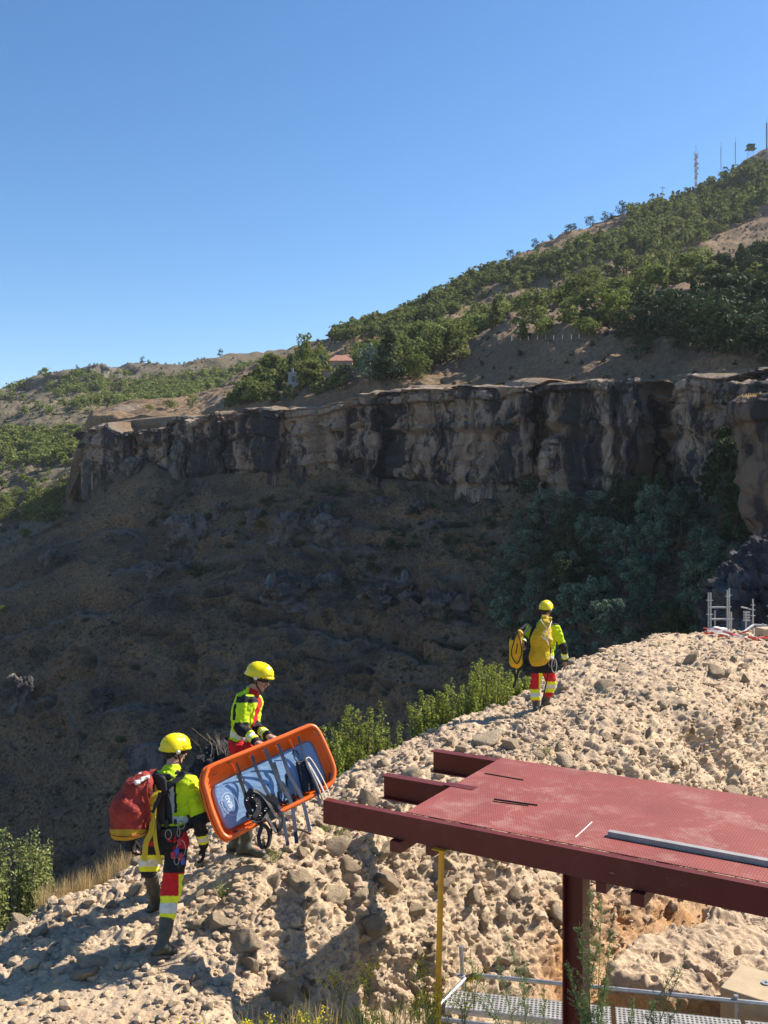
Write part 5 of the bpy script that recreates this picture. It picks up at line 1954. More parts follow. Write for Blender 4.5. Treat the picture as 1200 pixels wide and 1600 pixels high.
for (p0, p1, nm) in [(P(746, 1524, 8.97), P(1300, 1579, 8.35), 'rail'), (P(683, 1573, 8.58), P(727, 1529, 8.97), 'transom'), (P(720, 1478, 8.99), P(733, 1700, 8.99), 'standard'),
                     (P(684, 1592, 8.5), P(1000, 1630, 8.15), 'rail'), (P(684, 1560, 8.56), P(686, 1700, 8.56), 'standard'), (P(1150, 1555, 8.52), P(1152, 1720, 8.52), 'standard')]:
    m_ = MB()
    m_.tube([p0, p1], 0.020, 12)
    m_.build(nm, M_steel, walk)
    if nm == 'standard':
        m_ = MB()
        m_.tube([p0 + np.array([0, 0, -0.27]), p0 + np.array([0, 0, -0.28])], 0.045, 10)
        m_.build('rosette', M_steel, walk)
m_ = MB()
m_.tube([P(745, 1524, 8.97), P(727, 1529, 8.98)], 0.028, 10)
m_.build('coupler', M_blacksteel, walk)

# concrete block with a round cap
A_ = P(1125, 1542, 8.72)
bd = np.array([0.33, -0.264, 0])
bd /= np.linalg.norm(bd)
bn = np.array([-bd[1], bd[0], 0])
blk_t = thing('concrete_block', 'sand-coloured concrete block with a round metal cap at the lower right corner', 'block', tuple(A_))
M_conc = simple_mat('sand_concrete', (0.40, 0.31, 0.20), 0.9, var=0.12, vscale=5, bump=0.35, bscale=60, bdist=0.01)
m_ = MB()
m_.box(A_ + bd * 0.7 + bn * 0.28 - pz * 0.55, (1.4, 0.56, 1.1), ax=(bd, bn, pz))
o_ = m_.build('block', M_conc, blk_t)
md_ = o_.modifiers.new('bevel', 'BEVEL')
md_.width = 0.012
md_.segments = 2
m_ = MB()
q_ = -(A_[2]) * F / (1537 - HZ)
cp = np.array([(1197 - 600) * q_ / F, q_, A_[2]])
m_.tube([cp, cp + pz * 0.012], 0.042, 24)
cap_ = m_.build('metal_cap', M_steel, blk_t)
m_ = MB()
m_.tube([cp + pz * 0.0125, cp + pz * 0.016], 0.012, 16)
m_.build('bolt', M_blacksteel, cap_)

# ------------------------------------------------------------------ scaffolding on the far end of the ridge
SD = 30.0
M_alu = simple_mat('scaffold_tube', (0.36, 0.36, 0.36), 0.45, 0.4)
sc1 = thing('scaffold_tower', 'open scaffold tower of four posts on top of the far ridge', 'scaffold', tuple(P(1123, 992, SD)))
sc2 = thing('scaffold_stair', 'scaffold handrails of a stair at the right end of the ridge', 'scaffold', tuple(P(1180, 998, SD)))


def post(par, u, v0, v1, d, ros, r=0.026):
    m_ = MB()
    m_.tube([P(u, v0, d), P(u, v1, d)], r, 8)
    o = m_.build('post', M_alu, par)
    for rv in ros:
        m2 = MB()
        c = P(u, rv, d)
        m2.tube([c - pz * 0.005, c + pz * 0.006], 0.075, 8)
        m2.build('rosette', M_alu, o)


def tubeuv(par, nm, a, b, r=0.024, mt=None):
    m_ = MB()
    m_.tube([P(*a), P(*b)], r, 8)
    m_.build(nm, mt or M_alu, par)


post(sc1, 1107, 926, 1000, SD + 1.2, (938, 960, 982))
post(sc1, 1110.5, 926, 1000, SD, (938, 960))
post(sc1, 1136.5, 922, 1004, SD, (932, 967))
post(sc1, 1139.5, 919, 1004, SD + 1.2, (930, 948))
post(sc1, 1117, 954, 985, SD + 2.2, ())
post(sc1, 1142.5, 956, 995, SD - 0.5, (967,))
for v in (949, 967.5, 983):
    tubeuv(sc1, 'ledger', (1111, v, SD), (1137, v, SD), 0.028)
    tubeuv(sc1, 'ledger', (1107, v - 0.6, SD + 1.2), (1139.5, v - 0.6, SD + 1.2), 0.02)
post(sc2, 1176.5, 936, 1004, SD, (945.5, 953, 962))
post(sc2, 1192, 974, 1008, SD - 1, (988,))
post(sc2, 1165.5, 958, 1000, SD + 1.5, (969,))
post(sc2, 1202, 930, 1008, SD, (947, 963))
tubeuv(sc2, 'handrail', (1158, 990.5, SD - 0.5), (1177, 976.5, SD), 0.038)
tubeuv(sc2, 'handrail', (1161, 1004, SD - 0.5), (1177, 992.5, SD), 0.038)
tubeuv(sc2, 'handrail', (1176, 976.5, SD), (1215, 978.5, SD), 0.036)
tubeuv(sc2, 'handrail', (1176, 992.5, SD), (1215, 993.5, SD), 0.034)
tubeuv(sc2, 'ledger', (1158, 948.5, SD), (1176, 952.5, SD), 0.022)
M_sign = simple_mat('blue_sheet', (0.03, 0.06, 0.12), 0.5)
bt = thing('blue_cabinet', 'dark blue cabinet with pale slats behind the stair scaffold', 'cabinet', tuple(P(1166, 998, SD + 2.5)))
m_ = MB()
m_.box(P(1167, 983, SD + 2.6), (0.26, 0.3, 0.62))
m_.build('body', M_sign, bt)
for k in range(4):
    m_ = MB()
    m_.box(P(1166.5, 956.5 + k * 4.2, SD + 2.4), (0.22, 0.02, 0.052))
    m_.build('slat', M_alu, bt)
m_ = MB()
m_.box(P(1167, 964, SD + 2.48), (0.25, 0.03, 0.42))
m_.build('panel', M_sign, bt)
# red and white barrier bars and rubble sacks on the crest
M_redb = simple_mat('red_barrier_paint', (0.50, 0.055, 0.03), 0.6)
r_ = np.random.default_rng(19)
gi = ground_at(1150, 1003)
bar = thing('barrier_heap', 'collapsed red and white barrier netting heaped on the far crest', 'barrier', tuple(P(1150, 1000, 27)))
for k in range(34):
    u = r_.uniform(1095, 1200)
    vv = np.interp(u, [1090, 1140, 1170, 1200], [988, 990, 996, 1002]) + r_.uniform(-2, 3)
    d = 27.0 + r_.uniform(-0.6, 0.6)
    a_ = P(u, vv, d)
    e_ = a_ + np.array([r_.uniform(-0.5, 0.5), r_.uniform(-0.2, 0.2), r_.uniform(-0.06, 0.16)])
    m_ = MB()
    m_.tube([a_, e_], 0.022, 6)
    m_.build('bar', M_redb if k % 3 else M_white, bar)
for k, (u, v, w_) in enumerate([(1116, 986, 0.10), (1119, 983, 0.09), (1128, 986, 0.12), (1196, 990, 0.22)]):
    m_ = MB()
    m_.box(P(u, v, 28), (w_ * 2.2, w_ * 1.8, w_ * 1.6), ax=(np.array([0.95, 0.3, 0.0]), np.array([-0.3, 0.95, 0]), pz))
    o_ = m_.build('rubble_sack', M_white if k < 3 else M_conc, loc=tuple(P(u, v, 28)))
    bv = o_.modifiers.new('b', 'BEVEL')
    bv.width = 0.04
    bv.segments = 3
    tag(o_, ['small white sack beside the scaffold tower', 'white sack stacked behind the small one by the tower', 'white sack between the tower posts', 'big sandy block at the end of the handrail'][k], 'sack' if k < 3 else 'block')

# ------------------------------------------------------------------ masts, lookout, pylon, house, monument
M_mast = simple_mat('mast_paint', (0.55, 0.5, 0.5), 0.5, 0.1)
M_mastred = simple_mat('mast_red', (0.40, 0.12, 0.10), 0.5)
M_thin = simple_mat('mast_grey', (0.22, 0.24, 0.27), 0.5)


def lattice(par, u, v0, v1, d, w, seg=9):
    p0, p1 = P(u, v1, d), P(u, v0, d)
    h = (p1[2] - p0[2]) / seg
    for k in range(seg):
        m_ = MB()
        z0 = p0[2] + k * h
        cr = [(-w, -w), (w, -w), (w, w), (-w, w)]
        for i in range(4):
            a, b = cr[i], cr[(i + 1) % 4]
            A0 = np.array([p0[0] + a[0], p0[1] + a[1], z0])
            m_.tube([A0, A0 + np.array([0, 0, h])], 0.22, 4)
            m_.tube([A0, np.array([p0[0] + b[0], p0[1] + b[1], z0 + h])], 0.14, 3)
            m_.tube([A0, np.array([p0[0] + b[0], p0[1] + b[1], z0])], 0.14, 3)
        m_.build('lattice_section', M_mastred if k % 2 else M_mast, par)


MD = 900
t = thing('radio_mast', 'tall lattice radio mast carrying many antenna drums on the hill skyline', 'mast', tuple(P(1087.5, 296, MD)))
lattice(t, 1087.5, 240, 296, MD, 0.75, 10)
for k, (v, du, r) in enumerate([(246, 1, 1.3), (249, -1.6, 1.1), (256, 1.6, 1.2), (259, -1.6, 1.3), (263, 2, 1.1), (268, -1, 1.3), (272, 1.4, 1.0), (278, -1, 1.2)]):
    c = P(1087.5 + du, v, MD - 1.2)
    m_ = MB()
    m_.tube([c, c + np.array([0, -1.0, 0])], [r, r], 10)
    m_.build('drum_antenna', M_mast, t)
m_ = MB()
m_.tube([P(1087.5, 241, MD), P(1087.5, 226, MD)], 0.18, 6)
for du in (-4, 4, -2):
    m_.tube([P(1087.5, 242, MD), P(1087.5 + du, 242, MD), P(1087.5 + du, 236, MD)], 0.16, 4)
m_.build('whip_antenna', M_thin, t)
for (u, v0, v1, w_, lab) in [(1126.5, 221, 265, 0.28, 'thin grey mast left of the other thin one on the skyline'), (1149, 214, 256, 0.34, 'thin mast nearest the green lookout tower'), (1198, 184, 236, 0.75, 'tall mast at the right edge of the picture')]:
    t = thing('thin_mast', lab, 'mast', tuple(P(u, v1, 905)))
    m_ = MB()
    m_.tube([P(u, v1, 905), P(u, v0 + 8, 905)], w_, 6)
    m_.build('pole', M_thin, t)
    m_ = MB()
    m_.tube([P(u, v0 + 8, 905), P(u, v0, 905)], 0.14, 5)
    for q_ in range(3):
        m_.tube([P(u - 1.3, v0 + 14 + q_ * 6, 905), P(u + 1.3, v0 + 14 + q_ * 6, 905)], 0.16, 4)
    m_.build('aerials', M_thin, t)
t = thing('lookout_tower', 'small green lookout cabin on braced legs on the hill skyline', 'lookout tower', tuple(P(1173, 246, 925)))
M_lk = simple_mat('green_paint', (0.06, 0.14, 0.10), 0.6)
m_ = MB()
m_.box(P(1173, 230.5, 925), (6.0, 5.5, 3.0))
m_.build('cabin', M_lk, t)
m_ = MB()
m_.box(P(1173, 226.6, 925), (7.0, 6.5, 0.5))
m_.build('roof', M_lk, t)
m_ = MB()
m_.box(P(1173, 233.3, 925), (9.2, 8.0, 0.35))
m_.build('balcony', M_thin, t)
for (du, dy) in ((-3.5, -2), (3.5, -2), (-3.5, 2), (3.5, 2)):
    m_ = MB()
    m_.tube([P(1173 + du, 233.5, 925 + dy), P(1173 + du * 1.5 - 1, 252, 925 + dy)], 0.22, 5)
    m_.tube([P(1173 + du, 234, 925 + dy), P(1173 - du, 246, 925 + dy)], 0.12, 4)
    m_.build('leg', M_thin, t)
t = thing('power_pole', 'small T-shaped power pole on the skyline left of the lattice mast', 'power pole', tuple(P(1035.5, 312, 880)))
m_ = MB()
m_.tube([P(1035.5, 316, 880), P(1035.5, 290, 880)], 0.25, 6)
m_.build('pole', M_thin, t)
m_ = MB()
m_.box(P(1035.5, 293.5, 880), (5.5, 0.4, 0.35))
m_.build('crossarm', M_thin, t)

# tiled house
hc = hill_at(540, 592)
hd = 440.0
M_wall = simple_mat('ochre_plaster', (0.42, 0.28, 0.20), 0.9, var=0.12, vscale=0.5)
M_tile = simple_mat('clay_tiles', (0.42, 0.20, 0.13), 0.85, var=0.25, vscale=1.2)
M_glass = simple_mat('dark_window', (0.03, 0.03, 0.04), 0.2)
k_ = hd / F
house = thing('tiled_house', 'ochre house with a hipped clay-tile roof among the trees above the cliff', 'house', tuple(P(535, 592, hd)))
m_ = MB()
m_.box(P(533, 579, hd), (36 * k_, 7.5, 26 * k_))
wall_ = m_.build('wall', M_wall, house)


def roof_prism(cu, v_e, v_r, wpx, dep, name, par):
    a0 = P(cu - wpx / 2 - 1.5, v_e, hd)
    z0 = a0[2]
    zr = P(cu, v_r, hd)[2]
    x0, x1 = (cu - wpx / 2 - 1.5 - 600) * k_, (cu + wpx / 2 + 1.5 - 600) * k_
    y0, y1 = hd - dep / 2 - 0.5, hd + dep / 2 + 0.5
    xm0, xm1 = x0 + dep * 0.4, x1 - dep * 0.4
    m_ = MB()
    m_.add([(x0, y0, z0), (x1, y0, z0), (x1, y1, z0), (x0, y1, z0), (xm0, hd, zr), (xm1, hd, zr)], [(0, 1, 5, 4), (1, 2, 5), (2, 3, 4, 5), (3, 0, 4), (3, 2, 1, 0)])
    return m_.build(name, M_tile, par)


roof_prism(533, 565.5, 555, 36, 7.5, 'roof', house)
m_ = MB()
m_.box(P(522.5, 556, hd), (0.9, 0.9, 1.6))
m_.build('chimney', M_wall, house)
for (u, v, w_, h_) in [(537, 573, 1.0, 1.3), (524, 574, 0.9, 1.1), (546, 574, 0.9, 1.1), (530, 583, 1.0, 1.2), (544, 584, 1.0, 1.2)]:
    m_ = MB()
    m_.box(P(u, v, hd) + np.array([0, -3.78, 0]), (w_, 0.1, h_))
    f_ = m_.build('window', M_wall, house)
    m_ = MB()
    m_.box(P(u, v, hd) + np.array([0, -3.86, 0]), (w_ * 0.8, 0.06, h_ * 0.85))
    m_.build('pane', M_glass, f_)
hw2 = thing('low_annex', 'low pinkish annex with a lean-to roof in front of the tiled house', 'house', tuple(P(515, 600, 425)))
m_ = MB()
m_.box(P(519, 590, 425), (8.5, 5, 5.5))
m_.build('wall', M_wall, hw2)
m_ = MB()
m_.box(P(519, 580.6, 425), (9.4, 6, 0.35))
m_.build('roof', M_tile, hw2)
t = thing('stone_monument', 'small grey stone monument with a dark niche between the cypresses', 'monument', tuple(P(457, 606, 430)))
M_mon = simple_mat('grey_stone', (0.30, 0.29, 0.28), 0.8)
for nm, c, s_ in (('base', (457, 602), (5.5, 3, 2.4)), ('body', (457, 592), (3.6, 2.4, 4.4)), ('cap', (457, 583.5), (4.2, 2.8, 0.9)), ('finial', (457, 578.5), (1.0, 1.0, 2.2))):
    m_ = MB()
    m_.box(P(c[0], c[1], 430), s_)
    m_.build(nm, M_mon, t)
m_ = MB()
m_.box(P(459, 593, 430) + np.array([0, -1.25, 0]), (1.4, 0.15, 2.6))
m_.build('niche', M_glass, t)
for k, (u, v) in enumerate([(602, 566), (637, 567), (668, 545)]):
    m_ = MB()
    m_.box(P(u, v + 2, 425), (1.2, 1.2, 3.2))
    m_.add([P(u - 1, v - 3, 425), P(u + 2, v - 3, 425), P(u + 0.5, v - 6, 425.2)], [(0, 1, 2)])
    tag(m_.build('white_wayside_stone', M_white, loc=tuple(P(u, v + 6, 425))), ['white stone post left of the tall conifer', 'white stone post right of the tall conifer', 'white stone post among the big pine cluster'][k], 'post')
# little fence posts on the bench
for k, u in enumerate(np.linspace(800, 905, 9)):
    p = hill_at(u, 531 - (u - 800) * 0.02)
    m_ = MB()
    m_.tube([p - pz * 0.5, p + pz * 1.5], 0.16, 6)
    tag(m_.build('fence_post', M_white, loc=tuple(p)), 'short pale fence post in the row along the far edge of the bare bench', 'fence post', 'pale fence posts along the bench')
# ------------------------------------------------------------------ implicit-surface modelling for bodies, clothes and bags
class SDF:
    def __init__(self):
        self.p = []

    def rc(self, a, b, ra, rb, k=0.02, flat=None, cut=False):
        """tapered capsule; flat = (axis, factor) squashes it along an axis"""
        self.p.append((np.array(a, float), np.array(b, float), ra, rb, k, flat, cut))
        return self

    def chain(self, pts, rs, k=0.015, flat=None):
        for i in range(len(pts) - 1):
            self.rc(pts[i], pts[i + 1], rs[i], rs[i + 1], k, flat)
        return self

    def mesh(self, h=0.008, noise=None, pad=0.05, planes=(), off=0.0):
        lo = np.min([np.minimum(p[0] - p[2], p[1] - p[3]) for p in self.p if not p[6]], axis=0) - pad
        hi = np.max([np.maximum(p[0] + p[2], p[1] + p[3]) for p in self.p if not p[6]], axis=0) + pad
        n = np.ceil((hi - lo) / h).astype(int) + 1
        S_ = np.full(n, 0.12, dtype=np.float32)
        ax = [lo[i] + h * np.arange(n[i]) for i in range(3)]
        for a, b, ra, rb, k, flat, cut in self.p:
            R = max(ra, rb) + 0.06 + k
            l = np.clip(((np.minimum(a, b) - R - lo) / h).astype(int), 0, n - 1)
            u = np.clip(((np.maximum(a, b) + R - lo) / h).astype(int) + 2, 1, n)
            if np.any(u <= l):
                continue
            sl = tuple(slice(l[i], u[i]) for i in range(3))
            X, Y, Z = np.meshgrid(ax[0][sl[0]], ax[1][sl[1]], ax[2][sl[2]], indexing='ij')
            p = np.stack([X - a[0], Y - a[1], Z - a[2]], -1)
            d = b - a
            if flat is not None:
                fa = np.array(flat[0], float)
                fa /= np.linalg.norm(fa)
                s = 1 / flat[1] - 1
                p = p + (p @ fa)[..., None] * fa * s
                d = d + (d @ fa) * fa * s
            L2 = d @ d + 1e-12
            t = np.clip((p @ d) / L2, 0, 1)
            r = ra + (rb - ra) * t
            q = np.sqrt(((p - t[..., None] * d) ** 2).sum(-1)) - r
            if flat is not None:
                q = q * (0.5 + 0.5 * flat[1])
            cur = S_[sl]
            if cut:
                S_[sl] = np.maximum(cur, -q)
            else:
                hh = np.clip(k - np.abs(cur - q), 0, None) / k
                S_[sl] = np.minimum(cur, q) - hh * hh * k * 0.25
        if noise is not None or planes:
            X, Y, Z = np.meshgrid(*ax, indexing='ij')
            P3 = np.stack([X.ravel(), Y.ravel(), Z.ravel()], 1)
            if noise is not None:
                near = np.abs(S_.ravel()) < 0.05
                dn = np.zeros(len(P3), np.float32)
                dn[near] = noise(P3[near])
                S_ = S_ + dn.reshape(S_.shape)
            for c, nn in planes:               # keep the side where (p-c).n < 0
                pl = ((P3 - np.array(c)) @ (np.array(nn) / np.linalg.norm(nn))).reshape(S_.shape)
                S_ = np.maximum(S_, pl)
        S_ = S_ - off
        ins = S_ < 0
        c = np.zeros(np.array(S_.shape) - 1, dtype=np.int8)
        for dx in (0, 1):
            for dy in (0, 1):
                for dz in (0, 1):
                    c += ins[dx:ins.shape[0] - 1 + dx, dy:ins.shape[1] - 1 + dy, dz:ins.shape[2] - 1 + dz]
        act = (c > 0) & (c < 8)
        idx = -np.ones(act.shape, dtype=np.int64)
        cells = np.argwhere(act)
        idx[act] = np.arange(len(cells))
        acc = np.zeros((len(cells), 3))
        cnt = np.zeros(len(cells))
        corners = [(x, y, z) for x in (0, 1) for y in (0, 1) for z in (0, 1)]
        for i, ca in enumerate(corners):
            for axn in range(3):
                if ca[axn] == 1:
                    continue
                cb = list(ca)
                cb[axn] = 1
                va = S_[cells[:, 0] + ca[0], cells[:, 1] + ca[1], cells[:, 2] + ca[2]]
                vb = S_[cells[:, 0] + cb[0], cells[:, 1] + cb[1], cells[:, 2] + cb[2]]
                m = (va < 0) != (vb < 0)
                t = np.where(m, va / (va - vb + 1e-12), 0)
                pt = np.tile(np.array(ca, float), (len(cells), 1))
                pt[:, axn] += t
                acc[m] += pt[m]
                cnt[m] += 1
        V = lo + h * (cells + acc / np.maximum(cnt, 1)[:, None])
        quads = []
        for axn in range(3):
            o = [i for i in range(3) if i != axn]
            sh = list(S_.shape)
            A = [slice(1, sh[i] - 1) for i in range(3)]
            A[axn] = slice(0, sh[axn] - 1)
            B = list(A)
            B[axn] = slice(1, sh[axn])
            fa, fb = ins[tuple(A)], ins[tuple(B)]
            e = np.argwhere(fa != fb)
            if len(e) == 0:
                continue
            base = e.copy()
            for i in o:
                base[:, i] += 1
            pos = fa[tuple(e.T)]
            def cell(d0, d1):
                q = base.copy()
                q[:, o[0]] -= d0
                q[:, o[1]] -= d1
                return idx[q[:, 0], q[:, 1], q[:, 2]]
            q4 = np.stack([cell(1, 1), cell(0, 1), cell(0, 0), cell(1, 0)], 1)
            flip = pos if axn != 1 else ~pos
            q4[~flip] = q4[~flip][:, ::-1]
            quads.append(q4)
        Q = np.concatenate(quads)
        Q = Q[(Q >= 0).all(1)]
        return V, Q


def sdf_obj(sd_, name, mats, parent=None, origin=(0, 0, 0), h=0.008, matfn=None, noise=None, planes=(), off=0.0):
    V, Q = sd_.mesh(h, noise, planes=planes, off=off)
    mi = None
    if matfn is not None:
        mi = matfn(V[Q].mean(1))
    me = mk_mesh(name, V - np.array(origin), Q, mats, mi, smooth=True)
    return link(name, me, parent, None if parent is not None else origin)


def cloth(name, col, rough=0.85, wr=0.5, var=0.12, vs=14, spec=0.25):
    m, nt, bs, out = new_mat(name)
    g = NT(nt)
    c = g.ramp(g.noise(vs, 6, 0.6), [(0.3, tuple(x * (1 - var) for x in col)), (0.7, tuple(min(1, x * (1 + var)) for x in col))])
    g.l(c, bs.inputs['Base Color'])
    bs.inputs['Roughness'].default_value = rough
    bs.inputs['Specular IOR Level'].default_value = spec
    g.bump(g.noise(11, 4, 0.55, stretch=(1, 1, 1.7), dist=0.8), wr, 0.03, bs)
    return m


C_hv = cloth('hi_vis_yellow_cloth', (0.50, 0.68, 0.015))
C_blk = cloth('black_cloth', (0.018, 0.018, 0.021))
C_red = cloth('red_cloth', (0.50, 0.018, 0.022))
C_sil = cloth('silver_reflective_tape', (0.60, 0.60, 0.55), 0.45, 0.2)
C_band = cloth('yellow_tape', (0.72, 0.76, 0.03), 0.6, 0.2)
C_hel = simple_mat('yellow_helmet_shell', (0.78, 0.62, 0.0), 0.28, var=0.06)
C_skin = simple_mat('skin', (0.42, 0.22, 0.15), 0.55, var=0.08, vscale=20, bump=0.1, bscale=150)
C_hair = simple_mat('dark_hair', (0.025, 0.018, 0.014), 0.7, var=0.3, vscale=60, bump=0.6, bscale=200)
C_boot = simple_mat('dark_green_rubber', (0.040, 0.044, 0.032), 0.5, var=0.25, vscale=14, bump=0.2, bscale=30)
C_sole = simple_mat('boot_sole', (0.12, 0.105, 0.085), 0.9)
C_strap = cloth('black_webbing', (0.022, 0.022, 0.024), 0.6, 0.1)
C_ystrap = cloth('mustard_webbing', (0.50, 0.36, 0.03), 0.7, 0.2)
C_metal = simple_mat('bare_metal', (0.22, 0.22, 0.23), 0.4, 0.8)
C_rope = simple_mat('red_rope', (0.45, 0.03, 0.05), 0.8)
C_bluer = simple_mat('blue_gear', (0.03, 0.06, 0.32), 0.5)
C_whit = simple_mat('white_cloth', (0.62, 0.58, 0.52), 0.8)


def unit(v):
    v = np.array(v, float)
    return v / (np.linalg.norm(v) + 1e-9)


def wrinkle(amp_=0.006, s=16, seed=0):
    return lambda p: (fbm(p * np.array([s, s, s * 0.55]), 3, seed) * amp_)


def hand_prims(sd_, w, d, thumb, pn, curl=0.4, s=1.0, fat=1.0):
    """w wrist, d finger direction, thumb side direction, pn palm normal (fingers curl that way)"""
    d, thumb, pn = unit(d), unit(thumb), unit(pn)
    pc = w + d * 0.05 * s
    fl = (pn, 0.55)
    sd_.rc(w - d * 0.01, w + d * 0.03 * s, 0.026 * s * fat, 0.032 * s * fat, 0.012, fl)
    for j in range(4):
        kx = (0.030 - j * 0.020) * s
        sd_.rc(w + d * 0.02 * s + thumb * kx * 0.6, w + d * (0.088 - abs(j - 1.2) * 0.004) * s + thumb * kx, 0.013 * s * fat, 0.0105 * s * fat, 0.012)
    for j, L in enumerate((0.072, 0.080, 0.074, 0.058)):
        kx = (0.030 - j * 0.020) * s
        p0 = w + d * (0.088 - abs(j - 1.2) * 0.004) * s + thumb * kx
        ang = curl * (1.0 + 0.12 * j)
        dirs = []
        a = ang * 0.6
        for seg in range(3):
            dirs.append(unit(d * math.cos(a) + pn * math.sin(a)))
            a += ang
        p = p0
        for seg, f in enumerate((0.45, 0.31, 0.24)):
            q = p + dirs[seg] * L * f * s
            sd_.rc(p, q, (0.0098 - seg * 0.0008) * s * fat, (0.0092 - seg * 0.0009) * s * fat, 0.003)
            p = q
    t0 = w + d * 0.022 * s + thumb * 0.026 * s
    t1 = t0 + unit(d * 0.7 + thumb * 0.7 + pn * 0.25) * 0.040 * s
    t2 = t1 + unit(d * 0.85 + thumb * 0.25 + pn * (0.2 + curl * 0.5)) * 0.030 * s
    t3 = t2 + unit(d * 0.8 + pn * (0.3 + curl * 0.7)) * 0.024 * s
    sd_.chain([t0, t1, t2, t3], [0.014 * s * fat, 0.0125 * s * fat, 0.011 * s * fat, 0.009 * s * fat], 0.006)


def head_prims(sd_, c, f, up, s=1.0):
    """c head centre, f facing direction, up"""
    f, up = unit(f), unit(up)
    f = unit(f - up * (f @ up))
    r = np.cross(f, up)
    sd_.rc(c - f * 0.022 + up * 0.022, c + f * 0.020 + up * 0.022, 0.078 * s, 0.074 * s, 0.02, (r, 0.93))
    sd_.rc(c + f * 0.012 - up * 0.01, c + f * 0.040 - up * 0.058, 0.064 * s, 0.036 * s, 0.03, (r, 0.92))
    sd_.rc(c + f * 0.058 - up * 0.092, c + f * 0.05 - up * 0.085, 0.021 * s, 0.022 * s, 0.02)                # chin
    for s_ in (-1, 1):
        sd_.rc(c + f * 0.01 - up * 0.055 + r * s_ * 0.042, c + f * 0.05 - up * 0.085 + r * s_ * 0.014, 0.024 * s, 0.018 * s, 0.018)   # jaw
        sd_.rc(c - f * 0.008 + r * s_ * 0.074 - up * 0.02, c - f * 0.014 + r * s_ * 0.078 + up * 0.02, 0.012 * s, 0.017 * s, 0.006, (r, 0.4))   # ear
        sd_.rc(c + f * 0.070 + up * 0.018 + r * s_ * 0.018, c + f * 0.066 + up * 0.016 + r * s_ * 0.044, 0.011 * s, 0.010 * s, 0.012)      # brow
        sd_.rc(c + f * 0.066 - up * 0.022 + r * s_ * 0.034, c + f * 0.058 - up * 0.028 + r * s_ * 0.05, 0.015 * s, 0.014 * s, 0.015)      # cheek
        sd_.rc(c + f * 0.069 + up * 0.0 + r * s_ * 0.030, c + f * 0.069 + r * s_ * 0.031, 0.0125 * s, 0.0125 * s, 0.006)                # eye
    sd_.rc(c + f * 0.082 + up * 0.006, c + f * 0.103 - up * 0.030, 0.008 * s, 0.013 * s, 0.010)                 # nose
    sd_.rc(c + f * 0.086 - up * 0.053 + r * 0.018, c + f * 0.086 - up * 0.053 - r * 0.018, 0.007 * s, 0.007 * s, 0.006)
    sd_.rc(c + f * 0.083 - up * 0.063 + r * 0.015, c + f * 0.083 - up * 0.063 - r * 0.015, 0.0075 * s, 0.0075 * s, 0.006)
    return r


def helmet(par, c, f, up, org, s=1.0):
    f, up = unit(f), unit(up)
    f = unit(f - up * (f @ up))
    r = np.cross(f, up)
    sd_ = SDF()
    hc = c + up * 0.045
    sd_.rc(hc - f * 0.026, hc + f * 0.026, 0.107 * s, 0.103 * s, 0.02, (r, 0.93))
    arc_ = [hc + f * math.cos(a) * 0.124 + up * (math.sin(a) * 0.100) for a in np.linspace(math.radians(12), math.radians(168), 10)]
    sd_.chain(arc_, [0.013 * s] * 10, 0.014, (r, 1.9))
    # brim: a shallow flared lip, longer at front and back
    for a in np.linspace(0, 2 * math.pi, 30, endpoint=False):
        e = 0.114 + 0.016 * abs(math.cos(a)) ** 3
        p_ = hc + f * math.cos(a) * (e + 0.012) + r * math.sin(a) * (e - 0.026) - up * (0.012 + 0.022 * (-math.cos(a) > 0.6) - 0.004)
        q_ = hc + f * math.cos(a) * (e - 0.03) + r * math.sin(a) * (e - 0.055) - up * 0.005
        sd_.rc(q_, p_, 0.012 * s, 0.006 * s, 0.02)
    sd_.rc(hc - up * 0.055 - f * 0.03, hc - up * 0.02 + f * 0.03, 0.100, 0.100, 0.01, (r, 0.93), cut=True)
    o = sdf_obj(sd_, 'helmet', [C_hel], par, org, 0.006, planes=[(hc - up * 0.036, -up)])
    lin = SDF()
    lin.rc(c - f * 0.028 + up * 0.018, c + f * 0.020 + up * 0.026, 0.093 * s, 0.090 * s, 0.01, (r, 0.93))
    sdf_obj(lin, 'helmet_liner', [C_strap], par, org, 0.008, planes=[(c - up * 0.012, -up), (c + up * 0.07, up)])
    m_ = MB()
    for s_ in (-1, 1):
        m_.tube([c + r * s_ * 0.092 + up * 0.022 - f * 0.01, c + r * s_ * 0.106 + up * 0.010 - f * 0.01], 0.018 * s, 14)
    m_.build('ear_disc', C_whit, par)
    m_ = MB()
    for s_ in (-1, 1):
        m_.ribbon(curve([c + r * s_ * 0.090 + up * 0.01 - f * 0.01, c + r * s_ * 0.080 - up * 0.055 + f * 0.02, c + r * s_ * 0.026 - up * 0.115 + f * 0.062], 6), 0.016, f, 0.003)
        m_.ribbon(curve([c + r * s_ * 0.085 + up * 0.0 - f * 0.07, c + r * s_ * 0.080 - up * 0.045 - f * 0.005], 4), 0.014, up, 0.003)
    m_.ribbon(curve([c + r * 0.026 - up * 0.115 + f * 0.062, c - up * 0.120 + f * 0.072, c - r * 0.026 - up * 0.115 + f * 0.062], 5), 0.02, f, 0.004)
    m_.build('chin_strap', C_strap, par)
    return o


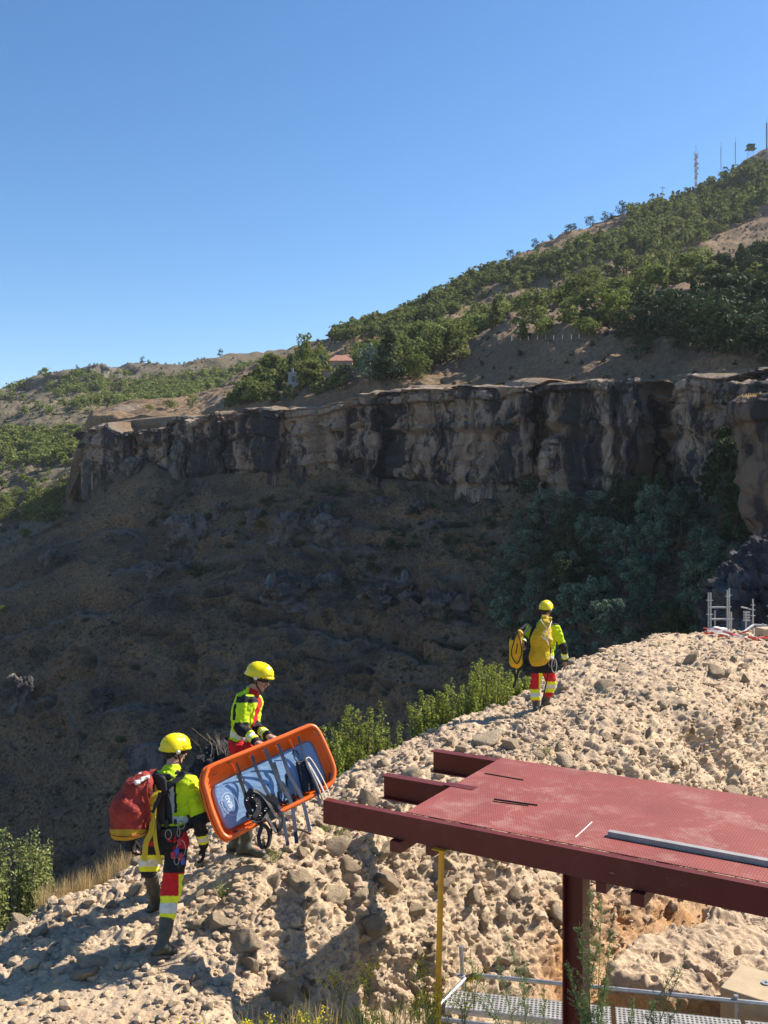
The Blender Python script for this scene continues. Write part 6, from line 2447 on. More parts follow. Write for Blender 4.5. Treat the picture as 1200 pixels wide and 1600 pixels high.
def boot(par, org, ank, toe, top, name='boot', r_top=0.062, h=0.008):
    """tall boot: shaft from top to ankle, foot to toe; the sole lies at the ankle height minus 8 cm"""
    sd_ = SDF()
    d = unit(np.array(toe) - np.array(ank))
    sx = unit(np.cross(d, pz))
    sd_.chain([top, ank * 0.55 + top * 0.45, ank], [r_top, r_top * 0.86, 0.048], 0.03)
    heel = ank - d * 0.055 - pz * 0.045
    sd_.rc(ank, heel, 0.050, 0.037, 0.03)
    ball = ank + d * 0.10 - pz * 0.045
    sd_.rc(ank + d * 0.01, ball, 0.046, 0.038, 0.03, (sx, 1.12))
    sd_.rc(ball, ank + d * 0.165 - pz * 0.050, 0.038, 0.032, 0.02, (sx, 1.25))
    o = sdf_obj(sd_, name, [C_boot], par, org, h, noise=wrinkle(0.004, 22, 5), planes=[(ank - pz * 0.075, -pz), (top - unit(ank - top) * 0.0, -(ank - top))])
    so = SDF()
    a_ = ank - d * 0.060 - pz * 0.078
    so.rc(a_, ank + d * 0.03 - pz * 0.078, 0.042, 0.038, 0.01, (pz, 0.35))
    so.rc(ank + d * 0.03 - pz * 0.078, ank + d * 0.17 - pz * 0.078, 0.040, 0.045, 0.01, (pz, 0.33))
    sdf_obj(so, 'sole', [C_sole], o, np.zeros(3) + np.array(org), 0.008)
    rim_ = MB()
    return o


def person(label, base, J, face, hface, mats, res=0.007, glove=False, belt=True, lean_up=(0, 0, 1), gcurl=(0.35, 0.35), hands=None, jacketfn=None, trouserfn=None, boots=None, hup=(0, 0, 1), group=None):
    """J: joint name -> world point. face / hface: horizontal facing of body and head"""
    org = np.array(base, float)
    t = thing('person', label, 'person', tuple(org), group)
    f = unit(face)
    pelvis, chest, neck, head = J['pelvis'], J['chest'], J['neck'], J['head']
    upb = unit(neck - pelvis)
    r = unit(np.cross(f, upb))
    fl = (f, 0.64)
    # ---- body: one continuous figure
    b = SDF()
    b.rc(pelvis - r * 0.045, pelvis + r * 0.045, 0.105, 0.105, 0.04, (f, 0.75))
    b.rc(pelvis, chest, 0.125, 0.150, 0.05, fl)
    b.rc(chest - r * 0.03, chest + r * 0.03, 0.150, 0.150, 0.05, fl)
    sh = (J['shR'] + J['shL']) / 2
    b.rc(J['shL'] * 0.75 + sh * 0.25, J['shR'] * 0.75 + sh * 0.25, 0.070, 0.070, 0.05)
    b.rc(sh - upb * 0.02, neck + upb * 0.02, 0.075, 0.056, 0.04)
    b.rc(neck, head - unit(head - neck) * 0.04, 0.055, 0.054, 0.02)
    hup_ = unit(hup)
    head_prims(b, head, hface, hup_)
    for s_ in 'RL':
        b.chain([J['sh' + s_], J['el' + s_], J['wr' + s_]], [0.050, 0.038, 0.026], 0.02)
        h_ = hands[s_]
        hand_prims(b, J['wr' + s_], h_[0], h_[1], h_[2], h_[3])
        b.chain([J['hip' + s_], J['kn' + s_], J['an' + s_]], [0.082, 0.056, 0.038], 0.03)
        fd = unit(J['toe' + s_] - J['an' + s_])
        b.rc(J['an' + s_], J['an' + s_] + fd * 0.13 - pz * 0.03, 0.038, 0.028, 0.02)
    sdf_obj(b, 'body', [C_skin], t, org, res)
    hr = SDF()
    hd_, hh = unit(hface), hup_
    hr.rc(head - hd_ * 0.030 + hh * 0.022, head + hd_ * 0.004 + hh * 0.028, 0.084, 0.080, 0.02, (np.cross(hd_, hh), 0.95))
    hr.rc(head - hd_ * 0.052 - hh * 0.02, head - hd_ * 0.045 - hh * 0.045, 0.042, 0.036, 0.03, (np.cross(hd_, hh), 1.3))
    sdf_obj(hr, 'hair', [C_hair], t, org, 0.008, noise=wrinkle(0.004, 50, 9))
    # ---- jacket
    jk = SDF()
    jk.rc(pelvis + upb * 0.03, chest, 0.150, 0.178, 0.05, fl)
    jk.rc(pelvis - upb * 0.02, pelvis + upb * 0.06, 0.158, 0.150, 0.04, (f, 0.74))
    jk.rc(chest - r * 0.035, chest + r * 0.035, 0.172, 0.172, 0.05, fl)
    jk.rc(J['shL'] * 0.8 + sh * 0.2, J['shR'] * 0.8 + sh * 0.2, 0.088, 0.088, 0.06)
    jk.rc(sh, neck + upb * 0.035, 0.092, 0.074, 0.04)
    for s_ in 'RL':
        jk.chain([J['sh' + s_], J['el' + s_], J['wr' + s_] * 0.93 + J['el' + s_] * 0.07], [0.074, 0.060, 0.045], 0.03)
    nz = lambda p: fbm(p * np.array([15, 15, 9]), 3, 3) * 0.012 + ridged(p * np.array([10, 10, 16]), 3, 7) * 0.0055
    sdf_obj(jk, 'jacket', mats, t, org, res, matfn=lambda c: jacketfn(c, J, f, r, upb), noise=nz,
            planes=[(neck + upb * 0.055, upb)])
    # ---- trousers
    tr = SDF()
    tr.rc(pelvis - r * 0.04 - pz * 0.01, pelvis + r * 0.04 - pz * 0.01, 0.135, 0.135, 0.05, (f, 0.8))
    for s_ in 'RL':
        kn, an, hp_ = J['kn' + s_], J['an' + s_], J['hip' + s_]
        bt_ = boots[s_]
        tr.chain([hp_, kn, kn * (bt_ + 0.12) + an * (0.88 - bt_), kn * (bt_ + 0.03) + an * (0.97 - bt_)], [0.105, 0.078, 0.076, 0.068], 0.03)
    sdf_obj(tr, 'trousers', mats, t, org, res, matfn=lambda c: trouserfn(c, J, f, r, upb), noise=lambda p: fbm(p * np.array([14, 14, 9]), 3, 4) * 0.012 + ridged(p * np.array([9, 9, 15]), 3, 8) * 0.0055)
    for s_ in 'RL':
        kn, an = J['kn' + s_], J['an' + s_]
        boot(t, org, an, J['toe' + s_], an + (kn - an) * boots[s_])
    helmet(t, head, hface, hup_, org)
    return t, org


def seg_param(c, a, b):
    d = b - a
    t = ((c - a) @ d) / (d @ d)
    q = np.linalg.norm(c - (a + np.clip(t, 0, 1)[:, None] * d), axis=1)
    return t, q


YEL, BLK, RED, SIL, BAND = 0, 1, 2, 3, 4
MATS = [C_hv, C_blk, C_red, C_sil, C_band]


def limbs(c, J):
    out = {}
    for s_ in 'RL':
        out['u' + s_] = seg_param(c, J['sh' + s_], J['el' + s_])
        out['f' + s_] = seg_param(c, J['el' + s_], J['wr' + s_])
    return out


def jacket_std(stripes=True, front_red=False, yoke=0.10):
    def fn(c, J, f, r, up):
        m = np.full(len(c), YEL)
        rel = c - J['pelvis']
        h = rel @ up
        x = (c - J['chest']) @ r
        dep = (c - J['chest']) @ f
        H = np.linalg.norm(J['neck'] - J['pelvis'])
        # torso
        m[(h < 0.04)] = BLK
        m[(h > 0.045) & (h < 0.135)] = YEL
        m[(h > 0.065) & (h < 0.118)] = SIL
        if stripes:
            ax = np.abs(x)
            m[(ax > 0.055) & (ax < 0.135) & (h > 0.15) & (h < H - 0.10)] = BLK
            m[(ax > 0.075) & (ax < 0.115) & (h > 0.14) & (h < H - 0.12)] = SIL
        if front_red:
            m[(dep > 0.055) & (np.abs(x) < 0.10) & (h > 0.13)] = RED
        m[(h > H - 0.035) & (h < H + 0.01) & (np.abs(x) > 0.10)] = BLK
        L = limbs(c, J)
        for s_ in 'RL':
            tu, qu = L['u' + s_]
            tf_, qf = L['f' + s_]
            tor = np.linalg.norm(c - J['chest'], axis=1)
            onu = (qu < 0.088) & (tu > 0.30) & ((qu < qf) | (tf_ < 0.02))
            onf = (qf < 0.080) & (tf_ > 0.0) & (qf <= qu + 0.01)
            m[onu] = YEL
            m[onu & (tu > 0.88)] = BLK
            m[onf] = BLK
            m[onf & (tf_ > 0.50) & (tf_ < 0.86)] = BAND
            m[onf & (tf_ > 0.60) & (tf_ < 0.76)] = SIL
        return m
    return fn


def W(u, v, d):
    return P(u, v, d)


# ================================================================== rescuer with the red bag (nearest)
J1 = dict(pelvis=W(262, 1300, 8.12), chest=W(263, 1243, 8.24), neck=W(268, 1206, 8.30), head=W(273, 1174, 8.36),
          shR=W(296, 1224, 8.22), shL=W(232, 1222, 8.30), elR=W(312, 1280, 8.12), elL=W(214, 1272, 8.44), wrR=W(317, 1321, 8.22), wrL=W(206, 1312, 8.46),
          hipR=W(277, 1316, 8.10), hipL=W(246, 1316, 8.18), knR=W(268, 1396, 8.06), knL=W(233, 1348, 8.50), anR=W(253, 1478, 7.90), anL=W(243, 1412, 8.72),
          toeR=W(284, 1478, 8.02), toeL=W(262, 1408, 8.82))


def tr1(c, J, f, r, up):
    u, v = px(c)
    m = np.full(len(c), RED)
    tR = seg_param(c, J['hipR'], J['knR'])
    tL = seg_param(c, J['hipL'], J['knL'])
    sR = seg_param(c, J['knR'], J['anR'])
    sL = seg_param(c, J['knL'], J['anL'])
    right = np.minimum(tR[1], sR[1]) < np.minimum(tL[1], sL[1])
    m[right & (v > 1326) & (v < 1364)] = BLK
    m[right & (v > 1400) & (v < 1437)] = BAND
    m[right & (v > 1411) & (v < 1427)] = SIL
    out_ = (c - J['knR']) @ r
    m[right & (v > 1366) & (v < 1400) & (u > 279)] = BAND
    m[~right & (v > 1322)] = BLK
    m[~right & (v > 1336) & (v < 1362)] = BAND
    m[~right & (v > 1343) & (v < 1354)] = SIL
    return m


f1 = unit((0.30, 0.95, 0))
hf1 = unit((0.80, 0.55, -0.30))
hands1 = dict(R=(unit((0.05, 0.1, -1)), unit((-0.1, 1, 0.1)), unit((-0.9, -0.3, 0)), 0.45), L=(unit((0.1, 0.15, -1)), unit((0.1, 1, 0)), unit((0.9, -0.3, 0)), 0.6))
p1, o1 = person('nearest rescuer in yellow helmet, seen from behind, carrying the red bag up the ridge', W(255, 1503, 7.9), J1, f1, hf1, MATS, 0.0068, hands=hands1,
                jacketfn=jacket_std(True, False), trouserfn=tr1, boots=dict(R=0.54, L=0.76), hup=unit((0.12, 0.05, 1)))
for s_ in 'RL':
    gl = SDF()
    h_ = hands1[s_]
    hand_prims(gl, J1['wr' + s_], *h_, s=1.05, fat=1.25)
    gl.rc(J1['wr' + s_] * 0.8 + J1['el' + s_] * 0.2, J1['wr' + s_], 0.040, 0.034, 0.01)
    sdf_obj(gl, 'glove', [C_blk], p1, o1, 0.006)


def strap_on(par, pts, w, side, mt, name='strap', th=0.004, n=8):
    m_ = MB()
    m_.ribbon(curve(pts, n), w, side, th)
    return m_.build(name, mt, par)


# harness on the back
bk = -f1 * 0.135
r1 = unit(np.cross(f1, unit(J1['neck'] - J1['pelvis'])))
J = J1
strap_on(p1, [W(285, 1206, 8.22) - f1 * 0.06, W(282, 1214, 8.13), W(268, 1224, 8.075), W(254, 1236, 8.06), W(252, 1262, 8.02), W(252, 1288, 7.97)], 0.075, r1, C_strap, 'harness_strap')
strap_on(p1, [W(240, 1204, 8.28) - f1 * 0.04, W(243, 1213, 8.16), W(250, 1226, 8.09), W(256, 1238, 8.06), W(262, 1262, 8.02), W(264, 1288, 7.97)], 0.07, r1, C_strap, 'harness_strap')
m_ = SDF()
m_.rc(W(252, 1222, 8.07), W(254, 1236, 8.05), 0.05, 0.045, 0.02, (f1, 0.45))
m_.rc(W(243, 1214, 8.10), W(264, 1214, 8.10), 0.03, 0.03, 0.02, (f1, 0.5))
sdf_obj(m_, 'harness_back_pad', [C_strap], p1, o1, 0.008)
bl = MB()
ring = []
for a in np.linspace(0, 2 * math.pi, 33):
    ring.append(J['pelvis'] + unit(J['neck'] - J['pelvis']) * 0.035 + r1 * math.cos(a) * 0.182 + f1 * math.sin(a) * 0.137)
bl.ribbon(ring, 0.062, pz, 0.012)
bl.build('belt', C_strap, p1)
for (u, v, w_, h_) in [(260, 1286, .05, .045), (248, 1290, .04, .05), (274, 1284, .035, .03)]:
    m_ = SDF()
    c_ = W(u, v, 7.955)
    m_.rc(c_ - pz * h_ * 0.3, c_ + pz * h_ * 0.3, w_ * 0.5, w_ * 0.45, 0.01, (f1, 0.6))
    sdf_obj(m_, 'belt_pouch', [C_strap], p1, o1, 0.006)


def ringtube(par, c, ru, rv, th, mt, name='carabiner', ax1=None, ax2=pz, n=16):
    ax1 = np.array([1.0, 0, 0]) if ax1 is None else ax1
    pts = [c + ax1 * math.cos(a) * ru + ax2 * math.sin(a) * rv for a in np.linspace(0, 2 * math.pi, n + 1)]
    m_ = MB()
    m_.tube(pts, th, 6, cap=False)
    return m_.build(name, mt, par)


ringtube(p1, W(283, 1289, 7.95), 0.030, 0.032, 0.005, C_metal)
ringtube(p1, W(279, 1301, 7.94), 0.012, 0.035, 0.004, C_metal)
ringtube(p1, W(263, 1304, 7.94), 0.026, 0.040, 0.0013, C_whit, 'cord_loop')
ringtube(p1, W(283, 1326, 7.93), 0.036, 0.070, 0.0018, C_whit, 'cord_loop')
ringtube(p1, W(276, 1345, 7.92), 0.020, 0.032, 0.005, C_metal)
for k, (u, v, mt) in enumerate([(280, 1315, C_rope), (276, 1330, C_bluer), (282, 1338, C_rope), (285, 1345, C_bluer), (270, 1335, C_rope), (279, 1350, C_strap)]):
    m_ = SDF()
    c_ = W(u, v, 7.93)
    m_.rc(c_ - pz * 0.02, c_ + pz * 0.022 + np.array([0.008, 0, 0]), 0.016, 0.012, 0.01)
    m_.rc(c_ + np.array([-0.015, 0, 0.01]), c_ + np.array([0.02, -0.005, -0.012]), 0.008, 0.008, 0.01)
    sdf_obj(m_, 'climbing_gear', [mt], p1, o1, 0.005)
# yellow webbing
strap_on(p1, [W(240, 1262, 7.99), W(239, 1276, 7.96), W(236, 1300, 7.94), W(228, 1318, 7.94), W(226, 1345, 7.95)], 0.050, r1, C_ystrap, 'yellow_strap')
strap_on(p1, [W(240, 1266, 7.985), W(241, 1290, 7.95), W(243, 1315, 7.93), W(247, 1335, 7.93), W(251, 1350, 7.93)], 0.036, r1, C_ystrap, 'yellow_strap')
strap_on(p1, [W(248, 1235, 8.02), W(240, 1246, 7.97), W(232, 1262, 7.95), W(238, 1266, 7.94)], 0.06, r1, C_ystrap, 'yellow_strap')
strap_on(p1, [W(250, 1238, 7.98), W(246, 1252, 7.95), W(238, 1270, 7.93)], 0.03, r1, C_strap, 'harness_strap')

# the red bag
bag = thing('red_kit_bag', 'worn red cylindrical kit bag with a mustard base slung on the nearest rescuer', 'bag', tuple(W(205, 1312, 8.0)))
C_bagr = cloth('worn_red_pvc', (0.27, 0.034, 0.026), 0.75, 0.9, 0.35, 9)
C_bagy = cloth('mustard_pvc', (0.42, 0.25, 0.02), 0.7, 0.5, 0.2, 9)
s_ = SDF()
s_.rc(W(201, 1292, 8.0), W(203, 1262, 8.0), 0.150, 0.158, 0.02)
s_.rc(W(203, 1262, 8.0), W(213, 1236, 8.02), 0.158, 0.128, 0.03)
s_.rc(W(213, 1234, 8.02), W(222, 1220, 8.04), 0.100, 0.070, 0.04)
sdf_obj(s_, 'bag_body', [C_bagr, C_bagy], bag, W(205, 1312, 8.0), 0.008, matfn=lambda c: (px(c)[1] > 1296).astype(int),
        noise=lambda p: (ridged(p * np.array([6, 6, 5]), 3, 12) * 0.010 * sstep(-2.75, -2.4, p[:, 2]) + fbm(p * 10, 3, 13) * 0.012), planes=[(W(202, 1311, 7.9), -pz)])
s_ = SDF()
s_.rc(W(213, 1222, 7.93), W(228, 1215, 7.99), 0.030, 0.026, 0.02, (pz, 0.6))
s_.rc(W(220, 1212, 8.02), W(232, 1216, 8.06), 0.025, 0.02, 0.02)
sdf_obj(s_, 'bag_mouth_lining', [C_whit], bag, W(205, 1312, 8.0), 0.006, noise=lambda p: fbm(p * 30, 3, 5) * 0.012)
for pts in ([W(229, 1216, 8.0), W(226, 1235, 7.93), W(231, 1262, 7.94), W(232, 1290, 7.97)], [W(232, 1213, 8.06), W(236, 1206, 8.10), W(240, 1202, 8.18)]):
    strap_on(bag, pts, 0.045, r1, C_bagr, 'bag_strap')
m_ = MB()
ringp = [W(202, 1297, 8.0) + np.array([math.cos(a), math.sin(a), 0]) * 0.160 for a in np.linspace(0, 2 * math.pi, 37)]
m_.tube(ringp, 0.004, 5, cap=False)
m_.build('seam', C_bagr, bag)

# ================================================================== rescuer holding the stretcher
J2 = dict(pelvis=W(376, 1160, 9.12), chest=W(383, 1114, 9.12), neck=W(394, 1083, 9.12), head=W(404, 1060, 9.12),
          shR=W(384, 1099, 8.94), shL=W(397, 1097, 9.30), elR=W(377, 1136, 8.86), elL=W(398, 1136, 9.20), wrR=W(402, 1161, 8.66), wrL=W(421, 1151, 8.82),
          hipR=W(377, 1172, 9.02), hipL=W(377, 1172, 9.22), knR=W(386, 1246, 8.98), knL=W(372, 1248, 9.25), anR=W(384, 1323, 8.95), anL=W(368, 1318, 9.28),
          toeR=W(415, 1325, 8.93), toeL=W(398, 1320, 9.25))


def jk2(c, J, f, r, up):
    m = jacket_std(False, True)(c, J, f, r, up)
    u, v = px(c)
    h = (c - J['pelvis']) @ up
    m[(v > 1143) & (h < 0.03)] = RED
    # grey-black shoulder patch and side stripe on the near side
    side = (c - J['chest']) @ r
    dep = (c - J['chest']) @ f
    m[(side > 0.05) & (np.abs(dep + 0.055) < 0.018) & (v < 1125) & (v > 1100)] = BLK
    m[(side > 0.03) & (v < 1098) & (v > 1088) & (dep > -0.06)] = BLK
    return m


def tr2(c, J, f, r, up):
    u, v = px(c)
    m = np.full(len(c), RED)
    m[(v > 1215)] = BLK
    return m


f2 = unit((0.96, -0.12, 0))
hf2 = unit((0.93, -0.10, -0.25))
ds = unit(P(487, 1136, 8.72) - P(338, 1196, 8.18))          # direction of the stretcher's upper rail
hands2 = dict(R=(unit((0.75, -0.25, -0.35)), unit(ds), unit((0.35, -0.3, -1)), 0.95), L=(unit((0.75, -0.45, -0.2)), unit(-ds), unit((0.3, -0.3, -1)), 0.95))
p2, o2 = person('rescuer seen from the side, gripping the rail of the orange stretcher with both hands', W(382, 1341, 9.1), J2, f2, hf2, MATS, 0.0072, hands=hands2,
                jacketfn=jk2, trouserfn=tr2, boots=dict(R=0.55, L=0.55), hup=unit((0.28, 0, 1)))
m_ = MB()
hc = J2['head']
hr2 = unit(np.cross(hf2, unit((0.28, 0, 1))))
for sg in (-1, 1):
    m_.tube([hc + hf2 * 0.088 + hr2 * sg * 0.012, hc + hf2 * 0.085 + hr2 * sg * 0.05], 0.017, 8, flat=0.5)
m_.build('glasses', simple_mat('dark_lens', (0.02, 0.02, 0.025), 0.15), p2)

# ================================================================== far rescuer with the yellow bags
J3 = dict(pelvis=W(850, 1036, 15.2), chest=W(849, 1000, 15.26), neck=W(850, 973, 15.3), head=W(853, 953, 15.34),
          shR=W(868, 981, 15.2), shL=W(830, 981, 15.34), elR=W(880, 1009, 15.1), elL=W(818, 1000, 15.2), wrR=W(883, 1032, 15.2), wrL=W(818, 1004, 14.95),
          hipR=W(857, 1043, 15.16), hipL=W(841, 1043, 15.22), knR=W(862, 1072, 15.48), knL=W(836, 1073, 15.25), anR=W(852, 1094, 15.55), anL=W(838, 1103, 15.2),
          toeR=W(868, 1098, 15.75), toeL=W(842, 1104, 15.36))


def tr3(c, J, f, r, up):
    u, v = px(c)
    m = np.full(len(c), RED)
    left = u < 848
    m[(v > 1038) & (v < 1052)] = BLK
    m[left & (v > 1077) & (v < 1094)] = BAND
    m[left & (v > 1083) & (v < 1089)] = SIL
    m[~left & (v > 1065) & (v < 1082)] = BAND
    m[~left & (v > 1070) & (v < 1076)] = SIL
    m[left & (u > 842) & (v > 1052) & (v < 1077)] = BAND
    return m


f3 = unit((0.35, 0.93, 0))
hf3 = unit((0.65, 0.75, -0.2))
hands3 = dict(R=(unit((0.05, 0.1, -1)), unit((-0.1, 1, 0.1)), unit((-0.9, -0.3, 0)), 0.4), L=(unit((-0.3, -0.3, -1)), unit((0.3, 1, 0)), unit((0.9, -0.3, 0)), 1.0))
p3, o3 = person('farthest rescuer in yellow helmet, walking away with two yellow bags on the back', W(846, 1111, 15.3), J3, f3, hf3, MATS, 0.010, hands=hands3,
                jacketfn=jacket_std(True, False), trouserfn=tr3, boots=dict(R=0.35, L=0.35), hup=unit((0.1, 0, 1)))
r3 = unit(np.cross(f3, pz))
C_ybag = cloth('yellow_tarpaulin', (0.56, 0.35, 0.015), 0.6, 0.7, 0.15, 10)
C_obag = cloth('orange_yellow_nylon', (0.74, 0.38, 0.015), 0.6, 0.4, 0.12, 10)
sb = W(845, 1042, 14.95)
sack = thing('yellow_rope_bag', 'large plain yellow tarpaulin bag on the back of the farthest rescuer', 'bag', tuple(sb))
s_ = SDF()
s_.rc(W(842, 1029, 14.96), W(846, 1000, 14.98), 0.165, 0.160, 0.03, (f3, 0.62))
s_.rc(W(846, 1000, 14.98), W(852, 976, 15.05), 0.160, 0.090, 0.03, (f3, 0.7))
sdf_obj(s_, 'bag_body', [C_ybag], sack, sb, 0.011, noise=lambda p: fbm(p * 8, 3, 31) * 0.016 + ridged(p * np.array([5, 5, 4]), 2, 33) * 0.007, planes=[(W(842, 1041, 14.9), unit((0.18, 0, -1)))])
m_ = MB()
for pts in ([W(845, 968, 15.0), W(850, 976, 14.85), W(856, 985, 14.84), W(856, 1000, 14.83)], [W(862, 970, 15.0), W(858, 980, 14.86), W(850, 990, 14.84), (W(856, 1003, 14.83))], [W(845, 994, 14.83), W(854, 1001, 14.82), W(857, 1008, 14.82)]):
    m_.tube(curve(pts, 6), 0.007, 5)
m_.build('drawcord', C_whit, sack)
m_ = SDF()
m_.rc(W(848, 966, 15.1), W(860, 966, 15.1), 0.035, 0.03, 0.02)
m_.rc(W(850, 972, 15.0), W(857, 974, 15.0), 0.03, 0.03, 0.02)
sdf_obj(m_, 'bag_flap', [C_ystrap], sack, sb, 0.01, noise=lambda p: fbm(p * 20, 3, 5) * 0.014)
bb = W(809, 1045, 14.9)
bp = thing('yellow_backpack', 'smaller orange-yellow backpack with dark piping carried at the left of the farthest rescuer', 'backpack', tuple(bb))
s_ = SDF()
s_.rc(W(806, 1034, 14.9), W(806, 1006, 14.9), 0.100, 0.105, 0.02, ((0, 1, 0), 0.75))
s_.rc(W(806, 1004, 14.9), W(812, 990, 14.92), 0.100, 0.060, 0.02, ((0, 1, 0), 0.8))
sdf_obj(s_, 'pack_body', [C_obag, C_ybag], bp, bb, 0.010, matfn=lambda c: (((px(c)[0] < 799) | (px(c)[0] > 814))).astype(int), noise=lambda p: fbm(p * 12, 3, 41) * 0.008)
m_ = MB()
for pts in ([W(808, 985, 14.83), W(803, 1002, 14.81), W(799, 1022, 14.81), W(808, 1037, 14.81), W(815, 1020, 14.81), W(813, 1002, 14.81), W(808, 986, 14.83)], [W(808, 1006, 14.80), W(808, 1012, 14.79), W(806, 1022, 14.80)]):
    m_.tube(curve(pts, 6), 0.009, 5)
m_.build('piping', C_strap, bp)
for pts in ([W(803, 1038, 14.88), W(804, 1052, 14.86), W(808, 1062, 14.86)], [W(812, 1038, 14.88), W(808, 1055, 14.87), W(802, 1075, 14.87)], [W(800, 1000, 14.84), W(805, 990, 14.86), W(815, 982, 14.95), W(824, 974, 15.1)],
            [W(816, 992, 14.86), W(823, 985, 14.98), W(830, 976, 15.14)]):
    strap_on(bp, pts, 0.038, (1, 0, 0), C_strap, 'pack_strap')
strap_on(p3, [W(836, 968, 15.25), W(834, 980, 15.14), W(830, 1000, 15.1), W(834, 1030, 15.05)], 0.07, r3, C_strap, 'harness_strap')
bl = MB()
bl.ribbon([J3['pelvis'] + pz * 0.03 + r3 * math.cos(a) * 0.188 + f3 * math.sin(a) * 0.145 for a in np.linspace(0, 2 * math.pi, 33)], 0.07, pz, 0.012)
bl.build('belt', C_strap, p3)
ringtube(p3, W(866, 1040, 15.0), 0.04, 0.11, 0.006, C_whit, 'cord_loop')
ringtube(p3, W(862, 1036, 15.0), 0.05, 0.06, 0.008, C_metal)
strap_on(p3, [W(860, 1030, 15.0), W(855, 1060, 15.05), W(849, 1088, 15.0), W(843, 1112, 14.95)], 0.02, r3, C_strap, 'hanging_strap')

# ================================================================== stretcher
C_or = simple_mat('orange_plastic', (0.78, 0.13, 0.012), 0.38, var=0.1, vscale=6)
C_pad = cloth('blue_grey_vinyl', (0.185, 0.31, 0.50), 0.55, 0.25, 0.10, 7)
C_gstr = cloth('grey_blue_webbing', (0.034, 0.046, 0.078), 0.7, 0.1)


def c2(x, y):
    return 300 + x / 4.615, 1020 + y / 4.615


def dtop(u, v, back=0.0):
    """depth of the stretcher's rim plane at a pixel"""
    a = P(338, 1196, 8.18)
    b_ = P(487, 1136, 8.72)
    c_ = P(358, 1310, 7.98)
    n = np.cross(b_ - a, c_ - a)
    n /= np.linalg.norm(n)
    if n[1] < 0:
        n = -n
    a = a + n * back
    ray = P(u, v, 1.0)
    t = (a @ n) / (ray @ n)
    return ray * t, n


rimpx = [c2(*q) for q in [(92, 905), (104, 862), (135, 822), (300, 752), (480, 678), (660, 604), (800, 545), (858, 528), (905, 560), (965, 680), (1015, 805), (1024, 870), (1010, 925), (970, 965), (880, 1025), (680, 1125), (470, 1232), (330, 1305), (272, 1335),
                              (235, 1322), (205, 1285), (150, 1160), (108, 1020), (88, 945)]]
flopx = [c2(*q) for q in [(140, 985), (150, 962), (175, 948), (330, 868), (500, 785), (670, 705), (790, 650), (835, 637), (868, 655), (905, 735), (950, 850), (966, 900), (955, 930), (930, 948), (850, 985), (660, 1080), (470, 1180), (310, 1258), (268, 1282),
                              (240, 1272), (222, 1248), (180, 1150), (150, 1060), (138, 1010)]]
so_ = P(430, 1310, 8.3)
str_t = thing('rescue_stretcher', 'orange basket stretcher with a blue-grey pad, held up on its side by the middle rescuer', 'stretcher', tuple(so_))


def closed(pts, n=5):
    q_ = pts + [pts[0], pts[1], pts[2]]
    c = curve(q_, n)
    return c[2 * n:-n] if False else c[n: n + len(pts) * n]


R0_ = closed([dtop(u, v)[0] for u, v in rimpx])
F0_ = closed([dtop(u, v, 0.10)[0] for u, v in flopx])
sn = dtop(400, 1230)[1]
K = len(R0_)
R0a, F0a = np.array(R0_), np.array(F0_)
cen = F0a.mean(0)
rings = [R0a, R0a * 0.93 + F0a * 0.07 + sn * 0.01, R0a * 0.62 + F0a * 0.38, R0a * 0.35 + F0a * 0.65 + sn * 0.012, F0a, cen + (F0a - cen) * 0.5, cen + (F0a - cen) * 0.02]
shell = np.array(rings)
shell = np.concatenate([shell, shell[:, :1]], 1)
outer = [R0a + (R0a - cen) * 0.03, R0a + (R0a - cen) * 0.025 + sn * 0.03, R0a * 0.6 + F0a * 0.4 + sn * 0.03, F0a + sn * 0.03 + (F0a - cen) * 0.02, cen + (F0a - cen) * 0.5 + sn * 0.03, cen + (F0a - cen) * 0.02 + sn * 0.03]
osh = np.array(outer)
osh = np.concatenate([osh, osh[:, :1]], 1)
Va = np.concatenate([shell.reshape(-1, 3), osh.reshape(-1, 3)])
Fa = np.concatenate([grid_faces(*shell.shape[:2]), grid_faces(*osh.shape[:2])[:, ::-1] + shell.shape[0] * shell.shape[1]])
link('tray', mk_mesh('tray', Va - so_, Fa, [C_or], smooth=True), str_t)
m_ = MB()
rt = list(R0_) + [R0_[0]]
m_.tube([p - sn * 0.002 for p in rt], 0.021, 12, cap=False, flat=1.0)
m_.build('rim', C_or, str_t, smooth=True)
m_ = MB()
rt2 = [p + (p - cen) * 0.035 + sn * 0.045 for p in rt]
m_.tube(rt2, 0.012, 8, cap=False)
m_.build('outer_rail', C_or, str_t, smooth=True)
# ribs on the upper inner wall and handle slots
top_i = [c2(*q) for q in [(285, 800), (415, 745), (510, 705), (600, 668), (700, 628)]]
for (u, v) in top_i:
    a_ = dtop(u, v, 0.004)[0]
    b_ = dtop(u + 6, v + 13, 0.07)[0]
    m_ = MB()
    m_.tube([a_, b_], 0.011, 8, flat=0.7)
    m_.build('rib', C_or, str_t)
for (a_, b_) in [((868, 565), (915, 600)), ((985, 925), (992, 870)), ((150, 885), (175, 868)), ((250, 800), (275, 790)), ((290, 1296), (320, 1282))]:
    pa_, pb_ = dtop(*c2(*a_), 0.012)[0] - sn * 0.018, dtop(*c2(*b_), 0.012)[0] - sn * 0.018
    m_ = MB()
    m_.tube([pa_, pb_], 0.012, 8, flat=0.35)
    m_.build('handle_slot', simple_mat('slot_shadow_plastic', (0.05, 0.015, 0.008), 0.7), str_t)
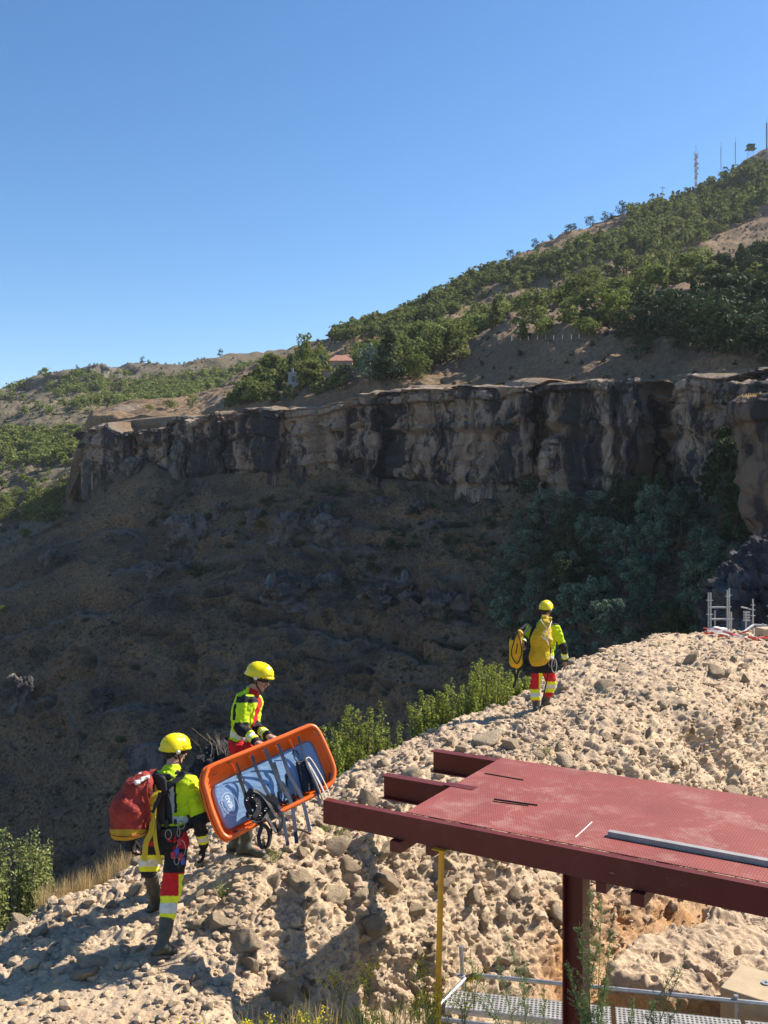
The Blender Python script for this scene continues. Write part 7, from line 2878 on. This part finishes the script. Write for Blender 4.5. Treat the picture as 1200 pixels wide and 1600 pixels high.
# floor edge lip and pad
ccx = F0a.mean(0)
PADo = (F0a - ccx) * 0.985 + ccx - sn * 0.012
PADi = (F0a - ccx) * 0.93 + ccx - sn * 0.026
pv = [PADo + sn * 0.012, PADo, (PADo * 0.4 + PADi * 0.6) - sn * 0.006, PADi]
for f_ in (0.8, 0.6, 0.4, 0.2, 0.02):
    pv.append(ccx - sn * 0.027 + (PADi - (ccx - sn * 0.026)) * f_)
pv = np.array(pv)
pv = np.concatenate([pv, pv[:, :1]], 1)
q_ = pv.reshape(-1, 3)
q_ = q_ + np.outer(fbm(q_ * 7, 3, 61) * 0.004 * (np.repeat(np.arange(pv.shape[0]), pv.shape[1]) > 2), sn)
pad_o = link('pad', mk_mesh('pad', q_ - so_, grid_faces(*pv.shape[:2]), [C_pad], smooth=True), str_t)
# printed oval and word on the pad
oc = dtop(*c2(275, 1090), 0.058)[0]
ex = unit(P(487, 1136, 8.72) - P(338, 1196, 8.18))
ey = unit(np.cross(ex, sn))
if ey[2] < 0:
    ey = -ey
C_print = simple_mat('white_print', (0.72, 0.76, 0.8), 0.6, var=0.03)
oa, ob = 0.100, 0.068
e1, e2 = unit(ey + ex * -0.06), ex
pts_o = [oc + e1 * math.sin(a) * oa + e2 * math.cos(a) * ob for a in np.linspace(0, 2 * math.pi, 49)]
vv_, ff_ = [], []
for k, p in enumerate(pts_o):
    dv = p - oc
    vv_ += [oc + dv * 0.965 - sn * 0.004, oc + dv * 1.0 - sn * 0.004]
for k in range(48):
    ff_.append([2 * k, 2 * k + 1, 2 * k + 3, 2 * k + 2])
link('printed_oval', mk_mesh('printed_oval', np.array(vv_) - so_, ff_, [C_print]), pad_o)
fc = bpy.data.curves.new('word', 'FONT')
fc.body = 'HEAD'
fc.size = 0.051
fc.align_x = 'CENTER'
fc.align_y = 'CENTER'
fc.offset = 0.0012
fo = bpy.data.objects.new('word', fc)
COL.objects.link(fo)
dg_ = bpy.context.evaluated_depsgraph_get()
tm = bpy.data.meshes.new_from_object(fo.evaluated_get(dg_))
COL.objects.unlink(fo)
bpy.data.objects.remove(fo)
tm.materials.clear()
tm.materials.append(C_print)
# reading direction runs up the pad, letter tops to the left
tx = unit(e1)
ty = unit(np.cross(-sn, tx)) if (np.cross(-sn, tx) @ ex) < 0 else -unit(np.cross(-sn, tx))
nv = np.zeros(len(tm.vertices) * 3)
tm.vertices.foreach_get('co', nv)
nv = nv.reshape(-1, 3)
wv = oc - so_ - sn * 0.0045 + tx * 0.012 + np.outer(nv[:, 0] * 0.98, tx) + np.outer(nv[:, 1] * 0.9, ty)
tm.vertices.foreach_set('co', wv.ravel())
tm.update()
tm.name = 'printed_word'
link('printed_word', tm, pad_o)


def ST_(pts, w, mt, name, back=0.03, th=0.003, par=None):
    q = []
    for i, p in enumerate(pts):
        bk_ = p[2] if len(p) > 2 else back
        q.append(dtop(*c2(p[0], p[1]), bk_)[0])
    m_ = MB()
    m_.ribbon(curve(q, 8), w, ex, th)
    return m_.build(name, mt, par or str_t)


# webbing straps over the tray (depth offsets from the rim plane)
ST_([(430, 740, -.03), (470, 850, .03), (540, 1000, .04), (610, 1090, .02), (650, 1160, -.03), (672, 1280, -.04), (692, 1390, -.05)], 0.030, C_gstr, 'strap')
ST_([(525, 690, -.03), (590, 840, .03), (650, 960, .035), (715, 1080, .0), (735, 1200, -.03), (755, 1375, -.05)], 0.034, C_gstr, 'strap')
ST_([(620, 655, -.03), (665, 780, .03), (705, 890, .03), (780, 1020, .0), (812, 1120, -.03), (850, 1290, -.05)], 0.032, C_gstr, 'strap')
ST_([(765, 600, -.02), (790, 680, .02), (830, 800, .03), (880, 940, -.01), (925, 1090, -.05)], 0.022, C_gstr, 'strap')
ST_([(320, 790, -.03), (350, 870, .04), (385, 940, .045), (420, 1010, .02)], 0.014, C_gstr, 'strap')
ST_([(330, 870, .03), (360, 950, .045), (385, 1030, .04), (400, 1100, .02)], 0.030, C_strap, 'strap')
ST_([(590, 790, .04), (625, 900, .045), (650, 980, .03), (700, 1050, .02), (750, 1060, .03)], 0.03, C_strap, 'strap')
ST_([(690, 870, .04), (680, 930, .045), (700, 1020, .03), (740, 1020, .03), (730, 930, .04), (705, 870, .04)], 0.020, C_strap, 'strap')
ST_([(620, 1000, .04), (630, 1060, .045), (680, 1085, .03), (760, 1060, .03)], 0.022, C_strap, 'strap')
ST_([(730, 690, .04), (740, 760, .045), (780, 800, .045), (770, 740, .04), (745, 700, .04)], 0.012, C_strap, 'strap')
# dark pouch clipped on the pad
pv_ = [dtop(*c2(*q), 0.055)[0] for q in [(745, 790), (800, 775), (880, 950), (875, 985), (800, 1010), (785, 960)]]
m_ = MB()
n_ = len(pv_)
m_.add([p for p in pv_] + [p - sn * 0.035 for p in pv_], [[i, (i + 1) % n_, n_ + (i + 1) % n_, n_ + i] for i in range(n_)] + [list(range(n_, 2 * n_))])
po = m_.build('dark_pouch', cloth('navy_nylon', (0.012, 0.016, 0.03), 0.6, 0.8), loc=tuple(pv_[0]))
bv = po.modifiers.new('b', 'BEVEL')
bv.width = 0.008
bv.segments = 2
tag(po, 'dark navy pouch strapped on the stretcher pad beside the splint', 'pouch')
# splint frame: two pale bars with webbing between
spl = thing('splint', 'pale wooden splint frame with blue straps lying across the far end of the stretcher', 'splint', tuple(dtop(*c2(900, 900), 0)[0]))
C_wood = simple_mat('pale_wood', (0.62, 0.50, 0.34), 0.6, var=0.12)
q_ = [dtop(*c2(*q), b)[0] for q, b in [((820, 765), .0), ((850, 758), .0), ((905, 840), -.01), ((960, 945), -.03), ((992, 1030), -.05), ((975, 1052), -.05), ((945, 1060), -.05), ((905, 960), -.03), ((860, 860), -.01), ((820, 765), .0)]]
m_ = MB()
m_.tube(curve(q_, 5), 0.008, 6, flat=0.7)
m_.build('frame_bar', C_wood, spl)
q_ = [dtop(*c2(*q), b)[0] for q, b in [((838, 790), -.005), ((885, 870), -.012), ((935, 965), -.035), ((968, 1040), -.05)]]
m_ = MB()
m_.ribbon(curve(q_, 6), 0.014, ex, 0.004)
m_.build('inner_bar', C_whit, spl)
for dx in (-14, 18):
    q_ = [dtop(*c2(q[0] + dx, q[1]), b)[0] for q, b in [((835, 800), .01), ((870, 880), .005), ((915, 975), -.02), ((945, 1030), -.04)]]
    m_ = MB()
    m_.ribbon(curve(q_, 6), 0.012, ex, 0.003)
    m_.build('blue_strap', cloth('blue_webbing', (0.05, 0.09, 0.2), 0.7, 0.1), spl)
# the heap of black harness hanging over the lower rim
har = thing('black_harness', 'tangled black harness with buckles hanging over the lower rim of the stretcher', 'harness', tuple(dtop(*c2(480, 1100), -.02)[0]))
hr_ = np.random.default_rng(4)
loops = [[(430, 980), (390, 1060), (420, 1150), (470, 1180), (500, 1090), (450, 1000)], [(440, 990), (500, 1020), (560, 1100), (600, 1170), (640, 1210), (620, 1280), (580, 1260), (540, 1180)],
         [(400, 1100), (440, 1180), (490, 1230), (540, 1260), (560, 1330), (540, 1400), (500, 1400), (480, 1330), (500, 1250), (480, 1180)], [(420, 1020), (470, 1060), (480, 1130), (440, 1190), (400, 1170)],
         [(520, 1060), (570, 1120), (630, 1150), (645, 1230), (610, 1290), (590, 1220)], [(470, 1200), (520, 1190), (570, 1240), (565, 1350), (530, 1410), (510, 1340)], [(450, 1000), (540, 1060), (600, 1120), (600, 1060), (560, 1030)],
         [(410, 1150), (450, 1220), (520, 1200), (560, 1140)], [(430, 1060), (520, 1110), (590, 1200)]]
for k, lp_ in enumerate(loops):
    q_ = [dtop(*c2(*q), -0.015 - 0.05 * (q[1] > 1180) - hr_.uniform(0, 0.05))[0] for q in lp_]
    m_ = MB()
    m_.ribbon(curve(q_, 6), hr_.uniform(0.026, 0.045), unit(ex + sn * hr_.uniform(-0.8, 0.8)), 0.005)
    m_.build('webbing', C_strap, har)
s_ = SDF()
for q in [(420, 1040), (450, 1110), (500, 1080), (520, 1150), (470, 1160), (560, 1180)]:
    c_ = dtop(*c2(*q), -0.005)[0]
    s_.rc(c_, c_ + hr_.normal(size=3) * 0.03, 0.034, 0.028, 0.02, (sn, 0.6))
sdf_obj(s_, 'pad_bundle', [C_strap], har, dtop(*c2(480, 1100), -.02)[0], 0.008, noise=lambda p: fbm(p * 25, 3, 8) * 0.012)
for q in [(400, 1055), (440, 1035), (495, 1165), (470, 1095), (530, 1130), (420, 1185)]:
    c_ = dtop(*c2(*q), -0.075)[0]
    ringtube(har, c_, 0.014, 0.010, 0.003, C_metal, 'buckle', ax1=ex)
# thin stick lying on the stones under the stretcher
g0, g1 = ground_at(460, 1296), ground_at(487, 1305)
if g0 is not None and g1 is not None:
    m_ = MB()
    a_, b_ = ridge_v[g0] + pz * 0.03, ridge_v[g1] + pz * 0.03
    m_.tube([a_, (a_ + b_) / 2 + pz * 0.01, b_], 0.012, 6)
    tag(m_.build('stick', M_bark, loc=tuple(a_)), 'short dark stick lying on the stones under the stretcher straps', 'stick')
# ------------------------------------------------------------------ air
m = bpy.data.materials.new('haze_air')
m.use_nodes = True
nt = m.node_tree
for n in list(nt.nodes):
    nt.nodes.remove(n)
o_ = nt.nodes.new('ShaderNodeOutputMaterial')
pv_ = nt.nodes.new('ShaderNodeVolumePrincipled')
pv_.inputs['Color'].default_value = (0.80, 0.88, 1.0, 1)
pv_.inputs['Density'].default_value = 0.00004
pv_.inputs['Anisotropy'].default_value = 0.25
nt.links.new(pv_.outputs[0], o_.inputs['Volume'])
hz = MB()
hz.box((0, 2050, 160), (8200, 6300, 624))
ho = hz.build('haze', m)
tag(ho, 'thin blue summer haze filling the gorge', kind='stuff')

# ------------------------------------------------------------------ finer labels for the trees of large groups: size, and where they stand
bpy.context.view_layer.update()
fam = {}
for o in list(COL.objects):
    if o.parent is None and o.get('group') and o.get('category') in ('tree', 'shrub'):
        fam.setdefault(o['label'], []).append(o)
for lab, os_ in fam.items():
    if len(os_) < 8:
        continue
    us = np.array([px(np.array(o.location))[0] for o in os_])
    vv = np.array([px(np.array(o.location))[1] for o in os_])
    hs = np.array([o.scale[2] for o in os_])
    hq = np.quantile(hs, [0.33, 0.67])
    words_ = lab.split()
    for o, u, v, h in zip(os_, us, vv, hs):
        size = 'low' if h < hq[0] else ('tall' if h > hq[1] else 'medium')
        k = int(np.clip((u - us.min()) / (np.ptp(us) + 1e-6) * 5, 0, 4))
        side = ['far left part', 'left part', 'middle', 'right part', 'far right part'][k]
        row = 'upper' if v < np.median(vv) else 'lower'
        o['label'] = ' '.join((size + ' ' + ' '.join(words_[:10]) + ', ' + row + ' ' + side).split()[:16])
